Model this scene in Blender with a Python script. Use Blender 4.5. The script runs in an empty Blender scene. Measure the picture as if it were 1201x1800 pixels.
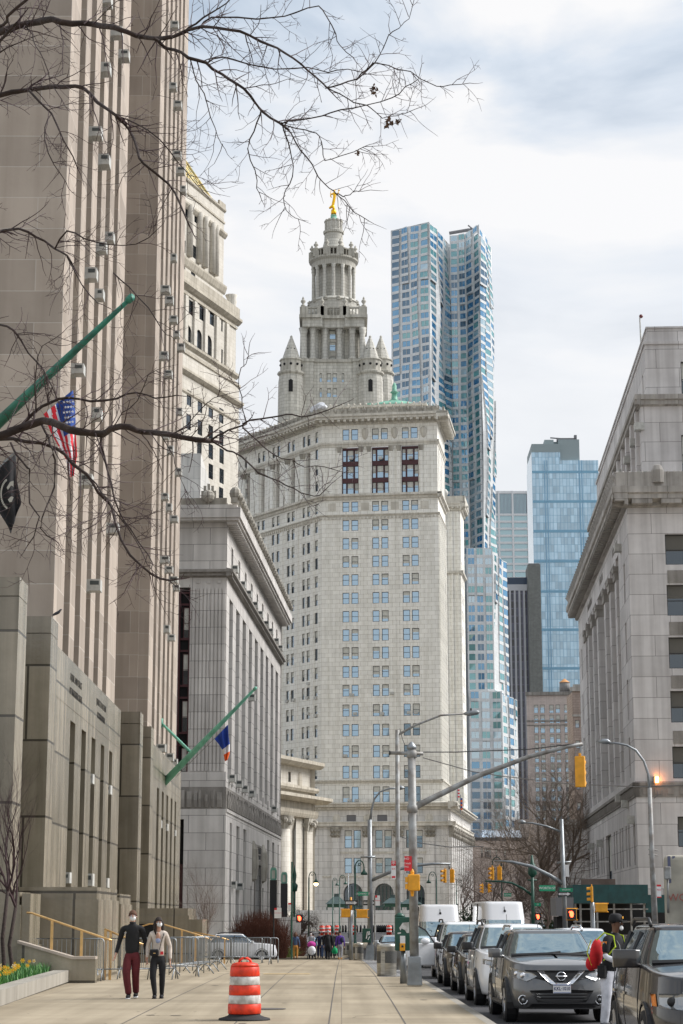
import bpy, bmesh, math, random
from math import sin, cos, tan, atan, pi, sqrt, radians, hypot, atan2
from mathutils import Vector, Matrix, noise
sc = bpy.context.scene
F = 3400.0; HZ = 1612.0; CH = 1.66
PIT = atan((HZ - 900) / F)
cam_d = bpy.data.cameras.new("camera"); cam = bpy.data.objects.new("camera", cam_d)
sc.collection.objects.link(cam); sc.camera = cam
cam.location = (0, 0, CH); cam.rotation_euler = (pi / 2 + PIT, 0, 0)
cam_d.sensor_fit = 'VERTICAL'; cam_d.sensor_height = 36.0; cam_d.lens = 36.0 * F / 1800.0
cam_d.clip_start = 0.5; cam_d.clip_end = 8000
SUN_EL, SUN_AZ = radians(42), radians(78)
w = bpy.data.worlds.new("World"); sc.world = w; w.use_nodes = True
nt = w.node_tree; nt.nodes.clear()
def N(tree, typ, **kw):
 n = tree.nodes.new(typ)
 for k, v in kw.items():
  if k.startswith('i_'): n.inputs[k[2:].replace('_', ' ')].default_value = v
  else: setattr(n, k, v)
 return n
L = nt.links.new
out = N(nt, 'ShaderNodeOutputWorld')
sky = N(nt, 'ShaderNodeTexSky', sky_type='NISHITA', sun_disc=False, sun_elevation=SUN_EL, sun_rotation=SUN_AZ)
bg1 = N(nt, 'ShaderNodeBackground'); bg1.inputs['Strength'].default_value = 0.09
L(sky.outputs[0], bg1.inputs['Color'])
tc = N(nt, 'ShaderNodeTexCoord'); sep = N(nt, 'ShaderNodeSeparateXYZ'); L(tc.outputs['Generated'], sep.inputs[0])
mp = N(nt, 'ShaderNodeMapping'); mp.inputs['Scale'].default_value = (2.2, 2.2, 6.5); mp.inputs['Location'].default_value = (1.15, .3, .55)
L(tc.outputs['Generated'], mp.inputs[0])
ns = N(nt, 'ShaderNodeTexNoise'); ns.inputs['Scale'].default_value = 1.9; ns.inputs['Detail'].default_value = 7; ns.inputs['Roughness'].default_value = .52
ns.inputs['Distortion'].default_value = .35
L(mp.outputs[0], ns.inputs['Vector'])
rp = N(nt, 'ShaderNodeValToRGB'); e = rp.color_ramp.elements
e[0].position = .40; e[0].color = (.40, .485, .585, 1); e[1].position = .60; e[1].color = (.94, .92, .895, 1)
e2 = rp.color_ramp.elements.new(.50); e2.color = (.66, .72, .79, 1)
L(ns.outputs[0], rp.inputs[0])
mr = N(nt, 'ShaderNodeMapRange'); mr.inputs['From Min'].default_value = .26; mr.inputs['From Max'].default_value = .44
mr.inputs['To Min'].default_value = 1.0; mr.inputs['To Max'].default_value = 0.0; L(sep.outputs['Z'], mr.inputs['Value'])
mx = N(nt, 'ShaderNodeMix', data_type='RGBA'); mx.inputs['B'].default_value = (.91, .89, .87, 1)
mul = N(nt, 'ShaderNodeMath', operation='MULTIPLY'); mul.inputs[1].default_value = .8
L(mr.outputs[0], mul.inputs[0]); L(mul.outputs[0], mx.inputs['Factor']); L(rp.outputs[0], mx.inputs['A'])
bg2 = N(nt, 'ShaderNodeBackground'); bg2.inputs['Strength'].default_value = .64; L(mx.outputs['Result'], bg2.inputs['Color'])
ms = N(nt, 'ShaderNodeMixShader'); ms.inputs[0].default_value = .86
L(bg1.outputs[0], ms.inputs[1]); L(bg2.outputs[0], ms.inputs[2]); L(ms.outputs[0], out.inputs[0])
sd = bpy.data.lights.new("sun", 'SUN'); sd.energy = 2.7; sd.angle = radians(35); sd.color = (1, .965, .93)
so = bpy.data.objects.new("sun", sd); sc.collection.objects.link(so)
sdir = Vector((cos(SUN_EL) * sin(SUN_AZ), cos(SUN_EL) * cos(SUN_AZ), sin(SUN_EL)))
so.rotation_euler = sdir.to_track_quat('Z', 'Y').to_euler(); so.location = (40, -20, 80)
vs = sc.view_settings; vs.view_transform = 'Standard'; vs.look = 'None'; vs.gamma = 1; vs.use_curve_mapping = False
vs.exposure = 0.84
sc.cycles.max_bounces = 6; sc.cycles.diffuse_bounces = 3; sc.cycles.glossy_bounces = 3; sc.cycles.transmission_bounces = 4
cp_, sp_ = cos(PIT), sin(PIT)
def ray(px, py):
 a = (px - 600.5) / F; b = (900 - py) / F
 return a, cp_ - b * sp_, sp_ + b * cp_
def atY(px, py, Y):
 r = ray(px, py); t = Y / r[1]; return Vector((r[0] * t, Y, CH + r[2] * t))
def az_of(vx): return atan((vx - 600.5) / F / (cp_ + (HZ - 900) / F * sp_))
KX = F * (cp_ + (HZ - 900) / F * sp_)
GP = [(-60, 0), (40, 0), (60, -.05), (80, -.25), (100, -.52), (120, -.85), (140, -1.12), (170, -1.25), (230, -.95), (300, -.42), (400, 0), (4000, 0)]
def gz(y):
 for (a, za), (b, zb) in zip(GP, GP[1:]):
  if y <= b:
   t = max(0, (y - a) / (b - a)); return za + (zb - za) * t
 return 0
class Fr:
 """vertical facade plane: x along it, y inward, z up"""
 def __init__(s, x0, y0, az, z0=0):
  s.o = (x0, y0); s.az = az; s.d = (sin(az), cos(az)); s.inn = (-cos(az), sin(az)); s.z0 = z0
  s.M = (s.d[0], s.inn[0], 0, x0, s.d[1], s.inn[1], 0, y0, 0, 0, 1, z0)
 def pix(s, px, py, off=0.0):
  r = ray(px, py); n = s.inn; X0, Y0 = s.o[0] + n[0] * off, s.o[1] + n[1] * off
  t = (n[0] * X0 + n[1] * Y0) / (n[0] * r[0] + n[1] * r[1])
  X, Y = r[0] * t, r[1] * t
  return (X - s.o[0]) * s.d[0] + (Y - s.o[1]) * s.d[1], CH + r[2] * t - s.z0
 def w(s, x, y, z): return Vector((s.o[0] + s.d[0] * x + s.inn[0] * y, s.o[1] + s.d[1] * x + s.inn[1] * y, z + s.z0))
 def sub(s, x, y, turn=0, z=0):
  p = s.w(x, y, 0); return Fr(p.x, p.y, s.az + turn, s.z0 + z)
 def ang(s): return pi / 2 - s.az
IDM = (1, 0, 0, 0, 0, 1, 0, 0, 0, 0, 1, 0)
COL = sc.collection
def thing(name, label, cat, loc=(0, 0, 0), group=None, rz=0, kind=None):
 o = bpy.data.objects.new(name, None); COL.objects.link(o); o.location = loc; o.rotation_euler = (0, 0, rz)
 o.empty_display_size = .3
 return tag(o, label, cat, group, kind)
def tag(o, label=None, cat=None, group=None, kind=None):
 if label: o['label'] = label
 if cat: o['category'] = cat
 if group: o['group'] = group
 if kind: o['kind'] = kind
 return o
def kids(o): return [c for c in CH_MAP.get(o.name, [])]
CH_MAP = {}
def setp(o, p):
 o.parent = p; CH_MAP.setdefault(p.name, []).append(o)
def dup(o, parent=None, loc=None, rz=None, label=None, scale=None):
 c = o.copy(); COL.objects.link(c)
 if parent: setp(c, parent)
 if loc is not None: c.location = loc
 if rz is not None: c.rotation_euler = (0, 0, rz)
 if scale: c.scale = (scale,) * 3
 if label: c['label'] = label
 for ch in kids(o): dup(ch, c)
 return c
class MB:
 def __init__(s, M=IDM): s.v = []; s.f = []; s.m = []; s.M = M.M if isinstance(M, Fr) else M; s.smooth = False
 def fr(s, M): s.M = M.M if isinstance(M, Fr) else M; return s
 def P(s, x, y, z):
  M = s.M; s.v.append((M[0] * x + M[1] * y + M[2] * z + M[3], M[4] * x + M[5] * y + M[6] * z + M[7], M[8] * x + M[9] * y + M[10] * z + M[11]))
  return len(s.v) - 1
 def face(s, idx, m=0): s.f.append(tuple(idx)); s.m.append(m)
 def quad(s, a, b, c, d, m=0): s.face([s.P(*a), s.P(*b), s.P(*c), s.P(*d)], m)
 def poly(s, pts, m=0): s.face([s.P(*p) for p in pts], m)
 def box(s, x0, x1, y0, y1, z0, z1, m=0):
  i = [s.P(*p) for p in ((x0, y0, z0), (x1, y0, z0), (x1, y1, z0), (x0, y1, z0), (x0, y0, z1), (x1, y0, z1), (x1, y1, z1), (x0, y1, z1))]
  for q in ((0, 3, 2, 1), (4, 5, 6, 7), (0, 1, 5, 4), (1, 2, 6, 5), (2, 3, 7, 6), (3, 0, 4, 7)): s.face([i[k] for k in q], m)
 def prism(s, pts, z0, z1, m=0, top=None):
  n = len(pts); top = top or pts
  a = [s.P(x, y, z0) for x, y in pts]; b = [s.P(x, y, z1) for x, y in top]
  s.face(a[::-1], m); s.face(b, m)
  for k in range(n): s.face([a[k], a[(k + 1) % n], b[(k + 1) % n], b[k]], m)
 def xprism(s, pts, x0, x1, m=0):
  n = len(pts); a = [s.P(x0, y, z) for y, z in pts]; b = [s.P(x1, y, z) for y, z in pts]
  s.face(a[::-1], m); s.face(b, m)
  for k in range(n): s.face([a[k], a[(k + 1) % n], b[(k + 1) % n], b[k]], m)
 def lathe(s, prof, cx=0, cy=0, n=16, m=0, a0=0.0, a1=2 * pi, capb=True, capt=True):
  full = abs(a1 - a0 - 2 * pi) < 1e-6; k = n if full else n + 1
  rows = []
  for r, z in prof:
   rows.append([s.P(cx + r * cos(a0 + (a1 - a0) * i / n), cy + r * sin(a0 + (a1 - a0) * i / n), z) for i in range(k)])
  for A, B in zip(rows, rows[1:]):
   for i in range(n):
    j = (i + 1) % k if full else i + 1
    s.face([A[i], A[j], B[j], B[i]], m)
  if full and capb and prof[0][0] > 1e-4: s.face(rows[0][::-1], m)
  if full and capt and prof[-1][0] > 1e-4: s.face(rows[-1], m)
 def cyl(s, cx, cy, z0, z1, r0, r1=None, n=12, m=0): s.lathe([(r0, z0), (r0 if r1 is None else r1, z1)], cx, cy, n, m)
 def tube(s, pts, rad, n=6, m=0, cap=True):
  pts = [Vector(p) for p in pts]
  if not hasattr(rad, '__len__'): rad = [rad] * len(pts)
  rows = []; up = None
  for i, p in enumerate(pts):
   t = (pts[min(i + 1, len(pts) - 1)] - pts[max(i - 1, 0)])
   if t.length < 1e-9: t = Vector((0, 0, 1))
   t.normalize()
   if up is None: up = Vector((0, 0, 1)) if abs(t.z) < .9 else Vector((1, 0, 0))
   u = t.cross(up)
   if u.length < 1e-4: u = t.orthogonal()
   u.normalize(); v = t.cross(u); up = -v if False else up
   rows.append([s.P(*(p + (u * cos(2 * pi * k / n) + v * sin(2 * pi * k / n)) * rad[i])) for k in range(n)])
  for A, B in zip(rows, rows[1:]):
   for k in range(n): s.face([A[k], A[(k + 1) % n], B[(k + 1) % n], B[k]], m)
  if cap: s.face(rows[0][::-1], m); s.face(rows[-1], m)
 def sphere(s, c, r, n=10, k=6, m=0, sx=1, sy=1, sz=1):
  rows = []
  for j in range(k + 1):
   a = -pi / 2 + pi * j / k; rr = max(cos(a), 1e-3) * r
   rows.append([s.P(c[0] + rr * cos(2 * pi * i / n) * sx, c[1] + rr * sin(2 * pi * i / n) * sy, c[2] + sin(a) * r * sz) for i in range(n)])
  for A, B in zip(rows, rows[1:]):
   for i in range(n): s.face([A[i], A[(i + 1) % n], B[(i + 1) % n], B[i]], m)
 def wall(s, x0, x1, z0, z1, holes, depth=.3, m=0, y=0.0, mr=None):
  """flat wall facing -y with rectangular holes (a,b,c,d) and reveals"""
  mr = m if mr is None else mr
  hs = [(max(a, x0), min(b, x1), max(c, z0), min(d, z1)) for a, b, c, d in holes if b > x0 and a < x1 and d > z0 and c < z1]
  zs = sorted({z0, z1} | {h[2] for h in hs} | {h[3] for h in hs}); runs = []
  for za, zb in zip(zs, zs[1:]):
   if zb - za < 1e-6: continue
   cov = sorted((h[0], h[1]) for h in hs if h[2] <= za + 1e-6 and h[3] >= zb - 1e-6)
   cur = x0; seg = []
   for a, b in cov:
    if a > cur + 1e-6: seg.append((cur, a))
    cur = max(cur, b)
   if x1 > cur + 1e-6: seg.append((cur, x1))
   runs.append((za, zb, seg))
  merged = []
  for r in runs:
   if merged and merged[-1][2] == r[2]: merged[-1] = (merged[-1][0], r[1], r[2])
   else: merged.append(r)
  for za, zb, seg in merged:
   for a, b in seg: s.quad((a, y, za), (b, y, za), (b, y, zb), (a, y, zb), m)
  Y = y + depth
  for a, b, c, d in hs:
   s.quad((a, y, c), (a, Y, c), (a, Y, d), (a, y, d), mr); s.quad((b, Y, c), (b, y, c), (b, y, d), (b, Y, d), mr)
   s.quad((a, Y, d), (b, Y, d), (b, y, d), (a, y, d), mr); s.quad((a, y, c), (b, y, c), (b, Y, c), (a, Y, c), mr)
 def cut(s):
  if not hasattr(s, 'cuts'): s.cuts = []
  s.cuts.append(len(s.f))
 def pieces(s, name, mats, parent, smooth=False):
  """one object for every run of faces between cut() marks"""
  cs_ = sorted(set([0] + getattr(s, 'cuts', []) + [len(s.f)])); outs = []
  for a, b in zip(cs_, cs_[1:]):
   if b <= a: continue
   q = MB(); used = {}
   for f, m in zip(s.f[a:b], s.m[a:b]):
    nf = []
    for i in f:
     if i not in used: used[i] = len(q.v); q.v.append(s.v[i])
     nf.append(used[i])
    q.f.append(tuple(nf)); q.m.append(m)
   outs.append(q.build(name, mats, parent, smooth))
  return outs
 def build(s, name, mats, parent=None, smooth=False):
  if not s.f: return None
  me = bpy.data.meshes.new(name); ox = (0, 0, 0); R = None
  if parent is not None and not getattr(s, 'local', False):
   W = WM(parent).inverted(); vv = [tuple(W @ Vector(p)) for p in s.v]
  else: vv = s.v
  me.from_pydata(vv, [], s.f)
  for q in (mats if isinstance(mats, (list, tuple)) else [mats]): me.materials.append(q)
  me.polygons.foreach_set('material_index', s.m)
  if smooth: me.polygons.foreach_set('use_smooth', [True] * len(s.f))
  uv(me)
  o = bpy.data.objects.new(name, me); COL.objects.link(o)
  if parent is not None: setp(o, parent)
  return o
def WM(o):
 m = Matrix.Translation(o.location) @ o.rotation_euler.to_matrix().to_4x4()
 return WM(o.parent) @ m if o.parent else m
def uv(me):
 l = me.uv_layers.new(name='UVMap'); data = l.data; vs_ = me.vertices
 buf = [0.0] * (2 * len(me.loops)); lv = [lp.vertex_index for lp in me.loops]
 co = [v.co for v in vs_]
 for p in me.polygons:
  n = p.normal
  if abs(n.z) > .8: tx, ty = 1, 0; flat = True
  else:
   h = hypot(n.x, n.y) or 1; tx, ty = -n.y / h, n.x / h; flat = False
  for li in p.loop_indices:
   c = co[lv[li]]
   if flat: buf[2 * li] = c.x; buf[2 * li + 1] = c.y
   else: buf[2 * li] = c.x * tx + c.y * ty; buf[2 * li + 1] = c.z
 data.foreach_set('uv', buf)
def mat(name, col, rough=.7, metal=0.0, spec=.5, emit=None, es=1.0, coat=0, alpha=None):
 m = bpy.data.materials.new(name); m.use_nodes = True; t = m.node_tree; b = t.nodes['Principled BSDF']
 b.inputs['Base Color'].default_value = (*col, 1); b.inputs['Roughness'].default_value = rough
 b.inputs['Metallic'].default_value = metal; b.inputs['Specular IOR Level'].default_value = spec
 b.inputs['Coat Weight'].default_value = coat
 if emit: b.inputs['Emission Color'].default_value = (*emit, 1); b.inputs['Emission Strength'].default_value = es
 return m
def dirty(name, col, rough=.7, metal=0.0, amt=.35, scale=3.0, bump=.0, spec=.5, coat=0, col2=None, coords='Object', stretch=(1, 1, 1)):
 m = mat(name, col, rough, metal, spec, coat=coat); t = m.node_tree; b = t.nodes['Principled BSDF']
 c = N(t, 'ShaderNodeTexCoord'); mpn = N(t, 'ShaderNodeMapping'); mpn.inputs['Scale'].default_value = stretch
 n = N(t, 'ShaderNodeTexNoise'); n.inputs['Scale'].default_value = scale; n.inputs['Detail'].default_value = 6
 t.links.new(c.outputs[coords], mpn.inputs[0]); t.links.new(mpn.outputs[0], n.inputs['Vector'])
 r = N(t, 'ShaderNodeValToRGB'); k = 1 - amt
 c2 = col2 or tuple(x * k for x in col)
 r.color_ramp.elements[0].position = .32; r.color_ramp.elements[0].color = (*c2, 1)
 r.color_ramp.elements[1].position = .66; r.color_ramp.elements[1].color = (*[min(1, x * (1 + amt * .35)) for x in col], 1)
 t.links.new(n.outputs[0], r.inputs[0]); t.links.new(r.outputs[0], b.inputs['Base Color'])
 if bump:
  bp = N(t, 'ShaderNodeBump'); bp.inputs['Strength'].default_value = bump; bp.inputs['Distance'].default_value = .05
  t.links.new(n.outputs[0], bp.inputs['Height']); t.links.new(bp.outputs[0], b.inputs['Normal'])
 return m
def stone(name, col, bw=1.2, bh=.6, mortar=.012, mcol=None, var=.12, streak=.25, rough=.8, spec=.3, off=.5, grime=None, bump=.15):
 """ashlar: brick texture in metres plus mottling and vertical rain streaks"""
 m = mat(name, col, rough, 0, spec); t = m.node_tree; b = t.nodes['Principled BSDF']; K = t.links.new
 c = N(t, 'ShaderNodeTexCoord')
 br = N(t, 'ShaderNodeTexBrick'); br.offset = off; br.inputs['Scale'].default_value = 1
 br.inputs['Brick Width'].default_value = bw; br.inputs['Row Height'].default_value = bh; br.inputs['Mortar Size'].default_value = mortar
 br.inputs['Mortar Smooth'].default_value = .2
 br.inputs['Color1'].default_value = (*[x * (1 + var * .5) for x in col], 1)
 br.inputs['Color2'].default_value = (*[x * (1 - var) for x in col], 1)
 br.inputs['Mortar'].default_value = (*(mcol or [x * .45 for x in col]), 1)
 K(c.outputs['UV'], br.inputs['Vector'])
 n1 = N(t, 'ShaderNodeTexNoise'); n1.inputs['Scale'].default_value = .35; n1.inputs['Detail'].default_value = 9; n1.inputs['Roughness'].default_value = .62
 K(c.outputs['UV'], n1.inputs['Vector'])
 mp2 = N(t, 'ShaderNodeMapping'); mp2.inputs['Scale'].default_value = (1.7, .07, 1); K(c.outputs['UV'], mp2.inputs[0])
 n2 = N(t, 'ShaderNodeTexNoise'); n2.inputs['Scale'].default_value = 1.0; n2.inputs['Detail'].default_value = 6; K(mp2.outputs[0], n2.inputs['Vector'])
 m1 = N(t, 'ShaderNodeMapRange'); m1.inputs['From Min'].default_value = .3; m1.inputs['From Max'].default_value = .7
 m1.inputs['To Min'].default_value = 1 - streak; m1.inputs['To Max'].default_value = 1.06; K(n1.outputs[0], m1.inputs[0])
 m2 = N(t, 'ShaderNodeMapRange'); m2.inputs['From Min'].default_value = .35; m2.inputs['From Max'].default_value = .6
 m2.inputs['To Min'].default_value = 1 - streak; m2.inputs['To Max'].default_value = 1.03; K(n2.outputs[0], m2.inputs[0])
 mm = N(t, 'ShaderNodeMath', operation='MULTIPLY'); K(m1.outputs[0], mm.inputs[0]); K(m2.outputs[0], mm.inputs[1])
 g = grime or (.62, .60, .55)
 cr = N(t, 'ShaderNodeMix', data_type='RGBA'); cr.inputs['A'].default_value = (*[x * .55 for x in g], 1); cr.inputs['B'].default_value = (1, 1, 1, 1)
 K(mm.outputs[0], cr.inputs['Factor'])
 mu = N(t, 'ShaderNodeMix', data_type='RGBA', blend_type='MULTIPLY'); mu.inputs['Factor'].default_value = 1
 K(br.outputs[0], mu.inputs['A']); K(cr.outputs['Result'], mu.inputs['B']); K(mu.outputs['Result'], b.inputs['Base Color'])
 if bump:
  nf = N(t, 'ShaderNodeTexNoise'); nf.inputs['Scale'].default_value = 9; nf.inputs['Detail'].default_value = 3; K(c.outputs['UV'], nf.inputs['Vector'])
  ad = N(t, 'ShaderNodeMath', operation='SUBTRACT'); K(nf.outputs[0], ad.inputs[0]); K(br.outputs['Fac'], ad.inputs[1])
  bp = N(t, 'ShaderNodeBump'); bp.inputs['Strength'].default_value = bump; bp.inputs['Distance'].default_value = .03
  K(ad.outputs[0], bp.inputs['Height']); K(bp.outputs[0], b.inputs['Normal'])
 return m
def glass(name, col=(.05, .07, .09), rough=.04, refl=.45, tint=(.75, .85, .95), wob=.0):
 """window glass seen from outside: dark room behind a reflecting pane"""
 m = bpy.data.materials.new(name); m.use_nodes = True; t = m.node_tree; t.nodes.clear(); K = t.links.new
 o = N(t, 'ShaderNodeOutputMaterial'); d = N(t, 'ShaderNodeBsdfDiffuse'); g = N(t, 'ShaderNodeBsdfGlossy')
 d.inputs['Color'].default_value = (*col, 1); g.inputs['Color'].default_value = (*tint, 1); g.inputs['Roughness'].default_value = rough
 lw = N(t, 'ShaderNodeLayerWeight'); lw.inputs['Blend'].default_value = .35
 mr_ = N(t, 'ShaderNodeMapRange'); mr_.inputs['To Min'].default_value = refl; mr_.inputs['To Max'].default_value = min(1, refl + .45)
 K(lw.outputs['Fresnel'], mr_.inputs[0]); x = N(t, 'ShaderNodeMixShader')
 K(mr_.outputs[0], x.inputs[0]); K(d.outputs[0], x.inputs[1]); K(g.outputs[0], x.inputs[2]); K(x.outputs[0], o.inputs[0])
 if wob:
  c = N(t, 'ShaderNodeTexCoord'); n = N(t, 'ShaderNodeTexNoise'); n.inputs['Scale'].default_value = wob; bp = N(t, 'ShaderNodeBump')
  bp.inputs['Strength'].default_value = .12; bp.inputs['Distance'].default_value = .3
  K(c.outputs['Object'], n.inputs['Vector']); K(n.outputs[0], bp.inputs['Height']); K(bp.outputs[0], g.inputs['Normal'])
 return m
class Wins:
 """window openings of one building: the 100 that show largest are parts of their own, the rest one part"""
 cache = {}
 def __init__(s, parent, mats, name='window'): s.p = parent; s.mats = mats; s.l = []; s.name = name
 def add(s, fr, a, b, c, d, depth, style=0, seed=None): s.l.append((fr, a, b, c, d, depth, style, seed))
 @staticmethod
 def geo(mb, a, b, c, d, y, style, rnd):
  w_, h = b - a, d - c; t = min(.07, w_ * .09) * (1.5 if style == 4 else 1)
  G = 1 if rnd.random() < .75 else 2
  mb.box(a, a + t, y - .05, y + .05, c, d, 0); mb.box(b - t, b, y - .05, y + .05, c, d, 0)
  mb.box(a + t, b - t, y - .05, y + .05, c, c + t, 0); mb.box(a + t, b - t, y - .05, y + .05, d - t, d, 0)
  if style in (0, 1, 4): mb.box(a + t, b - t, y - .04, y + .05, c + h * .48, c + h * .48 + t * .8, 0)
  if style == 1: mb.box(a + w_ / 2 - t * .4, a + w_ / 2 + t * .4, y - .04, y + .04, c + t, c + h * .48, 0)
  if style == 3:
   for q in (1 / 3, 2 / 3): mb.box(a + w_ * q - t, a + w_ * q + t, y - .05, y + .05, c + t, d - t, 0)
   mb.box(a + t, b - t, y - .06, y + .03, c + h * .55, c + h * .55 + t, 0)
  u = rnd.random(); bl = 0 if u < (.6 if style == 4 else .35) else (.25 + .5 * rnd.random())
  gy = y + .02
  if bl: 
   zb = d - h * bl
   mb.quad((a, gy, c), (b, gy, c), (b, gy, zb), (a, gy, zb), G); mb.quad((a, gy, zb), (b, gy, zb), (b, gy, d), (a, gy, d), 3)
  else: mb.quad((a, gy, c), (b, gy, c), (b, gy, d), (a, gy, d), G)
 def finish(s, lim=100):
  def key(t):
   fr, a, b, c, d = t[:5]; p = fr.w((a + b) / 2, 0, (c + d) / 2); dist = (p - Vector((0, 0, CH))).length
   vis = abs((-p.x * (-fr.inn[0]) + -p.y * (-fr.inn[1])) / (dist + 1e-6))
   return -(b - a) * (d - c) * vis / dist ** 2
  l = sorted(s.l, key=key)
  for k, (fr, a, b, c, d, dep, st, seed) in enumerate(l[:lim]):
   var = random.randrange(4); ky = (round(b - a, 2), round(d - c, 2), st, var, s.name, s.mats[0].name)
   me = Wins.cache.get(ky)
   if me is None:
    mb = MB(); Wins.geo(mb, -(b - a) / 2, (b - a) / 2, 0, d - c, 0, st, random.Random(var * 7 + 3)); mb.local = True
    me = bpy.data.meshes.new(s.name); me.from_pydata(mb.v, [], mb.f)
    for q in s.mats: me.materials.append(q)
    me.polygons.foreach_set('material_index', mb.m); uv(me); Wins.cache[ky] = me
   o = bpy.data.objects.new(s.name, me); COL.objects.link(o); setp(o, s.p)
   p = fr.w((a + b) / 2, dep, c); W = WM(s.p).inverted() @ (Matrix.Translation(p) @ Matrix.Rotation(fr.ang(), 4, 'Z'))
   o.location = W.to_translation(); o.rotation_euler = W.to_euler()
  if len(l) > lim:
   mb = MB()
   for (fr, a, b, c, d, dep, st, seed) in l[lim:]:
    mb.fr(fr); Wins.geo(mb, a, b, c, d, dep, st, random)
   o = mb.build(s.name, s.mats, s.p); o['kind'] = 'stuff'
def text_mesh(txt, size, depth=.004, align='CENTER', bold=0.0):
 cu = bpy.data.curves.new('t', 'FONT'); cu.body = txt; cu.size = size; cu.align_x = align; cu.align_y = 'CENTER'
 cu.extrude = depth; cu.offset = bold; cu.resolution_u = 2
 o = bpy.data.objects.new('t', cu); COL.objects.link(o); bpy.context.view_layer.update()
 me = bpy.data.meshes.new_from_object(o.evaluated_get(bpy.context.evaluated_depsgraph_get()))
 bpy.data.objects.remove(o); return me
def add_text(txt, size, M4, m, parent, name='lettering', depth=.004, align='CENTER', bold=0.0, sx=1):
 me = text_mesh(txt, size, depth, align, bold); me.materials.clear(); me.materials.append(m)
 me.transform(Matrix.Diagonal((sx, 1, 1, 1)))
 me.transform(WM(parent).inverted() @ M4); o = bpy.data.objects.new(name, me); COL.objects.link(o); setp(o, parent); return o
def face_M(fr, x, y, z):
 """matrix for text lying on a facade plane (reading along +x, facing -y)"""
 p = fr.w(x, y, z); X = Vector((fr.d[0], fr.d[1], 0)); Z = Vector((0, 0, 1)); Nn = X.cross(Z)
 return Matrix(((X.x, Z.x, Nn.x, p.x), (X.y, Z.y, Nn.y, p.y), (X.z, Z.z, Nn.z, p.z), (0, 0, 0, 1)))
random.seed(11)
M_ = {}
M_['frame_dk'] = mat('window frame dark', (.03, .03, .032), .5)
M_['frame_red'] = mat('window frame oxblood', (.07, .018, .023), .5)
M_['glass'] = glass('glass', (.03, .045, .06), refl=.32, wob=.25)
M_['glass_sky'] = glass('glass bright', (.06, .12, .17), refl=.50, tint=(.58, .76, .92), wob=.2)
M_['glass_dk'] = glass('glass dark', (.012, .015, .018), refl=.10, wob=.3)
M_['blind'] = dirty('roller blind', (.62, .62, .57), .8, amt=.2, scale=2)
M_['ac'] = dirty('air conditioner casing', (.50, .50, .47), .5, amt=.2, scale=5); M_['ac_g'] = mat('air conditioner grille', (.06, .07, .07), .6)
M_['A'] = stone('brown limestone', (.42, .36, .305), 2.7, 1.17, .012, (.56, .52, .47), .24, .20, grime=(.62, .56, .50), off=.37, bump=.08)
M_['Abase'] = stone('polished granite', (.32, .28, .215), 2.3, 2.35, .04, (.07, .06, .045), .22, .5, rough=.24, spec=.7, grime=(.36, .36, .24), off=.3)
M_['B'] = stone('grey granite', (.66, .635, .605), 2.6, 1.28, .02, (.2, .19, .185), .12, .26, grime=(.5, .49, .46))
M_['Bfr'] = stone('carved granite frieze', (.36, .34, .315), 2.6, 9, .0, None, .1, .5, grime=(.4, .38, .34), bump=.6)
M_['C'] = stone('pinkish grey limestone', (.70, .68, .67), 3.1, 1.62, .02, (.24, .22, .22), .14, .26, off=.4, grime=(.5, .47, .46))
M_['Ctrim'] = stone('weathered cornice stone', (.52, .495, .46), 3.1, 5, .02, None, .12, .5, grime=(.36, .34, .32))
M_['D'] = stone('cream granite blocks', (.88, .865, .81), 1.5, .95, .03, (.50, .47, .40), .06, .17, grime=(.62, .58, .44), off=.5)
M_['Dlow'] = stone('pale grey granite', (.76, .745, .72), 2.1, 1.3, .03, (.36, .35, .33), .08, .2, grime=(.52, .5, .46))
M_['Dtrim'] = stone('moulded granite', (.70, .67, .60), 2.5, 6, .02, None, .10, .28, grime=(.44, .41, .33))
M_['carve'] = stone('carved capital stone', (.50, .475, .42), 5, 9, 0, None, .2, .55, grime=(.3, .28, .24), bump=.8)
M_['louver'] = mat('louvre grey', (.16, .16, .17), .5)
M_['copper'] = dirty('verdigris copper', (.22, .44, .33), .7, amt=.35, scale=1.2, col2=(.10, .27, .21))
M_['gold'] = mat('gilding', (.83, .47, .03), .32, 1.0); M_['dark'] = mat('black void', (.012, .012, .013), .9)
WS = lambda fr='frame_dk', g='glass', g2='glass_dk', b='blind': [M_[fr], M_[g], M_[g2], M_[b]]
M_['blind_dk'] = mat('drawn dark shade', (.13, .125, .11), .8)
def ac_unit(parent, fr, s, z, w_=.66, h=.43, out_=.5):
 mb = MB(fr); mb.box(s - w_ / 2, s + w_ / 2, -out_, .25, z, z + h, 0)
 mb.box(s - w_ / 2 - .03, s + w_ / 2 + .03, -.05, .2, z - .04, z, 0)
 o = mb.build('air_conditioner', M_['ac'], parent)
 g = MB(fr); g.box(s - w_ / 2 - .012, s - w_ / 2 + .01, -out_ + .06, -.08, z + h * .5, z + h - .07, 0)
 g.build('grille', M_['ac_g'], o)
 return o
FA = Fr(-9.3, 0, az_of(570)); A0 = FA.w(62, 0, 0)
A = thing('court_building', 'tall brown limestone court building with cream piers and polished granite base on the left', 'building', A0)
OPN = [(2.56, 4.16), (5.65, 7.17), (8.9, 10.34), (11.89, 13.47), (15.09, 16.61)]
BOP = [(2.6, 4.0), (5.85, 7.2), (9.0, 10.3), (12.15, 13.4), (15.2, 16.4)]
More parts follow.
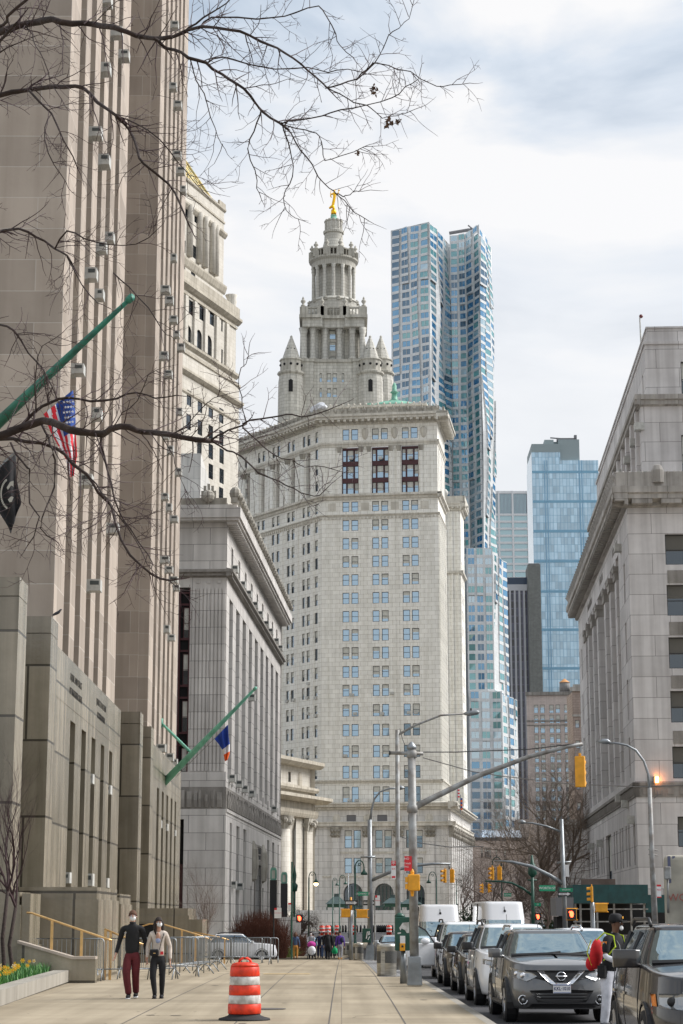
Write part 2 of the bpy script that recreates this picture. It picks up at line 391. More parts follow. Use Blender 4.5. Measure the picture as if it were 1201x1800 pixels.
acs = [(184,3),(198,60),(214,110),(180,120),(163,245),(179,295),(191,427),(175,445),(155.5,491),(169.6,518),(130,651),(166,733),(144,849),(191.6,933),(157.4,1033),
 (302,50),(298,147),(306,183),(306,280),(312,304),(320,345),(302,457),(285,513),(293,534),(299.7,564),(308.4,597),(315.7,623),(282.5,629),(290.6,662),(312,728),(288.5,770),(297,798),(312,840),(286.7,877),(294.8,897),(302.8,919),
 (284.5,987),(294.5,1009),(301,1025),(309,1041),(291.6,1111),(298.7,1125),(279.7,1319),(295.3,1335),(303,1343),(151,1371),(183.5,1391),(270.7,1447),(284,1455),(294.4,1462),(302,1466),(101,1542),(142.3,1548),(176.7,1552)]
for k, s0 in enumerate((65.57, 101.6)):
 s1 = s0 + 19.95; TT = 82
 mb = MB(FA); ops = [(s0 + a, s0 + b, 10.5, TT) for a, b in OPN]
 mb.wall(s0, s1, 10.3, TT, ops, .95, y=.0)
 for a, b, c, d in ops: mb.quad((a, .95, 10.4), (b, .95, 10.4), (b, .95, d), (a, .95, d), 1)
 nf = FA.sub(s0, 0, pi / 2)
 mb.fr(nf); mb.quad((-22, 0, -.5), (0, 0, -.5), (0, 0, TT), (-22, 0, TT))
 mb.quad((-22, 19.95, TT), (0, 19.95, TT), (0, 19.95, 10), (-22, 19.95, 10)); mb.quad((-22, 0, TT), (0, 0, TT), (0, 19.95, TT), (-22, 19.95, TT))
 mb.quad((-22, 19.95, -1), (-22, 0, -1), (-22, 0, TT), (-22, 19.95, TT))
 mb.box(-3.2, -.55, -.12, 0, 10.9, TT, 0) if k else mb.box(-30, -3.2, -.12, 0, 10.9, TT, 0)
 mb.build('wing_wall', [M_['A'], M_['A']], A)
 W_ = Wins(A, WS(g='glass_dk', g2='glass')); 
 for a, b in OPN:
  z = 11.2
  while z < 60: W_.add(FA, s0 + a + .1, s0 + b - .1, z, z + 2.3, .88, 0); z += 3.75
 W_.finish(50)
 mb = MB(FA); bs0 = s0 - 3.2; ops = [(s0 + a, s0 + b, 2.6 - (.6 if k else 0), 8.45) for a, b in BOP]
 mb.wall(bs0, s1 - .5 + (.6 if k else 0), -1.4, 10.55, ops, .9, y=-.35)
 for a, b, c, d in ops: mb.quad((a, .5, c), (b, .5, c), (b, .5, d), (a, .5, d), 1)
 e1 = s1 - .5 + (.6 if k else 0)
 mb.quad((bs0, -.35, 10.55), (e1, -.35, 10.55), (e1, .3, 10.55), (bs0, .3, 10.55))
 mb.quad((e1, -.35, -1.4), (e1, .6, -1.4), (e1, .6, 10.55), (e1, -.35, 10.55)); mb.quad((bs0, 4, -1.4), (bs0, -.35, -1.4), (bs0, -.35, 10.55), (bs0, 4, 10.55))
 mb.box(bs0, s1 - .5, -.362, -.35, 8.86, 8.9, 0)
 mb.build('base_wall', [M_['Abase'], M_['glass_dk']], A)
 for (s, lat, th, wd, zt, inset) in ((52.9, 8.46, 1.5, 1.9, 10.9, 0), (60.4, 8.62, 1.6, 6, 10.95, 0)):
  fr = FA.sub(s + 36.0 * k, 9.3 - lat and -(9.3 - lat), pi / 2); mb = MB(fr)
  mb.box(-wd - 3, 0, 0, th, -1.4, zt - .55, 0); mb.box(-wd - 3, .0, -.02, th + .02, zt - .53, zt, 0)
  if s > 55: mb.box(-wd - 3, -.35, th, th + 5, -1.4, zt - .4, 0)
  mb.build('pylon', M_['Abase'], A)
mb = MB(FA); mb.box(85, 102, 17, 18, -1, 82, 0); mb.build('court_wall', M_['A'], A)
rr_ac = random.Random(2)
for (x, y) in acs:
 s, z = FA.pix(x, y); 
 if s < 62: continue
 k = 0 if s < 95 else 1; s0 = (65.57, 101.6)[k]; rel = s - s0; OO = OPN if z > 10.5 else BOP
 c = min(OO, key=lambda t: abs((t[0] + t[1]) / 2 - rel)); ac_unit(A, FA, s0 + (c[0] + c[1]) / 2, z - .2, rr_ac.uniform(.52, .72), rr_ac.uniform(.36, .46), rr_ac.uniform(.3, .5))
try:
 for i, ln in enumerate(('EQUAL AND EXACT', 'JUSTICE TO ALL MEN', 'OF WHATEVER STATE', 'OR PERSUASION')):
  add_text(ln, .36, face_M(FA, 69.5 + (i % 2) * 8.0, -.355, 9.95 - (i // 2) * .5), M_['dark'], A, 'inscription', .004)
except Exception as ex: print('text', ex)
def stone_block(label, boxes, fr, m='Abase', name='stoop_wall', cat='stone wall'):
 o = thing(name, label, cat, fr.w(boxes[0][1], 0, 0))
 mb = MB(fr)
 for b in boxes: mb.box(*b)
 mb.build('wall_block', M_[m], o)
 cp = MB(fr); b = boxes[0]; cp.box(b[0], b[1] - .06, b[2] - .0 + .06, b[3], b[5] + .001, b[5] + .34, 0); cp.build('coping', M_[m], o); return o
n55 = FA.sub(55.5, 0, pi / 2)
stone_block('large dark granite stoop wall behind the gold handrail and the tree planter', [(-9, 2.95, 0, 5.5, -.3, 2.15)], n55)
stone_block('second granite stoop block just right of and behind the large stoop wall', [(-6, 2.35, 0, 4, -.6, 2.1)], FA.sub(67.5, 0, pi / 2))
stone_block('long granite terrace wall with a small square vent, behind the masked woman', [(-6, 3.0, 0, 6, -1.2, 1.72), (3.0, 3.62, .15, 5, -1.2, 1.55)], FA.sub(92, 0, pi / 2))
v = thing('wall_vent', 'small square dark vent grille set in the granite terrace wall', 'vent', FA.sub(92, 0, pi / 2).w(.9, -.02, 1.1))
mb = MB(FA.sub(92, 0, pi / 2)); mb.box(.55, 1.35, -.03, .0, .75, 1.35, 0); mb.build('vent_panel', M_['dark'], v)
mb = MB(FA.sub(92, 0, pi / 2))
for a, b, c, d in ((.45, .55, .65, 1.45), (1.35, 1.45, .65, 1.45), (.55, 1.35, .65, .75), (.55, 1.35, 1.35, 1.45)): mb.box(a, b, -.05, .0, c, d)
mb.build('vent_frame', M_['Abase'], v)
st = thing('entrance_stair', 'granite entrance stair with a sloping cheek wall leading up to the court building', 'stairs', FA.w(52, 2.5, 0))
fs = FA.sub(52, 0, pi / 2); mb = MB(fs)
sp2 = fs.pix(152, 1662); 
mb.fr(fs)
def cheek(mb, pts, y0, y1):
 a = [mb.P(x, y0, z) for x, z in pts]; b = [mb.P(x, y1, z) for x, z in pts]; n = len(pts)
 mb.face(a, 0); mb.face(b[::-1], 0)
 for k in range(n): mb.face([a[k], b[k], b[(k + 1) % n], a[(k + 1) % n]], 0)
xl, zl = fs.pix(31, 1658); xm, zm = fs.pix(127, 1686); xr, zr = fs.pix(168, 1690)
cheek(mb, [(xl - .0, -.2), (xr, -.2), (xr, zm), (xm, zm), (xl, zl)], 0, .4); mb.build('cheek_wall', M_['Abase'], st)
mb = MB(fs); cheek(mb, [(xl, zl), (xm, zm), (xr, zm), (xr, zm + .07), (xm, zm + .07), (xl, zl + .07)], -.05, .45); mb.build('coping', M_['A'], st)
mb = MB(fs)
for k in range(7): mb.box(xl - 1.5, xr + .25 - .36 * k, .45, 3.4, -.2 + .16 * k, -.04 + .16 * k)
mb.build('steps', M_['Abase'], st)
stone_block('tall granite pier at the left end of the sloping stair wall, behind the bare sapling', [(fs.pix(-10, 1600)[0] - 2, fs.pix(33, 1560)[0], .5, 2.5, -.2, fs.pix(33, 1570)[1] - .3), (fs.pix(33, 1570)[0], fs.pix(48, 1570)[0], .6, 2.5, -.2, fs.pix(40, 1570)[1])], fs, name='stair_pier', cat='stone pier')
M_['brass'] = dirty('gilded handrail', (.72, .46, .20), .35, .75, amt=.2, scale=6)
def handrail(label, fr, pts, posts, zb, r=.028):
 o = thing('handrail', label, 'handrail', fr.w(pts[0][0], 0, 0), 'gold handrails by the court stairs'); mb = MB(fr)
 mb.tube([(x, 0, z) for x, z in pts], r, 8); mb.build('rail', M_['brass'], o, True)
 for x in posts:
  zt = None
  for (xa, za), (xb, zb_) in zip(pts, pts[1:]):
   if min(xa, xb) - 1e-3 <= x <= max(xa, xb) + 1e-3: zt = za + (zb_ - za) * (x - xa) / (xb - xa + 1e-9)
  mb = MB(fr); mb.box(x - .035, x + .035, -.03, .03, zb(x) if callable(zb) else zb, (zt or 1) - .01); mb.build('post', M_['brass'], o)
 return o
fh = FA.sub(52.3, 0, pi / 2); hp = [fh.pix(*p) for p in ((47, 1604), (56, 1605), (190, 1651), (197, 1653))]
handrail('longest gold handrail sloping down over the stone cheek wall beside the planter', fh, hp, [fh.pix(92, 1620)[0], fh.pix(144, 1637)[0]], lambda x: .6 if x < fh.pix(100, 1620)[0] else .35)
fh2 = FA.sub(54.8, 0, pi / 2); hp = [fh2.pix(*p) for p in ((184, 1633), (225, 1650), (262, 1664))]
handrail('gold handrail emerging from behind the large stoop wall, above the masked man in black', fh2, hp, [fh2.pix(186, 1634)[0], fh2.pix(195, 1640)[0]], -.05)
fh3 = FA.sub(78, 0, pi / 2); hp = [fh3.pix(*p) for p in ((232, 1634), (263, 1624), (285, 1624), (345, 1642), (372, 1652))]
handrail('gold handrail rising behind the masked woman along the terrace wall', fh3, hp, [fh3.pix(320, 1640)[0], fh3.pix(344, 1644)[0]], -.3)
fh4 = FA.sub(88, 0, pi / 2); hp = [fh4.pix(*p) for p in ((340, 1638), (375, 1645), (402, 1652))]
handrail('farthest gold handrail descending to the right behind the row of steel barriers', fh4, hp, [fh4.pix(345, 1640)[0], fh4.pix(395, 1650)[0]], -.4)
bx = (391.5 - 600.5) / KX * 145
FB = Fr(bx, 145, az_of(764)); FBn = FB.sub(0, 0, pi / 2)
B = thing('office_building', 'grey granite office building with fluted corner, tall bays and shell cresting on its cornice', 'building', FB.w(0, 0, -1.2))
LB = 52.5; yl = -.16
pz = lambda x, y, f=FB, o=0: f.pix(x, y, o)
lo = []
for x0, x1, yt in ((404.5, 408, 1444), (415.8, 421.5, 1450), (428, 433.5, 1457), (470, 473.5, 1479.5), (479, 482.5, 1484), (488.5, 490, 1489)):
 a, zt = pz(x0, yt, o=yl); b = pz(x1, yt + (x1 - x0) * .5, o=yl)[0]; lo.append((a, b, .2, 8.65))
dA, dB = pz(448, 1485, o=yl)[0], pz(458, 1490, o=yl)[0]; lo.append((dA, dB, -1.0, 6.1))
for x0, x1 in ((440.8, 443), (461.5, 463.8)): lo.append((pz(x0, 1520, o=yl)[0], pz(x1, 1520, o=yl)[0], -.4, 4.2))
mb = MB(FB); mb.wall(yl and -.0 + yl, LB, -1.3, 9.5, lo, 1.0, y=yl)
mb.quad((yl, yl, 9.5), (LB, yl, 9.5), (LB, .2, 9.5), (yl, .2, 9.5))
mb.box(0, LB, yl - .08, yl - .002, 9.3, 9.52, 0); mb.box(-.25, LB, yl - .25, yl - .002, -1.3, .35, 0)
mb.fr(FBn); hN = [(FBn.pix(309, 1440)[0], FBn.pix(324, 1440)[0], -.9, FBn.pix(316, 1440)[1])]
mb.wall(-16, 0 - yl, -1.3, 9.5, hN, .6, y=yl); mb.quad((-16, yl, 9.5), (-yl, yl, 9.5), (-yl, .2, 9.5), (-16, .2, 9.5)); mb.box(-16, .25, yl - .25, yl - .002, -1.3, .35, 0)
mb.build('lower_wall', M_['B'], B)
mb = MB(FB); mb.wall(yl, LB, 9.52, 11.12, [], .1, y=yl + .02); mb.fr(FBn); mb.wall(-16, -yl, 9.52, 11.12, [], .1, y=yl + .02)
rr = random.Random(4)
for fr, a0, a1 in ((FB, .5, LB - .5), (FBn, -12, -.4)):
 x = a0
 while x < a1:
  mb.fr(fr); hh = rr.uniform(.9, 1.35); ww = rr.uniform(.18, .4)
  mb.xprism([(yl - .07, 9.62), (yl - .13, 9.62 + hh * .5), (yl - .05, 9.6 + hh), (yl + .02, 9.6 + hh), (yl + .02, 9.6)], x, x + ww); x += ww + rr.uniform(.08, .3)
mb.box
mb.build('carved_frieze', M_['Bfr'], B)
up = []
for x0, x1 in ((403.3, 409.7), (415.3, 421.7), (427, 433), (438.3, 443.7), (448.7, 454), (458.7, 463.8), (468, 472.5), (477, 481.3), (485.3, 489.7)):
 up.append((pz(x0, 1080)[0], pz(x1, 1080)[0], 11.9, 25.7))
at = []
for x in (407.5, 420, 431.5, 442.5, 452.5, 462, 471.3, 479.5, 487): a = pz(x, 1080)[0]; at.append((a - .75, a + .75, 27.7, 29.9))
mb = MB(FB); mb.wall(0, LB, 11.12, 31.2, up + at, 1.3)
for a, b, c, d in up:
 mb.box(b + .15, b + .75, -.12, .0, 11.5, 12.3, 0)
mb.fr(FBn); nw0, nw1 = FBn.pix(312, 1200)[0], FBn.pix(332.5, 1200)[0]
mb.wall(-16, 0, 11.12, 31.2, [(nw0, nw1, 11.6, 26.2)], .5)
fx0, fx1 = FBn.pix(337, 1100)[0], -.06; nfl = 9
for k in range(nfl): a = fx0 + (fx1 - fx0) * k / nfl; mb.box(a + .05, a + (fx1 - fx0) / nfl - .04, -.09, -.002, 12.3, 26.1, 0)
mb.box(-16, .12, -.12, -.002, 11.13, 12.25, 0)
for k in range(3): mb.box(-2.3 + k * .8, -2.05 + k * .8, -.07, 0, 26.5, 26.75)
mb.build('upper_wall', M_['B'], B)
for a, b, c, d in up:
 mb2 = MB(FB); mb2.quad((a, 1.28, c), (b, 1.28, c), (b, 1.28, d), (a, 1.28, d))
 mb2.build('window_bay', M_['louver'], B)
mb = MB(FB)
prof = [(0, 26.95), (-.35, 27.05), (-.35, 27.2), (-.55, 27.3), (-.55, 27.5), (0, 27.62)]
mb.xprism(prof, -.5, LB); mb.fr(FBn); mb.xprism(prof, -16, .45)
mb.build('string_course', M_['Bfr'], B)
mb = MB(FB); mb.box(-.95, LB + .8, -.95, 6, 31.2, 31.4); mb.box(-1.1, LB + .95, -1.1, 6, 31.4, 32.2); mb.box(-.8, LB + .6, -.8, 6, 32.2, 32.45)
x = -.6
while x < LB: mb.box(x, x + .34, -.8, -.02, 30.95, 31.2); x += .8
mb.fr(FBn); mb.box(-16, -5.95, -.95, 0, 31.2, 31.4); mb.box(-16, -5.95, -1.1, 0, 31.4, 32.2); mb.box(-16, -5.95, -.8, 0, 32.2, 32.45)
mb.build('cornice', M_['B'], B)
mb = MB(FB); x = -1.2
while x < LB + .6:
 mb.cut(); mb.box(x - .28, x + .28, -.9, -.4, 32.45, 32.85); mb.sphere((x, -.7, 33.2), .5, 8, 6, 0, .85, .9, 1.05); mb.sphere((x, -1.1, 32.85), .26, 6, 4)
 x += 1.45
mb.fr(FBn)
for xx in (-1.4, -4.2, -7):
 mb.cut()
 for q in range(5): a = pi * (q + .5) / 5; mb.box(xx + .5 * cos(a) - .1, xx + .5 * cos(a) + .1, -.7, -.5, 32.45, 33.3 + .8 * sin(a))
 mb.sphere((xx, -.8, 33.1), .5, 10, 6); mb.box(xx - 1.4, xx + 1.4, -.65, -.45, 32.4, 33.0)
mb.pieces('antefix', M_['carve'], B)
mb = MB(FB); mb.quad((0, 0, 32.7), (LB, 0, 32.7), (LB, 16, 32.7), (0, 16, 32.7)); mb.quad((LB, -.1, -1.5), (LB, 16, -1.5), (LB, 16, 31.4), (LB, -.1, 31.4)); mb.box(4, 44, 6, 14, 32.7, 35); mb.build('roof', M_['B'], B)
W_ = Wins(B, WS('frame_red', 'glass_dk', 'glass'))
for a, b, c, d in lo[:6]: W_.add(FB, a, b, c, d, .8, 2)
for a, b, c, d in lo[7:]: W_.add(FB, a, b, c, d, .5, 2)
for a, b, c, d in at: W_.add(FB, a, b, c, d, 1.0, 2)
z = 11.7
while z < 25.5: W_.add(FBn, nw0 + .35, nw1 - .1, z, z + 2.35, .35, 0); z += 3.55
W_.add(FBn, hN[0][0] + .1, hN[0][1] - .1, -.5, 1.7, .45, 0); W_.finish()
mb = MB(FBn); mb.quad((nw0, .45, 11.6), (nw1, .45, 11.6), (nw1, .45, 26.2), (nw0, .45, 26.2)); mb.quad((hN[0][0], .55, -1), (hN[0][1], .55, -1), (hN[0][1], .55, 9), (hN[0][0], .55, 9))
mb.box(nw0, nw0 + .12, .1, .44, 11.6, 26.2, 1); mb.box(nw1 - .1, nw1, .1, .44, 11.6, 26.2, 1)
z = 14.2
while z < 25.5: mb.box(nw0 + .12, nw1 - .1, .3, .44, z, z + .16, 1); mb.box(nw0 + .12, nw1 - .1, .3, .44, z + .9, z + 1.05, 1); z += 3.55
mb.box(hN[0][0] + .1, hN[0][1] - .1, .4, .53, 2.4, 5.5, 1)
mb.build('spandrel_panels', [M_['dark'], M_['frame_red']], B)
mb = MB(FB); mb.box(dA - .35, dA, yl - .1, .1 + yl, -1, 7.8); mb.box(dB, dB + .35, yl - .1, .1 + yl, -1, 7.8); mb.box(dA, dB, yl - .1, .1 + yl, 6.1, 6.5); mb.box(dA, dB, yl - .1, yl + .1, 7.6, 7.8)
mb.box(dA + .3, dB - .3, yl - .07, yl + .0, 7.1, 7.5, 1); mb.box(dA + .8, dB - .8, yl - .07, yl, 6.6, 6.95, 1)
d_ = mb.build('door_surround', [M_['Bfr'], M_['dark']], B)
mb = MB(FB); mb.quad((dA, .8, -1), (dB, .8, -1), (dB, .8, 6.1), (dA, .8, 6.1)); mb.box(dA + .9, dA + 1.1, .6, .8, -1, 6); mb.box(dB - 1.1, dB - .9, .6, .8, -1, 6); mb.build('door', M_['glass_dk'], B)
for xx in (dA - 1.9, dB + 1.9):
 mb = MB(FB); mb.lathe([(.05, 4.6), (.35, 4.8), (.5, 6), (.42, 7.3), (.1, 8.0)], xx, yl - .05, 10, 0); mb.build('carved_medallion', M_['carve'], B)
for (x, y) in ((403, 1370), (415.8, 1380), (426, 1389), (438, 1397), (478, 1424), (408, 1003), (421.5, 1030.5), (432.5, 1046.5), (444, 1066), (453, 1082), (464, 1099), (471.5, 1112), (482, 1129), (489, 1141), (438.6, 1228), (417, 1560), (404.5, 1557)):
 s, z = FB.pix(x, y); ac_unit(B, FB, s, z - .2, .8, .55, .5)
cx0 = (1124.5 - 600.5) / KX * 150
FC = Fr(cx0, 150, az_of(790) + pi); FCn = FC.sub(0, 0, -pi / 2)
C = thing('health_building', 'pinkish grey limestone building with scalloped cornice, on the right behind the sidewalk shed', 'building', FC.w(0, 0, -1.1))
LC = 59
def cs(x, y=1300, o=0): return FC.pix(x, y, o)[0]
lo = []
for a, b in ((145, 155), (178, 188), (196, 207), (222, 233), (240, 252), (275, 285), (297, 307), (413, 425), (438, 450), (475, 487), (500, 513), (540, 553), (567, 582), (622, 640)):
 s1, s2 = cs(1010 + a / 6, 1460), cs(1010 + b / 6, 1460); lo += [(s1, s2, 5.6, 8.9), (s1, s2, -.6, 4.1)]
da, db = cs(1065, 1470), cs(1074.3, 1470); lo.append((da, db, 4.6, 8.9))
mb = MB(FC); mb.wall(-LC, 0, -1.3, 10.7, lo, .45)
hn = [(FCn.pix(1192, 1460)[0], 5.6, 6.9, 9.2)]
mb.fr(FCn); mb.wall(0, 30, -1.3, 10.7, hn + [(9, 11.6, 6.9, 9.2)], .35)
mb.build('lower_wall', M_['C'], C)
mb = MB(FC); mb.box(-LC, .1, -.1, .3, 10.7, 11.55); mb.box(-LC, .22, -.22, .3, 11.55, 11.8)
x = -LC + .6
while x < -.4: mb.box(x, x + .42, -.17, -.09, 10.85, 11.4); x += .85
mb.fr(FCn); mb.box(-.1, 30, -.1, .3, 10.7, 11.55); mb.box(-.22, 30, -.22, .3, 11.55, 11.8)
x = .5
while x < 12: mb.lathe([(.28, 0), (.22, .05)], 0, 0, 4) if 0 else mb.box(x, x + .5, -.16, -.09, 10.9, 11.35); x += .95
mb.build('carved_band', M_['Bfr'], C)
pil = [cs(x, y) for x, y in ((1082, 989), (1072, 1010), (1063, 1031), (1050, 1057), (1042, 1074), (1034, 1091), (1029, 1103))]
edges = [-9.2] + []; bays = []; cur = -9.0
for p in pil: bays.append((p + .2, cur)); cur = p - 1.5
bays = [b for b in bays if b[1] - b[0] > .8]
narrow = [(-4.6, -3.4, z, z + 3.2) for z in (12.4, 17.0, 21.6, 26.4)] + [(-55.6, -54.4, z, z + 3.2) for z in (12.4, 17, 21.6, 26.4)]
mb = MB(FC); mb.wall(-LC, 0, 11.8, 33.4, [(a, b, 12.4, 31.3) for a, b in bays] + narrow, 1.15)
mb.fr(FCn); x0n = FCn.pix(1176, 1150)[0]; ww = 3.6
bigs = [(x0n + k * 6.2, x0n + k * 6.2 + ww, z, z + 2.45) for k in range(4) for z in (12.1, 16.4, 20.6, 24.75, 28.8)]
mb.wall(0, 30, 11.8, 33.4, bigs, .35); mb.build('middle_wall', M_['C'], C)
mb = MB(FCn)
for k in range(2):
 for z in (15.3, 19.6, 23.8, 27.9):
  mb.cut(); xc = x0n + k * 6.2 + ww / 2; mb.box(x0n + k * 6.2 + .1, x0n + k * 6.2 + ww - .1, -.05, 0, z - .55, z + .45)
  M2 = FCn.sub(xc, -.05, 0); mb.fr(M2)
  ring = [(.5 * cos(pi / 8 + pi / 4 * q), z - .05 + .5 * sin(pi / 8 + pi / 4 * q)) for q in range(8)]
  for q in range(8):
   (ax, az_), (bx_, bz_) = ring[q], ring[(q + 1) % 8]; mb.quad((ax, -.06, az_), (bx_, -.06, bz_), (bx_ * .82, -.06, z - .05 + (bz_ - z + .05) * .82), (ax * .82, -.06, z - .05 + (az_ - z + .05) * .82))
  mb.sphere((0, -.02, z - .05), .2, 8, 5); mb.fr(FCn)
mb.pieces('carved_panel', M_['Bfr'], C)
for p in pil:
 mb = MB(FC); mb.box(p - 1.62, p + .32, -.22, .6, 30.3, 30.75); mb.box(p - 1.55, p + .25, -.14, .6, 29.6, 30.3); mb.build('capital', M_['Ctrim'], C)
for a, b in bays:
 mb = MB(FC); mb.quad((a, 1.1, 12.4), (b, 1.1, 12.4), (b, 1.1, 31.3), (a, 1.1, 31.3))
 mid = (a + b) / 2
 mb.build('recessed_bay', M_['C'], C)
W_ = Wins(C, WS(g='glass', g2='glass_dk'))
for q in lo: W_.add(FC, *q, .3, 2)
for q in narrow: W_.add(FC, *q, .5, 2)
for a, b in bays:
 for z in (12.7, 16.5, 20.3, 24.1, 27.7): W_.add(FC, a + .5, b - .5, z, z + 2.6, 1.0, 0)
for q in bigs + hn + [(9, 11.6, 6.9, 9.2)]: pass
Wn = Wins(C, WS(g='glass_dk', g2='glass_dk', b='blind_dk'))
for q in bigs + hn + [(9, 11.6, 6.9, 9.2)]: Wn.add(FCn, *q, .28, 1)
Wn.finish()
mb = MB(FC); CP = [(0, 33.4), (-.3, 33.5), (-.3, 33.8), (-1.1, 33.95), (-1.1, 34.3), (-1.25, 34.4), (-1.25, 34.9), (0, 35)]
mb.xprism(CP, -LC - 1.0, 1.2); x = -LC - 1
while x < .9: mb.box(x, x + .55, -1.05, -.31, 33.72, 33.96); x += .95
mb.fr(FCn); mb.xprism(CP, -1.2, 30); x = .3
while x < 20: mb.box(x, x + 1.6, -1.08, -.31, 33.55, 33.94); x += 2.3
mb.build('cornice', M_['Ctrim'], C)
mb = MB(FC); mb.box(-LC - .8, .9, -1.0, -.7, 34.9, 35.55); x = -LC - .6
while x < .9: mb.xprism([(-.95, 35.3), (-1.35, 35.9), (-1.15, 36.05), (-.9, 35.8), (-.75, 35.5)], x - .09, x + .09); x += 1.5
mb.fr(FCn); mb.box(-.9, 30, -1.0, -.7, 34.9, 36.1); x = -.8
while x < 25: mb.lathe([(.18, 36.0), (.16, 36.1), (.02, 36.2)], x, -.85, 8); x += .5
mb.lathe([(.5, 35.2), (.5, 36.2), (.3, 36.6), (.05, 36.7)], 2.4, -.9, 10); mb.build('cresting', M_['Ctrim'], C)
mb = MB(FC); mb.box(-LC, 0, .0, 20, 34.8, 34.95); mb.quad((-LC, 0, -1.3), (-LC, 20, -1.3), (-LC, 20, 34.9), (-LC, 0, 34.9)); mb.build('roof_deck', M_['C'], C)
F2 = FC.sub(-2.6, 1.6); F2n = F2.sub(0, 0, -pi / 2)
zc2 = F2n.pix(1136, 702)[1]; zt3 = F2n.pix(1150, 574, 1.2)[1]
a2 = [(-5.2 - 4.4 * k, -2.7 - 4.4 * k, 36.2, 38.9) for k in range(11)]; a2b = [(-5.2 - 4.4 * k, -2.7 - 4.4 * k, 40.4, zc2 - 1.4) for k in range(11)]
mb = MB(F2); nar2 = [(-1.9, -1.1, 35.6, 37.2), (-1.9, -1.1, 39.4, 41.4)] if zc2 > 43 else [(-1.9, -1.1, 35.6, 37.4)]
zz = zc2 - .6
mb.wall(-LC + 4, 0, 34.9, zz, [(a, b, 35.4, zz - 1.2) for a, b, _, _ in a2] + nar2, .9)
for a, b, _, _ in a2: mb.quad((a, .88, 35.4), (b, .88, 35.4), (b, .88, zz - 1.2), (a, .88, zz - 1.2)); mb.box(b + .35, b + 1.2, -.3, 0, 35, zz)
mb.fr(F2n); x2 = F2n.pix(1198, 780)[0]; mb.wall(0, 27, 34.9, zz, [(x2, x2 + 3, zz - 5.6, zz - 2.4), (x2 + 6, x2 + 9, zz - 5.6, zz - 2.4)], .35); mb.build('attic_wall', M_['C'], C)
for a, b, _, _ in a2: W_.add(F2, a + .3, b - .3, 36, zz - 1.8, .8, 0)
for q in nar2: W_.add(F2, *q, .4, 2)
for q in ((x2, x2 + 3, zz - 5.6, zz - 2.4), (x2 + 6, x2 + 9, zz - 5.6, zz - 2.4)): W_.add(F2n, *q, .28, 1)
W_.finish()
mb = MB(F2); P2 = [(0, zz), (-.35, zz + .1), (-.35, zz + .45), (-.5, zz + .5), (-.5, zz + .9), (0, zz + .95)]
mb.xprism(P2, -LC + 4, .48); mb.fr(F2n); mb.xprism(P2, -.48, 27); mb.fr(F2); mb.box(-LC + 4, 0, 0, 17, zz + .85, zz + .94); mb.build('attic_cornice', M_['Ctrim'], C)
F3 = F2.sub(-1.0, .6); F3n = F3.sub(0, 0, -pi / 2); z3a = zz + .95; zt3 = F3n.pix(1148, 573)[1]
mb = MB(F3); hs = [(-2.6, -1.9, z3a, z3a + 2.6), (-5.6, -4.9, z3a, z3a + 1.4), (-5.0 - 4.4, -4.3 - 4.4, z3a, z3a + 1.4)]
mb.wall(-LC + 6, 0, z3a, zt3 - 1.6, hs, .4); mb.fr(F3n); x3 = F3n.pix(1197, 650)[0]; mb.wall(0, 25, z3a, zt3 - 1.6, [(x3, x3 + 3, z3a + .2, z3a + 3.1)], .35)
mb.fr(F3); mb.box(-LC + 6, .12, -.12, 12, zt3 - 1.6, zt3 - 1.35); mb.box(-LC + 6.4, -.25, .25, 12, zt3 - 1.35, zt3 - .15); mb.box(-LC + 6.3, -.15, .15, 12, zt3 - .15, zt3)
mb.build('top_storey', M_['C'], C)
W3 = Wins(C, WS(g='glass_dk', g2='glass_dk')); [W3.add(F3, *q, .35, 2) for q in hs]; W3.add(F3n, x3, x3 + 3, z3a + .2, z3a + 3.1, .28, 1); W3.finish()
for (x, y, f) in ((1127, 757, F2), (1119, 785, F2), (1108, 815, F2), (1134, 843, F2), (1098, 838, F2), (1092, 970, FC), (1093.5, 1410, FC), (1105, 1420, FC), (1115, 1448, FC), (1059, 1488, FC), (1043, 1493, FC)):
 s, z = f.pix(x, y); ac_unit(C, f, s, z, .9, .6, .55)
add_text('BOARD OF', 1.3, face_M(FCn, 9.5, -.012, 32.4), M_['Bfr'], C, 'inscription', .01)
for i, wd in enumerate(('HOSPITALS', 'HEALTH', 'SANITATION')): add_text(wd, 1.0, face_M(FC, -12 - i * 15, -.012, 32.3), M_['Bfr'], C, 'inscription', .01)
fp = thing('roof_flagpole', 'thin white flagpole with a dark ball rising above the right hand roofline', 'flagpole', atY(1131, 640, 185))
p0 = fp.location; mb = MB(); mb.tube([(p0.x, p0.y, p0.z - 6), (p0.x - .2, p0.y, atY(1127, 558, 185).z)], [.16, .07], 8); mb.build('pole', M_['ac'], fp); mb = MB(); q = atY(1127, 556, 185); mb.sphere(q, .2, 10, 6); mb.build('ball_finial', mat('finial', (.12, .02, .02), .4), fp)
fl = thing('floodlight', 'lit orange sodium floodlight on the right building, beside the curved street lamp', 'lamp', FCn.pix(1153, 1371) and FCn.w(FCn.pix(1153, 1371)[0], -.3, FCn.pix(1153, 1371)[1]))
q = fl.location; mb = MB(); mb.box(q.x - .22, q.x - .1, q.y - .1, q.y + .3, q.z - .3, q.z + .25); mb.tube([(q.x, q.y + .25, q.z - .3), (q.x + .1, q.y + .1, q.z - 1.2), (q.x - .2, q.y + .1, q.z - 1.4)], .04, 6); mb.build('housing', M_['louver'], fl)
mb = MB(); mb.box(q.x - .1, q.x + .16, q.y - .22, q.y + .1, q.z - .22, q.z + .22); mb.build('lens', mat('sodium lamp', (1, .5, .2), .5, emit=(1, .33, .09), es=9), fl)
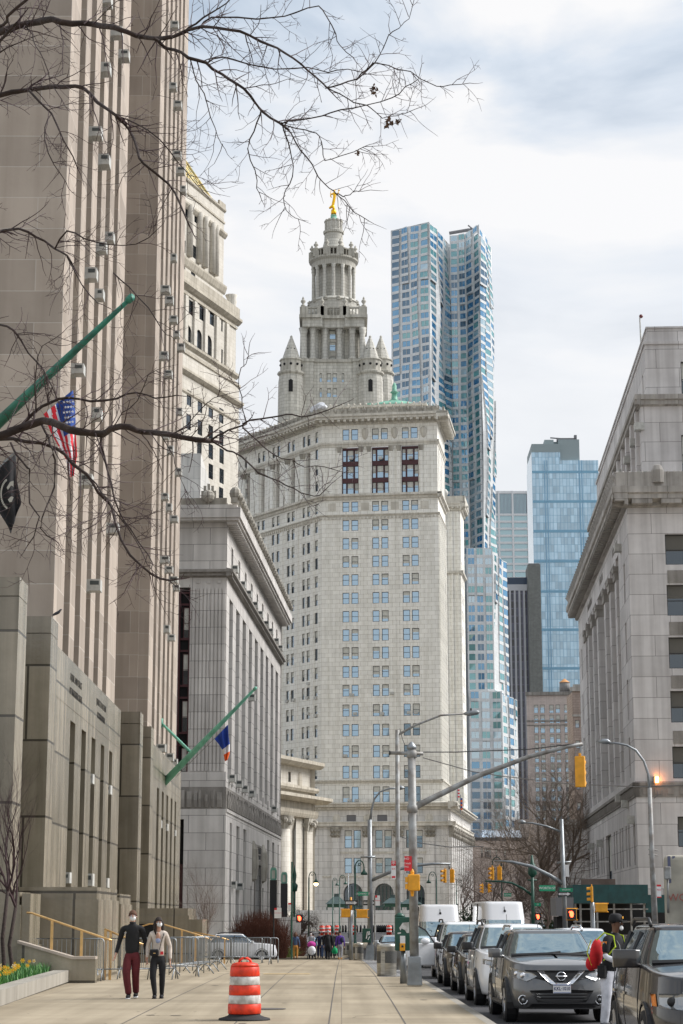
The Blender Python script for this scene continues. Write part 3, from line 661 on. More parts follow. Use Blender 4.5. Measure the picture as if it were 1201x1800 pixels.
XR = 177 / KX * 400; azD = radians(98); XL, YL = XR - 24.8 * sin(azD), 400 - 24.8 * cos(azD)
FDf = Fr(XL, YL, azD); FDr = Fr(XR, 400, radians(8)); LL = 34.0
azl = radians(145); FDl = Fr(XL - LL * sin(azl), YL - LL * cos(azl), azl)
WF = 24.8
D = thing('municipal_building', 'cream granite block with paired windows and dark red upper bays below the columned tower', 'building', FDf.w(12, 0, -.2))
cx_ = [(4.44, 5.86), (6.35, 7.8), (10.81, 12.24), (12.76, 14.18), (17.24, 18.68), (19.13, 20.61)]
rows = [(85.95, 88.2), (81.85, 84.2)] + [(80.31 - 3.93 * k - 2.35, 80.31 - 3.93 * k) for k in range(9)]
rows = [(86.0, 88.2), (81.9, 84.2), (77.9, 80.3), (74.0, 76.4), (70.1, 72.5), (66.2, 68.6), (62.3, 64.7), (58.3, 60.8), (54.5, 57.0), (50.6, 53.0), (46.7, 49.1), (42.5, 45.0), (38.4, 40.9), (34.0, 36.5), (29.7, 32.3)]
low1 = (24.8, 28.0)
lp = []
def lx(px, y=1010): return FDl.pix(px, y)[0]
lpx = [(553.5, 558.8), (531.4, 536), (539.4, 545), (504.2, 509.2), (512.2, 517.6), (477.4, 482), (485.8, 491)]
lp = [(lx(a), lx(b)) for a, b in lpx]
pitch = lp[1][0] - lp[3][0]
lp += [(lp[5][0] - pitch, lp[5][1] - pitch), (lp[6][0] - pitch, lp[6][1] - pitch), (lp[5][0] - 2 * pitch + .5, lp[5][1] - 2 * pitch + .5)]
lbig = [(lx(a, 830), lx(b, 830)) for a, b in ((538, 545.8), (511.7, 519), (485, 491.6), (459.5, 465.6), (434, 440))]
big = [(4.3, 7.9), (10.7, 14.35), (17.1, 20.75)]
att = (101.7, 104.1)
mb = MB(FDf)
mb.wall(0, WF, 28.6 - 4.2, 85.2, [(a, b, c, d) for a, b in cx_ for c, d in rows[1:] + [low1]], .3)
mb.fr(FDl); mb.wall(0, LL, 24.4, 85.2, [(a, b, c, d) for a, b in lp for c, d in rows[1:] + [low1]], .3)
mb.fr(FDr); rp_ = [(2.2 + 3.4 * k, 3.4 + 3.4 * k) for k in range(5)]
mb.wall(0, 18, 24.4, 85.2, [(a, b, c, d) for a, b in rp_ for c, d in rows[1:]], .3)
mb.build('shaft_wall', M_['D'], D)
mb = MB(FDf)
for a, b in ((3.0, 3.35), (8.85, 9.2), (9.6, 9.9), (15.4, 15.75), (16.1, 16.4), (21.6, 22.0)): mb.box(a, b, -.1, 0, 29, 85.0)
for a, b in ((0, 1.3), (23.4, WF + .1)): mb.box(a, b, -.12, 0, 29, 85.0)
mb.fr(FDl)
for k in range(6): x = lp[1][0] - 1.6 - pitch * k + pitch; mb.box(x - .15, x + .15, -.12, 0, 29, 85.0)
mb.fr(FDr)
for k in range(8): x = .4 + 2.2 * k; mb.box(x, x + .4, -.35, 0, 24.4, 85.0)
mb.build('wall_strips', M_['D'], D)
mb = MB(FDf)
mb.wall(0, WF, 85.2, 105.4, [(a, b, *rows[0]) for a, b in cx_] + [(a, b, 89.9, 100.1) for a, b in big] + [(a, b, *att) for a, b in cx_], .3)
for a, b in big: mb.fr(FDf)
mb.fr(FDl); mb.wall(0, LL, 85.2, 105.4, [(a, b, *rows[0]) for a, b in lp] + [(a, b, 89.7, 100.1) for a, b in lbig] + [(a, b, *att) for a, b in lp] + [(lp[0][0], lp[0][1], z, z + 2.2) for z in (91, 94.5, 98)] + [(lp[9][0], lp[9][1], z, z + 2.2) for z in (91, 94.5, 98)], 1.2)
mb.fr(FDr); mb.wall(0, 18, 85.2, 105.4, [(a, b, 90, 99.8) for a, b in rp_], .6)
mb.build('upper_wall', M_['D'], D)
def ring(name, prof, m, ext=.0):
 mb = MB(FDf); mx_ = -min(p[0] for p in prof)
 mb.xprism(prof, -mx_ * .42, WF + mx_); mb.fr(FDl); mb.xprism(prof, 0, LL + mx_ * .42); mb.fr(FDr); mb.xprism(prof, -mx_, 18)
 return mb.build(name, m, D)
def P_(z, d, h): return [(0, z), (-d * .35, z), (-d * .5, z + h * .4), (-d, z + h * .6), (-d, z + h), (0, z + h)]
ring('belt_course', P_(88.6, .9, 1.15), M_['Dtrim']); ring('belt_course', P_(84.9, .4, .5), M_['Dtrim'])
ring('belt_course', P_(100.2, .35, 1.0), M_['Dtrim']); ring('belt_course', P_(28.7, .55, .7), M_['Dtrim'])
ring('main_cornice', [(0, 105.0), (-.4, 105.1), (-.4, 105.6), (-2.2, 105.8), (-2.2, 106.2), (-2.5, 106.4), (-2.5, 106.9), (0, 107)], M_['Dtrim'])
mb = MB(FDf); md_ = MB(FDf)
for fr, a, b in ((FDf, -.3, WF), (FDl, 1, LL), (FDr, 0, 17)):
 mb.fr(fr); x = a
 while x < b: mb.cut(); mb.box(x, x + .55, -2.1, -.42, 105.35, 105.78); x += 1.3
 x = a
 mq = md_; mq.fr(fr)
 while x < b and fr is not FDr: mq.cut(); mq.box(x, x + .35, -.3, -.02, 84.45, 84.88); x += .8
mb.pieces('bracket', M_['Dtrim'], D)
md_.pieces('dentil', M_['Dtrim'], D)
mb = MB(FDf)
for fr, a, b in ((FDf, -.6, WF + .6), (FDl, 0, LL + .6)):
 mb.fr(fr); mb.box(a, b, -1.6, -1.2, 106.9, 108.3); x = a + .6
 while x < b - .3: mb.box(x - .09, x + .09, -1.75, -1.0, 108.2, 108.6); mb.sphere((x, -1.65, 107.9), .42, 8, 5, 0, 1, .4, 1); x += 1.55
mb.fr(FDr); mb.box(-.6, 17, -1.6, -1.2, 106.9, 108.3)
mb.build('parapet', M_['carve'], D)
mb = MB(FDf); mb.box(1.5, WF - 2.8, 3, 12, 106.9, 109.6); mb.box(1.1, WF - 2.4, 2.6, 12.4, 109.6, 110.1)
x = 1.4
while x < WF - 2.6: mb.sphere((x, 2.7, 110.3), .25, 6, 4); x += 1.3
mb.fr(FDl); mb.box(3, LL - 1, 3.5, 10, 107.0, 109.3); mb.box(8, 15, 6, 14, 107, 111.5); mb.build('penthouse_wall', M_['Dtrim'], D)
mb = MB(FDf); mb.lathe([(7.6, 110), (6.5, 110.9), (4.5, 111.8), (2.2, 112.4), (1.3, 112.6)], 14.5, 10.5, 20); mb.lathe([(1.2, 112.5), (1.4, 112.8), (.7, 113.2), (.55, 114.5), (1.0, 114.8), (.5, 115.2), (.5, 116.3), (.2, 117)], 14.5, 10.5, 10)
for x in (9.2, 11.6): mb.box(x, x + 1.1, 4.6, 5.8, 110, 111.0)
mb.build('copper_roof', M_['copper'], D, True)
M_['foil'] = dirty('silver tarpaulin', (.72, .74, .78), .45, amt=.4, scale=1.5)
mb = MB(FDl); rr = random.Random(5)
for (x, z, s) in ((LL - 1.5, 108.9, 1.3), (LL - .2, 109.3, 1.1), (LL + .7, 109.0, .9), (3.5, 107.9, .8), (6, 107.9, .8), (9, 108.0, .8), (12, 108.1, .8)): mb.sphere((x, -.5, z), s, 8, 6, 0, 1.5, 1, .75)
for v_ in range(len(mb.v)): x, y, z = mb.v[v_]; mb.v[v_] = (x + rr.uniform(-.2, .2), y, z + rr.uniform(-.2, .2))
o = mb.build('roof_tarpaulin', M_['foil'], D)
mb = MB(FDf)
for a, b in big:
 mb.cut(); mb.quad((a, .9, 89.8), (b, .9, 89.8), (b, .9, 100.1), (a, .9, 100.1), 0)
 for z in (92.4, 96.1): mb.box(a, b, .55, .88, z, z + 1.0, 1)
 mb.box(a, b, .6, .88, 99.6, 100.1, 1)
 for q in (.27, .71): x = a + (b - a) * q; mb.box(x - .1, x + .1, .5, .87, 89.8, 99.7, 1)
 mb.box(a, a + .12, .5, .87, 89.8, 99.7, 1); mb.box(b - .12, b, .5, .87, 89.8, 99.7, 1)
mb.fr(FDl)
for a, b in lbig:
 mb.cut(); mb.quad((a, 1.2, 89.8), (b, 1.2, 89.8), (b, 1.2, 100.1), (a, 1.2, 100.1), 0)
 for z in (92.4, 96.1): mb.box(a, b, .95, 1.18, z, z + 1.0, 1)
 x = (a + b) / 2; mb.box(x - .1, x + .1, .95, 1.17, 89.8, 99.7, 1)
mb.pieces('bay_infill', [M_['glass_dk'], M_['frame_red']], D)
mb = MB(FDf)
for a, b in big:
 for x in (a - .9, b + .2): mb.cut(); mb.box(x, x + .7, -.3, 0, 89.8, 99.0)
mb.cut(); mb.box(1.2, 2.9, -.15, 0, 89.8, 100); mb.cut(); mb.box(22, 23.2, -.15, 0, 89.8, 100)
mb.pieces('pilaster', M_['D'], D)
for a, b in lbig:
 mb = MB(FDl); mb.lathe([(.85, 89.8), (.85, 90.2), (.68, 90.3), (.62, 98.9)], a - 1.0, -.1, 12); mb.box(a - 2.6, a - 2.0, -.3, 0, 89.8, 98.9); mb.build('half_column', M_['D'], D, True)
mb = MB(FDf)
for a, b in big:
 for x in (a - .9, b + .2): mb.cut(); mb.prism([(x, -.3), (x + .7, -.3), (x + .7, 0), (x, 0)], 98.9, 100.1, 0, [(x - .2, -.6), (x + .9, -.6), (x + .9, 0), (x - .2, 0)])
mb.fr(FDl)
for a, b in lbig: mb.cut(); mb.lathe([(.6, 98.9), (.95, 100.1)], a - 1.0, -.1, 12)
mb.pieces('capital', M_['carve'], D)
mb = MB(FDf)
for x in (9.3, 15.65, 21.9):
 mb.cut(); mb.lathe([(.05, 101.6), (.5, 102.1), (.75, 103), (.7, 103.9), (.2, 104.3)], x, .1, 10); 
for x in (2.2, 9.3, 15.65, 22):
 mb.cut()
 for s_, q in ((.85, .08), (.45, .14)): mb.box(x - s_, x + s_, -q, 0, 87.1 - s_, 87.1 + s_)
mb.pieces('carved_ornament', M_['Dtrim'], D)
FB2 = FDf.sub(-1.6, -.6); WB = WF + 3.6
bpx = lambda px, y=1465: FB2.pix(px, y)[0]
hol = [(bpx(a), bpx(b), c, d) for a, b in ((605.8, 618.6), (622, 634.6), (660, 672.7), (676, 688.7), (714, 726.7), (730.5, 743)) for c, d in ((15.5, 19.1), (10.4, 13.5))]
gr = [(bpx(a), bpx(b), 20.9, 22.2) for a, b in ((611, 626), (665, 681), (719, 734))]
arch = [(bpx(a, 1560), bpx(b, 1560)) for a, b in ((604, 637.8), (658.6, 692), (714.5, 746.7))]
mb = MB(FB2); ach = [(a, b, -.5, 6.0) for a, b in arch]
mb.wall(0, WB, 8.9, 24.2, hol + [(a - .2 - 0, b, c, d) for a, b, c, d in gr], .4)
xs = [0] + [q for a, b, _, _ in ach for q in (a, b)] + [WB]
for i in range(0, len(xs), 2): mb.quad((xs[i], 0, -1), (xs[i + 1], 0, -1), (xs[i + 1], 0, 8.9), (xs[i], 0, 8.9))
for a, b, c, d in ach:
 r = (b - a) / 2; xm = (a + b) / 2; n = 12; zc = 8.4 - r
 pts = [(xm - r * cos(pi * q / n), zc + r * sin(pi * q / n)) for q in range(n + 1)]
 for (xa, za), (xb, zb) in zip(pts, pts[1:]):
  mb.quad((xa, 0, za), (xb, 0, zb), (xb, 0, 8.9), (xa, 0, 8.9)); mb.quad((xa, 0, za), (xa, 1.2, za), (xb, 1.2, zb), (xb, 0, zb))
  k1 = 1.12; mb.quad((xm + (xa - xm) * k1, -.12, zc + (za - zc) * k1), (xm + (xb - xm) * k1, -.12, zc + (zb - zc) * k1), (xb, -.12, zb), (xa, -.12, za))
  mb.quad((xa, -.12, za), (xb, -.12, zb), (xb, 0, zb), (xa, 0, za))
 mb.quad((a, 0, -1), (a, 1.2, -1), (a, 1.2, zc), (a, 0, zc)); mb.quad((b, 1.2, -1), (b, 0, -1), (b, 0, zc), (b, 1.2, zc))
FBl = FDl.sub(-1, -.8); mb.fr(FBl); mb.wall(0, LL + 1.2, -1, 24.2, [(lp[0][0] - .2, lp[0][1] + .2, 15.5, 19)], .3)
FBr = FDr.sub(-1, -1.6); mb.fr(FBr); mb.wall(-.5, 60, -1, 24.2, [(4 + 5 * k, 6.5 + 5 * k, z, z + 3.4) for k in range(9) for z in (3, 10.4, 15.5)], .6)
mb.build('base_wall', M_['Dlow'], D)
mb = MB(FB2)
for a, b, c, d in ach:
 mb.quad((a, 1.1, -.5), (b, 1.1, -.5), (b, 1.1, 8.6), (a, 1.1, 8.6), 0); mb.box(a, b, .8, 1.05, 3.6, 4.0, 1); mb.box(a, b, .8, 1.05, 1.5, 1.7, 1)
 for q in (.2, .4, .6, .8): x = a + (b - a) * q; mb.box(x - .07, x + .07, .85, 1.04, -.5, 7.9, 1)
mb.build('arched_window', [M_['glass_dk'], mat('bronze green', (.05, .10, .095), .5)], D)
mb = MB(FB2)
for a, b, c, d in gr: mb.cut(); mb.box(a - .2, b, .2, .3, c, d)
mb.pieces('louvre_panel', M_['louver'], D)
cols = [0, bpx(590.5), bpx(647), bpx(701), bpx(757), 0]
mb = MB(FB2); mc = MB(FB2)
for x in cols[1:5]:
 w1 = .82; mb.cut(); mb.box(x - w1, x + w1, -.55, 0, 1.2, 17.6); mb.box(x - w1 - .2, x + w1 + .2, -.75, 0, -1, 1.2)
 mc.cut(); mc.prism([(x - w1, -.55), (x + w1, -.55), (x + w1, 0), (x - w1, 0)], 17.6, 19.8, 0, [(x - w1 - .35, -.95), (x + w1 + .35, -.95), (x + w1 + .35, 0), (x - w1 - .35, 0)])
 for k in range(3):
  for j in (0, 1): mc.sphere((x - .8 + .8 * k, -.7 - .12 * j, 18.1 + .85 * j), .34, 6, 4)
for fr, a, b, st_ in ((FBr, 1.0, 58, 5.0), (FBl, LL - .2, LL + .9, 3)):
 mb.fr(fr); mc.fr(fr); x = a
 while x < b:
  mb.cut(); mc.cut(); mb.box(x - .8, x + .8, -.7, 0, -.5, 17.6); mc.prism([(x - .8, -.7), (x + .8, -.7), (x + .8, 0), (x - .8, 0)], 17.6, 19.8, 0, [(x - 1.1, -1.2), (x + 1.1, -1.2), (x + 1.1, 0), (x - 1.1, 0)])
  for j in (0, 1): mc.sphere((x, -1.0, 18.1 + .85 * j), .5, 6, 4)
  x += st_
mb.pieces('giant_pilaster', M_['Dlow'], D); mc.pieces('corinthian_capital', M_['carve'], D)
mb = MB(FB2); Q = [(0, 23.2), (-.6, 23.3), (-.6, 23.6), (-1.5, 23.8), (-1.5, 24.2), (-1.8, 24.3), (-1.8, 24.6), (0, 24.8)]
E2 = [(0, 19.9), (-.8, 19.9), (-.8, 20.5), (-.95, 20.6), (-.95, 20.8), (0, 20.85)]; E3 = [(0, 9.6), (-.18, 9.6), (-.18, 9.9), (0, 10)]
for fr, a, b in ((FB2, -1.5, WB + 1.6), (FBl, 0, LL + 2.0), (FBr, -1.6, 60)):
 mb.fr(fr); mb.xprism(Q, a, b); mb.xprism(E2, a + .5, b - .5)
mb.fr(FB2); mb.xprism(E3, 2, WB - 4); mb.xprism([(0, 14.4), (-.12, 14.4), (-.12, 14.8), (0, 14.8)], 4, WB - 4); mb.build('base_cornice', M_['Dtrim'], D)
mb = MB(FB2)
for x in (bpx(592), bpx(646), bpx(700), bpx(755)): mb.cut(); mb.sphere((x, 0, 21.5), .85, 14, 8, 0, 1, .15, 1); mb.sphere((x, -.1, 21.5), .45, 10, 6, 0, 1, .3, 1)
mb.pieces('medallion', M_['Dtrim'], D)
mb = MB(FDf); mb.box(0, 12, 22, 60, -1, 100); mb.build('rear_mass', M_['D'], D); mb = MB(FDf); mb.quad((0, 0, 106.8), (WF, 0, 106.8), (WF, 18, 106.8), (0, 18, 106.8)); mb.fr(FDl); mb.quad((0, 0, 106.8), (LL, 0, 106.8), (LL, 20, 106.8), (0, 20, 106.8)); mb.build('roof_deck', M_['Dtrim'], D)
W_ = Wins(D, WS(g='glass_sky', g2='glass_sky'))
for a, b in cx_:
 for c, d in rows + [low1, att]: W_.add(FDf, a, b, c, d, .22, 4)
for a, b, c, d in hol: W_.add(FB2, a, b, c, d, .3, 4)
Wl = Wins(D, WS(g='glass', g2='glass_dk'))
for a, b in lp:
 for c, d in rows + [low1, att]: Wl.add(FDl, a, b, c, d, .24, 0)
for k in (0, 9):
 for z in (91, 94.5, 98): Wl.add(FDl, lp[k][0], lp[k][1], z, z + 2.2, .24, 0)
for a, b in rp_:
 for c, d in rows[1:]: Wl.add(FDr, a, b, c, d, .24, 2)
 Wl.add(FDr, a, b, 90, 99.8, .5, 2)
for k in range(9):
 for z in (3, 10.4, 15.5): Wl.add(FBr, 4 + 5 * k, 6.5 + 5 * k, z, z + 3.4, .5, 0)
for a, b in big:
 for z, z2 in ((89.9, 92.4), (93.4, 96.1), (97.1, 99.6)):
  for q0, q1 in ((.03, .24), (.30, .68), (.74, .97)): W_.add(FDf, a + (b - a) * q0, a + (b - a) * q1, z, z2, .8, 0)
W_.finish(100); Wl.finish(0 if 0 else 0)
for (x, y) in ((619, 1223), (689, 1220), (624.5, 1256), (672, 1256), (719, 1254), (731.5, 1254), (607, 1330), (617, 807), (669, 806.5), (722, 806), (614.5, 1408.5), (627, 1408.5)):
 s, z = FDf.pix(x, y); ac_unit(D, FDf, s, z - .1, .8, .55, .35)
for (x, y) in ((543, 1203), (556, 1228), (541, 1228), (543, 1256), (556.5, 1259), (505, 1234), (517, 1232), (533, 1333), (541, 1332)):
 s, z = FDl.pix(x, y); ac_unit(D, FDl, s, z - .1, .8, .55, .35)
FDs = Fr(atY(782, 1300, 462).x, 462, azD); wS = 4.4
D2 = thing('municipal_wing', 'narrow rear wing of cream granite with its own cornice, beside the rippled steel tower', 'building', FDs.w(4, 0, 0))
ztop = FDs.pix(810, 897)[1]; mb = MB(FDs); mb.wall(-6, wS, -1, ztop, [], .3); mb.fr(FDs.sub(wS, 0, -pi / 2)); F9 = FDs.sub(wS, 0, -pi / 2)
mb.wall(0, 11, -1, ztop, [(2 + 4 * k, 3.4 + 4 * k, 20 + 4 * j, 22.4 + 4 * j) for k in range(2) for j in range(17)], .3); mb.build('wall', M_['D'], D2)
zc = ztop; mb = MB(FDs); Q = [(0, zc - .2), (-.4, zc), (-.4, zc + .5), (-1.1, zc + .8), (-1.1, zc + 1.3), (-1.3, zc + 1.5), (-1.3, zc + 2), (0, zc + 2.1)]
mb.xprism(Q, -6, wS + 1.3); zz = FDs.pix(810, 1010)[1]; Q2 = [(0, zz), (-.6, zz + .4), (-.6, zz + .9), (0, zz + 1)]; mb.xprism(Q2, -6, wS + .6); mb.box(-6, wS + 1.2, -1.2, -.8, zc + 2, zc + 3.4)
mb.fr(F9); mb.xprism(Q, -1.3, 11); mb.xprism(Q2, -.6, 11); mb.box(-1.2, 11, -1.2, -.8, zc + 2, zc + 3.4)
x = -6
mb.fr(FDs)
while x < wS + 2: mb.box(x, x + .5, -1.05, -.42, zc + .4, zc + .8); x += 1.2
mb.build('cornice', M_['Dtrim'], D2)
mb = MB(FDs)
for x in (-2.6, -.9, .6, 2.1, 3.6): mb.cut(); mb.box(x, x + .4, -.3, 0, 2, ztop - .3)
mb.pieces('pilaster', M_['D'], D2)
mb = MB(FDs)
for x in (-2.0, 1.6, 5.6):
 mb.box(x, x + 1.2, -.02, .05, ztop - 14, ztop - 2, 0) if 0 else None
for x in (6.3, 7.6): pass
mb.fr(FDs.sub(0, 0)); mb.lathe([(1.1, zc + 2), (1.1, zc + 5), (1.3, zc + 5.2), (.2, zc + 5.9)], -2.5, 3, 12); mb.sphere((.2, 1, zc + 4.6), 1.2, 12, 8, 0, 1, .5, 1); mb.build('rooftop_tank', M_['ac'], D2, True)
W9 = Wins(D2, WS(g='glass', g2='glass_dk')); [W9.add(F9, 2 + 4 * k, 3.4 + 4 * k, 20 + 4 * j, 22.4 + 4 * j, .2, 0) for k in range(2) for j in range(17)]; W9.finish(60)
TY = 458.0
def tz(py): return atY(586, py, TY).z
def tr(px, py): return abs(atY(586 + px, py, TY).x - atY(586, py, TY).x)
tcx = atY(586.5, 600, TY).x; T = thing('columned_tower', 'ornate grey granite tower of stacked colonnades and turrets under the gilded statue', 'tower', (tcx, TY, tz(735)))
M_['T'] = stone('tower granite', (.60, .585, .535), 1.6, .8, .045, (.36, .345, .30), .1, .30, grime=(.42, .40, .33))
M_['Tt'] = stone('tower trim', (.54, .52, .465), 3, 6, .0, None, .1, .4, grime=(.36, .34, .27))
def lat(name, pr, m='T', n=32, cx=0, cy=0, sm=False): mb = MB(); mb.lathe([(tr(r, y), tz(y)) for r, y in pr], tcx + cx, TY + cy, n); return mb.build(name, M_[m], T, sm)
RB = tr(54, 690); mb = MB((1, 0, 0, tcx, 0, 1, 0, TY, 0, 0, 1, 0)); zb, z1 = tz(760), tz(652)
FT = Fr(tcx - RB, TY - RB, pi / 2)
def hx(px, y): return FT.pix(px, y)[0]
hw = [(hx(562, 680), hx(566, 680), tz(686), tz(671)), (hx(575, 680), hx(582, 680), tz(686), tz(671)), (hx(585, 680), hx(592.5, 680), tz(686), tz(671)), (hx(601, 680), hx(605, 680), tz(686), tz(671)),
 (hx(562, 710), hx(566, 710), tz(712), tz(697)), (hx(575, 710), hx(582, 710), tz(712), tz(697)), (hx(585, 710), hx(592.5, 710), tz(712), tz(697))]
mb.fr(FT); mb.wall(0, 2 * RB, zb, z1, hw, .4)
for k in (1, 2, 3): mb.fr(FT.sub(2 * RB, 0, -pi / 2) if k == 1 else (FT.sub(2 * RB, 2 * RB, pi) if k == 2 else FT.sub(0, 2 * RB, pi / 2))); mb.quad((0, 0, zb), (2 * RB, 0, zb), (2 * RB, 0, z1), (0, 0, z1))
mb.fr(FT); mb.box(0, RB * .36, -.5, 0, zb, z1); mb.box(RB * 1.64, 2 * RB, -.5, 0, zb, z1); mb.quad((0, 0, z1), (2 * RB, 0, z1), (2 * RB, 2 * RB, z1), (0, 2 * RB, z1))
mb.build('tower_base', M_['T'], T)
mb = MB(FT); mb.box(-.3, RB * .36 + .3, -.8, 2 * RB + .3, z1, z1 + .7); mb.box(RB * 1.64 - .3, 2 * RB + .3, -.8, 2 * RB + .3, z1, z1 + .7); mb.box(RB * .36 + .3, RB * 1.64 - .3, -.4, 2 * RB, z1, z1 + .7); mb.build('base_cornice', M_['Tt'], T)
z2 = tz(592); mb = MB(FT); core = .30 * RB
Fc = FT.sub(core, core); cwd = 2 * RB - 2 * core; wh = [(hx(579.5, y) - core, hx(590, y) - core, tz(y + 7.5), tz(y - 7.5)) for y in (597.5 + 2, 619.5, 645)]
mb.fr(Fc); mb.wall(0, cwd, z1 + .7, z2, wh, .3)
for tt in ((cwd, 0, -pi / 2), (0, cwd, pi / 2)): mb.fr(Fc.sub(*tt)); mb.quad((0, 0, z1), (cwd, 0, z1), (cwd, 0, z2), (0, 0, z2))
mb.fr(Fc.sub(cwd, cwd, pi)); mb.quad((0, 0, z1), (cwd, 0, z1), (cwd, 0, z2), (0, 0, z2)); mb.build('drum_core', M_['T'], T)
cpos = []
for u in (-.95, -.66, -.42, .42 * 0 - .22 * 0 + -.34 * 0 + .42, .66, .95): pass
cl = [(545 + 0, -.3), (562.5, -.3), (580 - 9, 0), (597, 0), (619, -.3), (636, -.3)]
us = [tr(1, 640) * d for d in (-53, -35.5, -14.5, 10.5, 33, 50)]
sq = [(u, -RB + (.5 if abs(u) > 4 else 1.2)) for u in us] + [(us[1] + 2.6, -RB + 2.2), (us[4] - 2.6, -RB + 2.2), (us[0] + 1.8, -RB + 3.2), (us[5] - 1.5, -RB + 3.2)]
allc = []
for u, v in sq: allc += [(u, v), (-v, u), (-u, -v), (v, -u)]
for u, v in allc:
 mb = MB(); mb.lathe([(.95, z1 + .7), (.95, z1 + 1.2), (.72, z1 + 1.3), (.64, z2 - 1.9), (.6, z2 - 1.7), (1.0, z2)], tcx + u, TY + v, 10); mb.build('column', M_['T'], T, True)
def ring_sq(name, R, za, zb_, m, notch=.36, dr=.8):
 mb = MB(FT.sub(RB, RB)); 
 mb.box(-R, R, -R * .86, R * .86, za, zb_); mb.box(-R * .86, R * .86, -R, -R * .86, za, zb_) 
 mb.box(-R, -R * notch, -R - dr, -R * .86 - .01, za + .01, zb_ - .01); mb.box(R * notch, R, -R - dr, -R * .86 - .01, za + .01, zb_ - .01); return mb.build(name, M_[m], T)
ring_sq('entablature', RB * 1.0, z2, tz(577), 'T'); ring_sq('colonnade_cornice', RB * 1.1, tz(577) - .02, tz(572), 'Tt')
mb = MB(FT.sub(RB, RB)); R = RB * .98; za, zb_ = tz(572), tz(556)
for sx in range(-9, 10):
 x = R * sx / 9.5; big_ = sx in (-9, -4, -3, 3, 4, 9)
 for (ax, ay) in ((x, -R), (R, x), (-R, x)):
  w_ = .8 if big_ else .16; mb.box(ax - w_, ax + w_, ay - w_, ay + w_, za, zb_ - (0 if big_ else .35))
mb.box(-R, R, -R - .25, -R + .25, zb_ - .35, zb_); mb.box(-R - .25, -R + .25, -R + .3, R, zb_ - .35, zb_); mb.box(R - .25, R + .25, -R + .3, R, zb_ - .35, zb_); mb.build('balustrade', M_['Tt'], T)
def urn(x, y, z, h, nm='urn'):
 mb = MB(); mb.lathe([(.55, z), (.55, z + h * .18), (.2, z + h * .26), (.62, z + h * .5), (.5, z + h * .66), (.2, z + h * .72), (.3, z + h * .82), (.05, z + h)], x, y, 8); mb.build(nm, M_['Tt'], T, True)
for x in (-R, R, -R * .38, R * .38):
 for y in (-R, R * .2): urn(tcx + x, TY + y, tz(556), tr(1, 540) * 19)
lat('upper_pedestal', [(46, 572), (46, 556), (44, 553), (44, 539), (46, 537), (43, 534), (41, 532)])
for k in range(12): a = 2 * pi * k / 12 + .2; urn(tcx + tr(43, 540) * cos(a), TY + tr(43, 540) * sin(a), tz(540), tr(1, 540) * 9, 'pedestal_urn')
lat('inner_drum', [(26, 534), (26, 470)])
for k in range(14):
 a = 2 * pi * (k + .5) / 14; x, y = tcx + tr(36, 500) * cos(a), TY + tr(36, 500) * sin(a); mb = MB()
 mb.lathe([(tr(4.2, 520), tz(533)), (tr(3.4, 520), tz(531)), (tr(3.1, 500), tz(484)), (tr(3, 500), tz(482)), (tr(4.6, 480), tz(475.5))], x, y, 9); mb.build('column', M_['T'], T, True)
lat('rotunda_cornice', [(30, 475.5), (39, 475.5), (39, 467), (43, 463), (43, 460), (38, 459), (30, 459)], 'Tt')
mb = MB(); n = 40
for k in range(n):
 a = 2 * pi * k / n; r = tr(38, 452); wd = .8 if k % 4 == 0 else .15; mb.box(tcx + r * cos(a) - wd, tcx + r * cos(a) + wd, TY + r * sin(a) - wd, TY + r * sin(a) + wd, tz(460), tz(446 if k % 4 == 0 else 448))
mb.lathe([(tr(37, 448), tz(448.5)), (tr(39.5, 448), tz(448.4)), (tr(39.5, 446), tz(446.3)), (tr(37, 446), tz(446.2))], tcx, TY, 30); mb.build('upper_balustrade', M_['Tt'], T)
for k in range(10): a = 2 * pi * k / 10; urn(tcx + tr(38, 445) * cos(a), TY + tr(38, 445) * sin(a), tz(446), tr(1, 445) * 15)
lat('lantern', [(28, 460), (24, 447), (19.5, 436), (16.5, 424), (16, 413), (18, 411.5), (18.5, 408), (15, 406), (15, 392), (11, 390), (9, 388)])
mb = MB()
for k in range(12): a = 2 * pi * k / 12; r = tr(13.5, 395); x, y = tcx + r * cos(a), TY + r * sin(a); mb.box(x - .3, x + .3, y - .3, y + .3, tz(406), tz(393)); mb.sphere((x, y, tz(390.5)), .5, 7, 5)
mb.build('lantern_crown', M_['Tt'], T)
lat('finial_base', [(9, 389), (6.5, 385), (5, 381), (5.5, 379), (4, 377.5)], 'copper', 14)
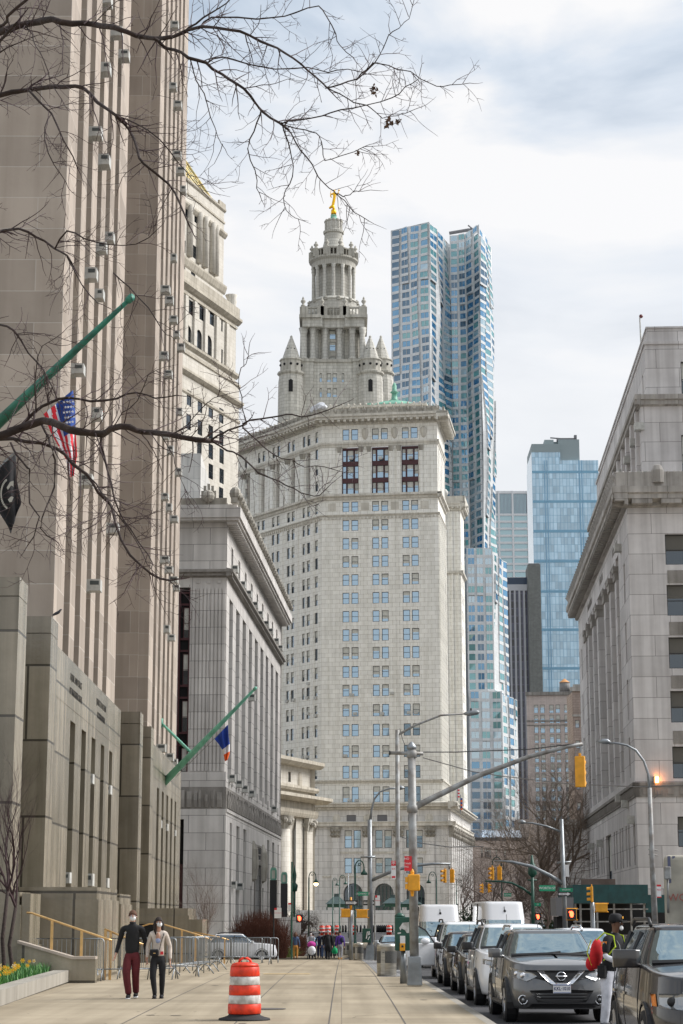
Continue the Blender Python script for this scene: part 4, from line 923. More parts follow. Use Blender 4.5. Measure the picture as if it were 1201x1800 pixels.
for (px, py0, dy) in ((512, 594, -1), (651, 594, -1), (670, 597, 1)):
 yy = TY + dy * RB * 1.02; x = atY(px, 650, yy).x
 def z_(y): return atY(px, y, yy).z
 s_ = tr(1, 650); mb = MB(); mb.lathe([(23 * s_, z_(760)), (22 * s_, z_(672)), (20.5 * s_, z_(662))], x, yy, 12)
 o = mb.build('turret', M_['T'], T); mb = MB(); mb.lathe([(20.5 * s_, z_(662)), (24 * s_, z_(659)), (24 * s_, z_(656)), (19 * s_, z_(654)), (19 * s_, z_(637)), (21 * s_, z_(635)), (20 * s_, z_(633))], x, yy, 12); mb.build('turret_cornice', M_['Tt'], o)
 mb = MB(); mb.lathe([(16.5 * s_, z_(634)), (10 * s_, z_(614)), (3.2 * s_, z_(596)), (2 * s_, z_(594)), (2.6 * s_, z_(592)), (.4 * s_, z_(589.5))], x, yy, 8); mb.build('spire', M_['T'], o)
 mb = MB()
 for k in range(-2, 3):
  a = -pi / 2 + k * .62; mb.sphere((x + 19 * s_ * cos(a), yy + 19 * s_ * sin(a), z_(644)), 2.4 * s_, 8, 5, 0)
  if abs(k) < 2: mb.sphere((x + 9.6 * s_ * cos(a), yy + 9.6 * s_ * sin(a), z_(615)), 1.2 * s_, 6, 4, 0)
 mb.box(x - 3.6 * s_, x + 3.6 * s_, yy - 22.8 * s_, yy - 18 * s_, z_(694), z_(674)); mb.lathe([(3.6 * s_, z_(674)), (2.6 * s_, z_(671.5)), (.4 * s_, z_(670))], x, yy - 19.2 * s_, 10); mb.build('openings', M_['dark'], o)
W_ = Wins(T, WS(g='glass_sky', g2='glass')); [W_.add(FT, *q, .3, 0) for q in hw]; [W_.add(Fc, *q, .2, 0) for q in wh]; W_.finish()
G = thing('gilded_statue', 'gilded female figure with raised arm on a ball at the very top of the tower', 'statue', (tcx, TY, tz(378)))
def gp(px, py, dy=0): p = atY(px, py, TY); return Vector((p.x, TY + dy, p.z))
mb = MB(); mb.lathe([(tr(4.6, 378), tz(378)), (tr(4.8, 372), tz(373)), (tr(4.2, 369), tz(369)), (tr(1, 368), tz(368))], tcx, TY, 12)
mb.build('ball', M_['gold'], G, True)
def skin_body(name, chains, mats, parent, sub=2, matf=None, radial=1.0):
 """one continuous surface grown from joints: chains of (point, radius[, radius2])"""
 me = bpy.data.meshes.new(name); V = []; E_ = []; R_ = []; ix = {}
 for ch in chains:
  prev = None
  for it in ch:
   p = tuple(round(c, 5) for c in it[0])
   if p not in ix: ix[p] = len(V); V.append(p); R_.append((it[1], it[2] if len(it) > 2 else it[1]))
   k = ix[p]
   if prev is not None and prev != k: E_.append((prev, k))
   prev = k
 W = WM(parent).inverted(); me.from_pydata([tuple(W @ Vector(p)) for p in V], E_, [])
 o = bpy.data.objects.new(name, me); COL.objects.link(o)
 md = o.modifiers.new('s', 'SKIN'); md.use_smooth_shade = True
 if hasattr(md, 'branch_smoothing'): md.branch_smoothing = .3
 if not me.skin_vertices: 
  bm = bmesh.new(); bm.from_mesh(me); bm.verts.layers.skin.verify(); bm.to_mesh(me); bm.free()
 for i, sv in enumerate(me.skin_vertices[0].data): sv.radius = R_[i]; sv.use_root = (i == 0)
 s2 = o.modifiers.new('u', 'SUBSURF'); s2.levels = sub; s2.render_levels = sub
 bpy.context.view_layer.update(); dg = bpy.context.evaluated_depsgraph_get(); me2 = bpy.data.meshes.new_from_object(o.evaluated_get(dg))
 o.modifiers.clear(); o.data = me2; bpy.data.meshes.remove(me); me2.name = name
 me2.materials.clear()
 for q in (mats if isinstance(mats, (list, tuple)) else [mats]): me2.materials.append(q)
 me2.polygons.foreach_set('use_smooth', [True] * len(me2.polygons)); me2.polygons.foreach_set('material_index', [0] * len(me2.polygons))
 if matf:
  for p in me2.polygons: p.material_index = matf(p.center, p.normal)
 setp(o, parent); return o
u = tr(1, 350)
skin_body('figure', [[(gp(586.5, 358), 3.0 * u), (gp(587, 353), 3.2 * u), (gp(588, 348), 2.6 * u), (gp(588.5, 344), 3.4 * u), (gp(588, 340), 3.0 * u), (gp(587.8, 337.6), 1.2 * u), (gp(587.6, 335.4), 2.2 * u, 2.4 * u), (gp(587.4, 333.4), 1.6 * u)],
 [(gp(588, 340), 3.0 * u), (gp(592.5, 342), 1.3 * u), (gp(594.5, 339.5), 1.0 * u), (gp(595.3, 336.2), .9 * u)],
 [(gp(588, 340), 3.0 * u), (gp(583, 341), 1.4 * u), (gp(581, 344), 1.1 * u), (gp(583, 347.5), 1.0 * u)],
 [(gp(586.5, 358), 3.0 * u), (gp(586, 364), 3.0 * u), (gp(587.5, 369), 2.0 * u)],
 [(gp(586.5, 358), 3.0 * u), (gp(582.5, 364), 2.7 * u), (gp(578.5, 366.5), 1.6 * u)]], M_['gold'], G, 1)
mb = MB(); c = gp(596, 335.2); mb.lathe([(.7 * u, c.z - .6 * u), (1.6 * u, c.z + .2 * u), (1.5 * u, c.z + 1.6 * u), (.8 * u, c.z + 1.0 * u)], c.x, c.y, 9); c = gp(580.6, 340); mb.tube([gp(582, 347), gp(581, 341), gp(582.2, 334.5)], [.5 * u, .7 * u, .4 * u], 6); mb.build('crown_and_branch', M_['gold'], G)
azE = az_of(1900)
def wall_frame(px, Y, az): p = atY(px, HZ, Y); return Fr(p.x, Y, az)
FE = wall_frame(553, 330, azE)
E_ = thing('courthouse_tower', 'cream stone courthouse tower with arched windows and gilded pyramid roof above a columned portico', 'building', FE.w(-10, 0, 0))
M_['E'] = stone('warm cream stone', (.60, .57, .51), 1.5, .8, .02, (.42, .38, .31), .06, .22, grime=(.60, .54, .42))
M_['Etrim'] = stone('cream moulding', (.50, .46, .385), 2.5, 6, .02, None, .1, .35, grime=(.5, .46, .38))
def ez(px, py, off=0, f=None): return (f or FE).pix(px, py, off)[1]
zt, zc1, zf, zk, zk2 = ez(550, 1347), ez(550, 1404), ez(550, 1418), ez(548, 1440), ez(548, 1462)
mb = MB(FE); wd = [(FE.pix(a, 1370)[0], FE.pix(b, 1370)[0], ez(a, 1374), ez(a, 1356)) for a, b in ((496, 500.5), (515, 519.5))]
mb.wall(-40, 0, zf + .2, zt - .4, wd, .4, y=.8); mb.wall(-40, -2.5, -1, zf, [], .3, y=3.5)
mb.fr(FE.sub(0, .0, pi / 2 + pi)); mb.build('portico_wall', M_['E'], E_)
mb = MB(FE); mb.quad((0, 0, -1), (0, 12, -1), (0, 12, zt), (0, 0, zt)); mb.quad((-7, 0.6, -1), (0, .6, -1), (0, .6, zf), (-7, .6, zf)); mb.build('end_wall', M_['E'], E_)
mb = MB(FE)
for z, d, h in ((zt - .5, 1.3, 1.1), (zc1 + .9, .6, .8), (zc1 - .9, 2.4, 1.0), (zk + .1, .5, 1.2)): mb.xprism([(.8, z), (-d * .5, z), (-d, z + h * .5), (-d, z + h), (.8, z + h)], -42, d)
mb.box(-40, .2, .1, .8, zk, zc1 - .8); mb.build('entablature', M_['Etrim'], E_)
mb = MB(FE); xx = FE.pix(535, 1370)[0]; mb.sphere((xx, .8, (zt + zc1) / 2), 1.3, 12, 8, 0, .8, .2, 1.2); mb.build('relief_medallion', M_['Etrim'], E_)
for px, r in ((503, 1.35), (545, 1.2)):
 x = FE.pix(px, 1500)[0]; mb = MB(FE)
 if px == 503: mb.lathe([(r * 1.2, -1), (r, 0), (r * .9, zk2)], x, .6, 14)
 else: mb.box(x - 1.6, x + .9, -.15, .4, -1, zk2)
 mb.build('column', M_['E'], E_, px == 503); mb = MB(FE)
 if px == 503: mb.lathe([(r * .9, zk2), (r * 1.35, zk)], x, .6, 12)
 else: mb.prism([(x - 1.6, -.2), (x + .9, -.2), (x + .9, .4), (x - 1.6, .4)], zk2, zk, 0, [(x - 1.9, -.6), (x + 1.2, -.6), (x + 1.2, .4), (x - 1.9, .4)])
 for k in range(6): a = -pi / 2 + (k - 2.5) * .6; mb.sphere((x + 1.5 * cos(a), .6 + 1.4 * sin(a), (zk + zk2) / 2 + .4 * (k % 2)), .5, 6, 4)
 mb.build('capital', M_['carve'], E_)
x = FE.pix(522, 1500)[0]; mb = MB(FE); mb.box(x - 1.6, x + 1.8, 1.2, 3.4, -1, zk2); mb.prism([(x - 1.6, 1.2), (x + 1.8, 1.2), (x + 1.8, 3.4), (x - 1.6, 3.4)], zk2, zk, 0, [(x - 2, .7), (x + 2.2, .7), (x + 2.2, 3.4), (x - 2, 3.4)]); mb.build('pilaster', M_['E'], E_)
W_ = Wins(E_, WS(g='glass_dk', g2='glass_dk', b='glass_dk')); [W_.add(FE.sub(0, .8), *q, .3, 0) for q in wd]
FT1 = wall_frame(410, 372, azE); ft = lambda px, py, f=None: (f or FT1).pix(px, py)
hs = []
for px, y in ((333, 700), (352, 712), (371, 722), (389.5, 731), (332, 742), (352, 752), (371, 761), (389.5, 770), (351, 787), (371, 794), (390, 802), (371, 829), (390, 837), (389, 870)):
 s, z = ft(px, y); hs.append((s - 1.1, s + 1.0, z - 1.45, z + 1.45))
zs1 = ft(405, 672)[1]
mb = MB(FT1); mb.wall(-34, 0, 20, zs1, hs, .15); mb.build('shaft_wall', M_['E'], E_)
mb = MB(FT1)
for py, d, h in ((703, .8, 1.1), (736, .25, .7), (672, .25, .6)): z = ft(412, py)[1]; mb.xprism([(0, z - h), (-d * .4, z - h * .8), (-d, z - .4), (-d, z), (0, z)], -34, d)
mb.build('shaft_cornice', M_['Etrim'], E_)
for q in hs: W_.add(FT1, *q, .12, 0)
F2e = FT1.sub(-.5, .6); zb2, zt2 = zs1, F2e.pix(402, 552)[1]
h2 = []
for px, y in ((337, 652), (356, 661), (374.5, 670), (393, 679)): s, z = F2e.pix(px, y - 0); 
for px, y in ((336.5, 541), (355, 551), (373, 560)): s, z = F2e.pix(px, y); h2.append((s - 1.1, s + 1.0, z - 1.4, z + 1.4))
for px, y in ((390.5, 570), (390.5, 627)): s, z = F2e.pix(px, y); h2.append((s - .35, s + .35, z - 1.5, z + 1.5))
ar = []
for px, y0, y1 in ((332, 611, 572), (350.5, 620, 580), (368, 630, 590)): s, z0 = F2e.pix(px, y0); z1_ = F2e.pix(px, y1)[1]; ar.append((s - 1.5, s + 1.2, z0, z1_))
mb = MB(F2e); mb.wall(-32, 0, zb2, zt2, h2 + ar, .35)
mb.fr(F2e)
for a, b, c, d in ar:
 n = 6; r = (b - a) / 2; xm = (a + b) / 2
 pts = [(xm - r * cos(pi * q / n), d - r + r * sin(pi * q / n)) for q in range(n + 1)]
 for (xa, za), (xb, zb) in zip(pts, pts[1:]): mb.quad((xa, .02, za), (xb, .02, zb), (xb, .02, d + .01), (xa, .02, d + .01))
mb.build('arcade_wall', M_['E'], E_)
mb = MB(F2e); mb_x = [F2e.pix(px, 590)[0] for px in (325, 341, 360, 380, 398)]
zc_ = F2e.pix(402, 660)[1]
for x in mb_x: mb.cut(); mb.box(x - .7, x + .5, -.45, -.01, F2e.pix(380, 634)[1], zt2 - 2.4)
mb.pieces('pilaster', M_['E'], E_)
mb = MB(F2e)
for py, d, h in ((552, 1.0, 1.3), (566, .25, .5), (650, .6, 1.1), (664, .3, .5)): z = F2e.pix(402, py)[1]; mb.xprism([(0, z - h), (-d * .4, z - h * .8), (-d, z - .5), (-d, z), (0, z)], -32, d)
mb.build('arcade_cornice', M_['Etrim'], E_)
for q in h2: W_.add(F2e, *q, .15, 0)
for a, b, c, d in ar: W_.add(F2e, a, b, c, d, .3, 3)
zb3 = zt2; mb = MB(F2e); mb.box(-32, .5, -.6, -.2, zb3, zb3 + 2.2); mb.build('balustrade', M_['Etrim'], E_)
mb = MB(F2e); mb.lathe([(.7, zb3), (.8, zb3 + 1.8), (1.1, zb3 + 3.6), (.9, zb3 + 4.1), (1.3, zb3 + 4.9), (.3, zb3 + 5.1)], -.6, .8, 10); mb.build('corner_urn', M_['Dtrim'], E_, True)
F3e = wall_frame(378, 378, azE); z3t = F3e.pix(375, 352)[1]; g3 = []
for px, y in ((327, 384), (346, 396), (323, 432), (342, 443), (322, 470), (340, 481), (331, 448)): s, z = F3e.pix(px, y - 14 if y < 400 else y); g3.append((s - 1.1, s + .9, z - 1.3, z + 1.3))
mb = MB(F3e); mb.wall(-32, 0, zb3 - 1, z3t, g3[:6], .2); mb.build('belfry_wall', M_['E'], E_)
mb = MB(F3e)
for px in (331, 348, 358, 371, 377): x = F3e.pix(px, 440)[0]; mb.cut(); mb.lathe([(.75, F3e.pix(370, 480)[1]), (.65, F3e.pix(370, 402)[1]), (1.0, F3e.pix(370, 392)[1])], x, -.3, 8)
mb.pieces('engaged_column', M_['E'], E_, True)
mb = MB(F3e)
for py, d, h in ((395, .6, 1.2), (352, .35, .8), (375, .2, .5), (490, .6, 1.8)): z = F3e.pix(375, py)[1]; mb.xprism([(0, z - h), (-d * .4, z - h * .8), (-d, z - .4), (-d, z), (0, z)], -32, d)
mb.build('belfry_cornice', M_['Etrim'], E_)
for q in g3[:6]: W_.add(F3e, *q, .15, 0)
W_.finish()
mb = MB(F3e); e0 = F3e.pix(364, 318)
b0 = [(-1.6, 1.0, z3t), (-1.6, 24, z3t), (-26, 24, z3t), (-26, 1.0, z3t)]; ap = F3e.pix(305, 215); apx = (ap[0], 12, z3t + 23)
for k in range(4): mb.poly([b0[k], b0[(k + 1) % 4], apx], 0)
M_['roofgold'] = dirty('gilded roof tiles', (.62, .46, .14), .5, amt=.5, scale=2, col2=(.20, .24, .18))
mb.build('pyramid_roof', M_['roofgold'], E_); mb = MB(F3e)
for k in range(3): a, b = Vector(b0[k]), Vector(apx); mb.tube([tuple(a + (b - a) * t) for t in (0, 1)], .35, 6, cap=False)
for k in range(6):
 t0 = .06 + k * .13; L1 = Vector(b0[0]).lerp(Vector(apx), t0); R1 = Vector(b0[3]).lerp(Vector(apx), t0); mb.tube([tuple(L1), tuple(R1)], .2, 5)
 for j in range(5): p_ = L1.lerp(R1, j / 8.0); q_ = Vector(apx) * .12 + p_ * .88; mb.tube([tuple(p_), tuple(q_.lerp(R1, .06))], .14, 4)
mb.build('gilded_ribs', M_['roofgold'], E_); mb = MB(F3e); mb.box(-20, -.2, .5, 20, z3t, z3t + .6); mb.box(-3, .1, -.3, .1, z3t, z3t + 1.0); mb.build('roof_parapet', M_['Etrim'], E_)
mb = MB(); c = FT1.w(-13, 12, 0); mb.prism([FT1.w(x, y, 0).xy[:] for x, y in ((-34, .6), (-.1, .6), (-.1, 20), (-34, 20))], 0, zs1 - .1); mb.prism([F2e.w(x, y, 0).xy[:] for x, y in ((-32, .9), (-.05, .9), (-.05, 18), (-32, 18))], zs1, zt2); mb.prism([F3e.w(x, y, 0).xy[:] for x, y in ((-32, .6), (-.05, .6), (-.05, 16), (-32, 16))], zt2, z3t)
mb.build('rear_mass', M_['E'], E_)
KB = thing('pale_annex', 'plain pale stone block rising just behind the shell cornice of the grey office building', 'building', atY(340, 900, 230))
fk = wall_frame(341, 240, pi / 2); zt = fk.pix(330, 797)[1]; mb = MB(fk); mb.quad((-12, 0, 0), (0, 0, 0), (0, 0, zt), (-12, 0, zt)); fk2 = fk.sub(0, 0, az_of(1500) - pi / 2)
zt2_ = fk2.pix(372, 860)[1]; xe = fk2.pix(392, 880)[0]
mb.fr(fk2); mb.poly([(0, 0, 0), (xe, 0, 0), (xe, 0, zt2_ * .93), (0, 0, zt)]); mb.fr(fk); mb.box(-12, -.02, .02, 10, 0, zt - .05); mb.build('wall', stone('annex stone', (.66, .65, .62), 1.6, 1.6, .02, (.4, .4, .4)), KB)
M_['steel'] = stone('rippled stainless panels', (.66, .68, .69), 2.4, 1.7, .05, (.52, .52, .50), .10, .10, rough=.36, spec=.6, grime=(.6, .62, .6), bump=0)
M_['steel'].node_tree.nodes['Principled BSDF'].inputs['Metallic'].default_value = .25
GT = thing('rippled_tower', 'very tall rippled stainless steel apartment tower with bay windows, right of the columned tower', 'skyscraper', atY(780, HZ, 730))
YG = 722
def gpt(px, Y): p = atY(px, HZ, Y); return (p.x, Y)
def cpx(px, py): return 600.5 + (px - 600.5) * (1 + (HZ - py) * sin(PIT) / F * 1.0)
glw = []
def rip_facade(P, z0, z1, nb, seed, amp=1.1, fh=3.3, mullion=True, crown=0):
 (xa, ya), (xb, yb) = P; Lf = hypot(xb - xa, yb - ya); ux, uy = (xb - xa) / Lf, (yb - ya) / Lf; nx, ny = uy, -ux
 nf = int((z1 - z0) / fh); fh = (z1 - z0) / nf; bw = Lf / nb; mb = MB(); gl = []
 def off(u, z): return amp * (noise.noise(Vector((u * .16 + seed * 7.3, z * .026, seed * 3.1))) * 1.5 + .35 * sin(u * .55 + z * .05 + seed))
 def pt(u, z, d=0): o = off(u, z) * min(1, min(u, Lf - u) / 2.0 + .15) + d; return (xa + ux * u + nx * o, ya + uy * u + ny * o, z)
 us = [0]
 for b in range(nb): us += [b * bw + bw * .15, b * bw + bw * .85]
 us.append(Lf)
 for f in range(nf):
  za = z0 + f * fh; zw0, zw1 = za + fh * .27, za + fh * .93; cr = crown and f >= nf - crown
  if cr: zw0, zw1 = za + fh * .08, za + fh * .98
  for i in range(len(us) - 1):
   u0, u1 = us[i], us[i + 1]; win = i % 2 == 1
   b = i // 2; push = .0
   if win: push = .55 * (1 if noise.noise(Vector((b * 1.7 + seed, f * .09, seed * 2))) > -.05 else 0)
   for (zA, zB, g) in ((za, zw0, 0), (zw0, zw1, 1), (zw1, za + fh, 0)):
    if win and g:
     gl.append([pt(u0, zA, push - .1), pt(u1, zA, push - .1), pt(u1, zB, push - .1), pt(u0, zB, push - .1)])
     mb.quad(pt(u0, zA, 0), pt(u0, zA, push), pt(u0, zB, push), pt(u0, zB, 0)); mb.quad(pt(u1, zA, push), pt(u1, zA, 0), pt(u1, zB, 0), pt(u1, zB, push))
    else: mb.quad(pt(u0, zA, push), pt(u1, zA, push), pt(u1, zB, push), pt(u0, zB, push))
   if win and push:
    for zz in (zw0 - .3,): mb.quad(pt(u0, zz, 0), pt(u1, zz, 0), pt(u1, zz, push), pt(u0, zz, push))
    mb.quad(pt(u0, za, 0), pt(u0, za, push), pt(u0, zw0, push), pt(u0, zw0, 0)); mb.quad(pt(u1, za, push), pt(u1, za, 0), pt(u1, zw0, 0), pt(u1, zw0, push))
   if win:
    um = (u0 + u1) / 2; mb.quad(pt(um - .07, zw0, push - .02), pt(um + .07, zw0, push - .02), pt(um + .07, zw1, push - .02), pt(um - .07, zw1, push - .02))
 mb.build('facade', M_['steel'], GT); glw.extend(gl)
def zt_(px, py, Y): return atY(px, py, Y).z
XA = cpx
tops = zt_(750, 397, YG)
A1, A2, A3, A4, A5, A6, A7 = gpt(XA(693, 700) - 4, YG + 6), gpt(XA(757, 600), YG - 4), gpt(XA(793, 600), YG + 22), gpt(XA(822, 600), YG + 20), gpt(XA(836, 600), YG + 10), gpt(XA(846, 600), YG + 9), gpt(XA(868, 640), YG + 34)
rip_facade((A1, A2), 60, tops, 4, 1, crown=0); rip_facade((A2, A3), 60, tops, 3, 2, 1.3)
tp2 = zt_(830, 411, YG + 20)
rip_facade((A3, A4), 60, tp2, 2, 3, .6); rip_facade((A4, A6), 60, tp2, 2, 4, .9); rip_facade((A6, A7), 60, tp2 - 1, 3, 5, 1.3)
zm = zt_(860, 965, YG - 6); B1, B2, B3 = gpt(XA(824, 1100) - 2, YG - 8), gpt(XA(868, 1100), YG - 8), gpt(XA(893, 1080), YG + 12)
rip_facade((B1, B2), 0, zm, 3, 6, .7, 3.6); rip_facade((B2, B3), 0, zm - 2, 3, 7, 1.0, 3.6)
zn = zt_(880, 1215, YG - 16); C1, C2, C3 = gpt(XA(826, 1300), YG - 16), gpt(XA(884, 1300), YG - 16), gpt(XA(911, 1300), YG + 6)
rip_facade((C1, C2), -1, zn, 3, 8, .6, 3.6); rip_facade((C2, C3), -1, zn - 1, 3, 9, .9, 3.6)
mb = MB(); mb.prism([A1, A2, A3, A4, A6, A7, (A7[0] - 3, A7[1] + 20), (A1[0] + 2, A1[1] + 40)], 55, tp2 - 3); mb.prism([(x, y) for x, y in (A1, A2, A3, (A3[0] - 4, A3[1] + 25), (A1[0] + 2, A1[1] + 30))], tp2 - 3, tops - .6)
def inset(P, k=.4): return P
mb.v = [(x * .9995, y + 2.2, z) for x, y, z in mb.v]
mb.prism([(p[0], p[1] + .9) for p in (B1, B2, B3, (B3[0], B3[1] + 30), (B1[0], B1[1] + 30))], -1, zm - 2.5); mb.prism([(p[0], p[1] + .9) for p in (C1, C2, C3, (C3[0], C3[1] + 20), (C1[0], C1[1] + 20))], -1, zn - 1.5)
mb.build('tower_core', M_['steel'], GT)
M_['gG'] = [glass('tower glass blue', (.02, .13, .28), refl=.32, tint=(.50, .78, 1)), glass('tower glass pale', (.18, .32, .38), refl=.42, tint=(.8, .92, 1)), glass('tower glass dark', (.03, .07, .11), refl=.18, tint=(.6, .8, 1)), glass('tower glass sea green', (.07, .21, .23), refl=.28, tint=(.6, .92, .95))]
random.seed(3); random.shuffle(glw); mbs = MB()
for k, q in enumerate(glw):
 c_ = q[0]; s_ = noise.noise(Vector((c_[0] * .13 + c_[1] * .11, 3.1, c_[2] * .035))) + random.gauss(0, .16); m_ = 2 if s_ < -.34 else 0 if s_ < -.02 else 3 if s_ < .22 else 1
 if k < 100: mb = MB(); mb.quad(*q); mb.build('window', M_['gG'][m_], GT)
 else: mbs.quad(*q, m_)
mbs.build('window', M_['gG'], GT)['kind'] = 'stuff'
mb = MB(); a = atY(790, 410, YG + 40); b = atY(825, 404, YG + 40); mb.tube([a, b], .7, 6); c = atY(823, 396, YG + 40); d = atY(834, 405, YG + 40); mb.tube([c, d], .35, 5); mb.tube([atY(830, 401, YG + 40), b], .5, 5); mb.build('roof_crane', M_['louver'], GT)
M_['F'] = stone('blue curtain wall', (.50, .68, .80), 1.55, 3.4, .08, (.18, .36, .50), .26, .2, rough=.12, spec=.9, off=0, grime=(.5, .75, .95), bump=0)
M_['F'].node_tree.nodes['Principled BSDF'].inputs['Metallic'].default_value = .35
FF = Fr(gpt(cpx(943, 1200), 860)[0], 860, radians(91)); BT = thing('blue_glass_tower', 'wide blue glass curtain wall tower with grey rooftop machinery, behind the right limestone building', 'skyscraper', FF.w(14, 0, 0))
ff = lambda px, py: FF.pix(px, py)
w1 = ff(1057, 1000)[0]; z1_, z2_ = ff(1000, 800)[1], ff(1040, 809)[1]; zm1 = ff(960, 786)[1]; xm = ff(985, 800)[0]
mb = MB(FF); mb.box(0, w1, 0, 30, -1, z2_ - .0); mb.box(0, xm, .4, 28, z2_, z1_ + 1.5); mb.build('curtain_wall', M_['F'], BT)
mb = MB(FF); x = 0
for k, xx in enumerate((.18, .22, .70, .74)): mb.cut(); mb.box(w1 * xx, w1 * xx + .45, -.15, 0, 0, z2_)
z = 6
mb.pieces('mullion_strip', mat('steel blue mullion', (.22, .42, .58), .4), BT)
mb = MB(FF)
while z < z2_: mb.cut(); mb.box(0, w1, -.10, 0, z, z + 1.15); z += 17.4 if int(z) % 2 else 13.8
mb.pieces('spandrel_band', mat('deep blue spandrel', (.20, .42, .58), .25), BT)
mb = MB(FF); mb.box(.1, xm, .3, 27, z1_ + 1.5, zm1 + 1.6); xa, xb_ = ff(958, 780)[0], ff(1019, 780)[0]; zt = ff(1000, 771)[1]; mb.box(xa, xa + 4.2, 2, 9, zm1, zt); mb.box(xa + 6.4, xb_, 1.5, 18, z2_, zt); mb.box(xa + 4.2, xa + 6.4, 6, 9, zm1, zt)
mb.build('rooftop_plant', mat('plant grey', (.30, .36, .37), .7), BT)
mb = MB(FF); a = ff(969, 765); b = ff(1015, 769); mb.box(b[0] - 9, b[0], 4, 6, b[1] - .5, b[1] + .8); mb.tube([(a[0], 5, a[1]), (b[0] - 4, 5, b[1] + .4)], .35, 5); mb.box(b[0] - 1, b[0] + .2, 4, 6, b[1], b[1] + 2.2); mb.build('roof_crane', M_['louver'], BT)
FH = Fr(gpt(cpx(872, 950), 1130)[0], 1130, radians(90)); WT = thing('white_banded_tower', 'far office tower with white columns and spandrels over blue glass bands', 'skyscraper', FH.w(10, 0, 0))
zt = FH.pix(900, 863)[1]; wH = 24.5; mb = MB(FH); mb.box(0, wH, .6, 30, 0, zt - .3); mb.build('glass_core', glass('banded glass', (.13, .24, .27), refl=.35, tint=(.75, .95, 1)), WT)
z0, z1_ = FH.pix(900, 1030)[1], FH.pix(900, 906)[1]; white = mat('white aluminium', (.74, .75, .76), .5); mb = MB(FH)
n = 10
for k in range(n + 1): z = z0 + (z1_ - z0) * k / n; mb.cut(); mb.box(0, wH, 0, .6, z - .2, z + 1.15)
mb.cut(); mb.box(0, wH, 0, .6, zt - 1.6, zt); mb.pieces('spandrel', white, WT)
mb = MB(FH)
for px in (877.5, 902, 929): x = FH.pix(px, 950)[0]; mb.cut(); mb.box(x - .45, x + .65, -.6, -.02, z0 - 2, zt)
mb.pieces('column', white, WT)
mb = MB(FH); x = 0
while x < wH: mb.box(x, x + .35, .2, .59, z1_ + 1.2, zt - 1.6); x += .8
mb.build('plant_louvres', mat('bluish louvre', (.28, .32, .38), .5), WT)
FI = Fr(gpt(cpx(888, 1150), 800)[0], 800, radians(92)); ST = thing('striped_tower', 'dark tower with white vertical stripes beside the rippled steel tower', 'skyscraper', FI.w(6, 0, 0))
zt = FI.pix(912, 1038)[1]; wI = 12.2; mb = MB(FI); mb.box(0, wI, .4, 20, 0, zt); mb.build('wall', stone('dark window grid', (.035, .045, .08), 1.8, 3.2, .22, (.10, .10, .16), .9, .1, rough=.2, spec=.7, off=0, bump=0), ST)
mb = MB(FI)
for k in range(7): mb.cut(); mb.box(.2 + 1.95 * k, .95 + 1.95 * k, 0, .39, 0, zt + .3)
mb.cut(); mb.box(0, wI, -.02, .39, zt, zt + 2.6); mb.pieces('stripe', mat('white stripe', (.50, .51, .54), .6), ST); mb = MB(FI); mb.box(0, wI, .2, 12, zt + 2.6, zt + 5.6); mb.build('dark_attic', mat('navy attic', (.02, .045, .09), .3), ST)
xg = FI.pix(930, 1200)[0]; xg2 = FI.pix(952, 1200)[0]; sl = thing('dark_brick_slab', 'blank dark grey brick slab standing between the striped tower and the blue glass tower', 'building', FI.w(xg + 2, -4, 0))
mb = MB(FI); mb.box(xg, xg2, -8, 8, 0, FI.pix(940, 998)[1]); mb.build('wall', stone('dark grey brick', (.19, .20, .19), .9, .5, .04, (.14, .14, .14), .15, .15), sl); mb = MB(FI); mb.box(xg + .3, xg2 - .3, -7.7, 7.7, FI.pix(940, 998)[1], FI.pix(940, 996)[1]); mb.build('coping', M_['louver'], sl)
FJ = Fr(gpt(cpx(928, 1350), 520)[0], 520, radians(96)); J = thing('brown_loft_building', 'pinkish brown masonry building with paired windows behind the big bare tree', 'building', FJ.w(6, 0, 0))
zt = FJ.pix(980, 1222)[1]; wJ = 17; zs = [FJ.pix(960, y)[1] for y in (1246, 1264, 1281, 1298.5, 1316, 1333, 1350, 1367, 1384, 1401, 1418, 1435, 1452, 1470, 1488)]
wx = [(FJ.pix(a, 1250)[0], FJ.pix(b, 1250)[0]) for a, b in ((939, 946), (950, 957.5), (966, 973.5), (977, 984.5), (992, 999.5), (1003, 1011))]
hs = [(a, b, z - 1.1, z + 1.1) for a, b in wx for z in zs]; mb = MB(FJ); mb.wall(0, wJ, -1, zt, hs, .3)
mb.fr(FJ.sub(0, 0, -pi / 2 + .0)); mb.fr(FJ); mb.box(0, wJ, .35, 22, -1, zt - .2); mb.build('wall', stone('pinkish brown brick', (.60, .52, .48), 1.2, .45, .03, (.46, .40, .37), .08, .15, grime=(.65, .6, .56)), J)
mb = MB(FJ); mb.box(-.3, wJ, -.5, .2, zt, zt + .9)
for y in (1264 - 9 + 17, 1300 + 0): pass
z = FJ.pix(960, 1268)[1]; mb.box(-.15, wJ, -.2, -.01, z - .1, z + .35); z = FJ.pix(960, 1273.5)[1]; mb.box(-.15, wJ, -.12, -.01, z - .3, z - .05); mb.build('cornice', M_['Bfr'], J)
mb = MB(FJ); xa, xb_ = FJ.pix(1008, 1230)[0], wJ + 8; mb.box(xa, xb_, -.2, 8, zt - 30, FJ.pix(1015, 1203)[1]); mb.build('corner_bay', M_['Ctrim'], J)
W_ = Wins(J, WS(g='glass_sky', g2='glass')); [W_.add(FJ, *q, .2, 0) for q in hs]; W_.finish(90)
wt = thing('water_tank', 'old wooden rooftop water tank with an orange conical cap on the brown loft building', 'water tank', FJ.w(FJ.pix(993, 1210)[0], 8, zt))
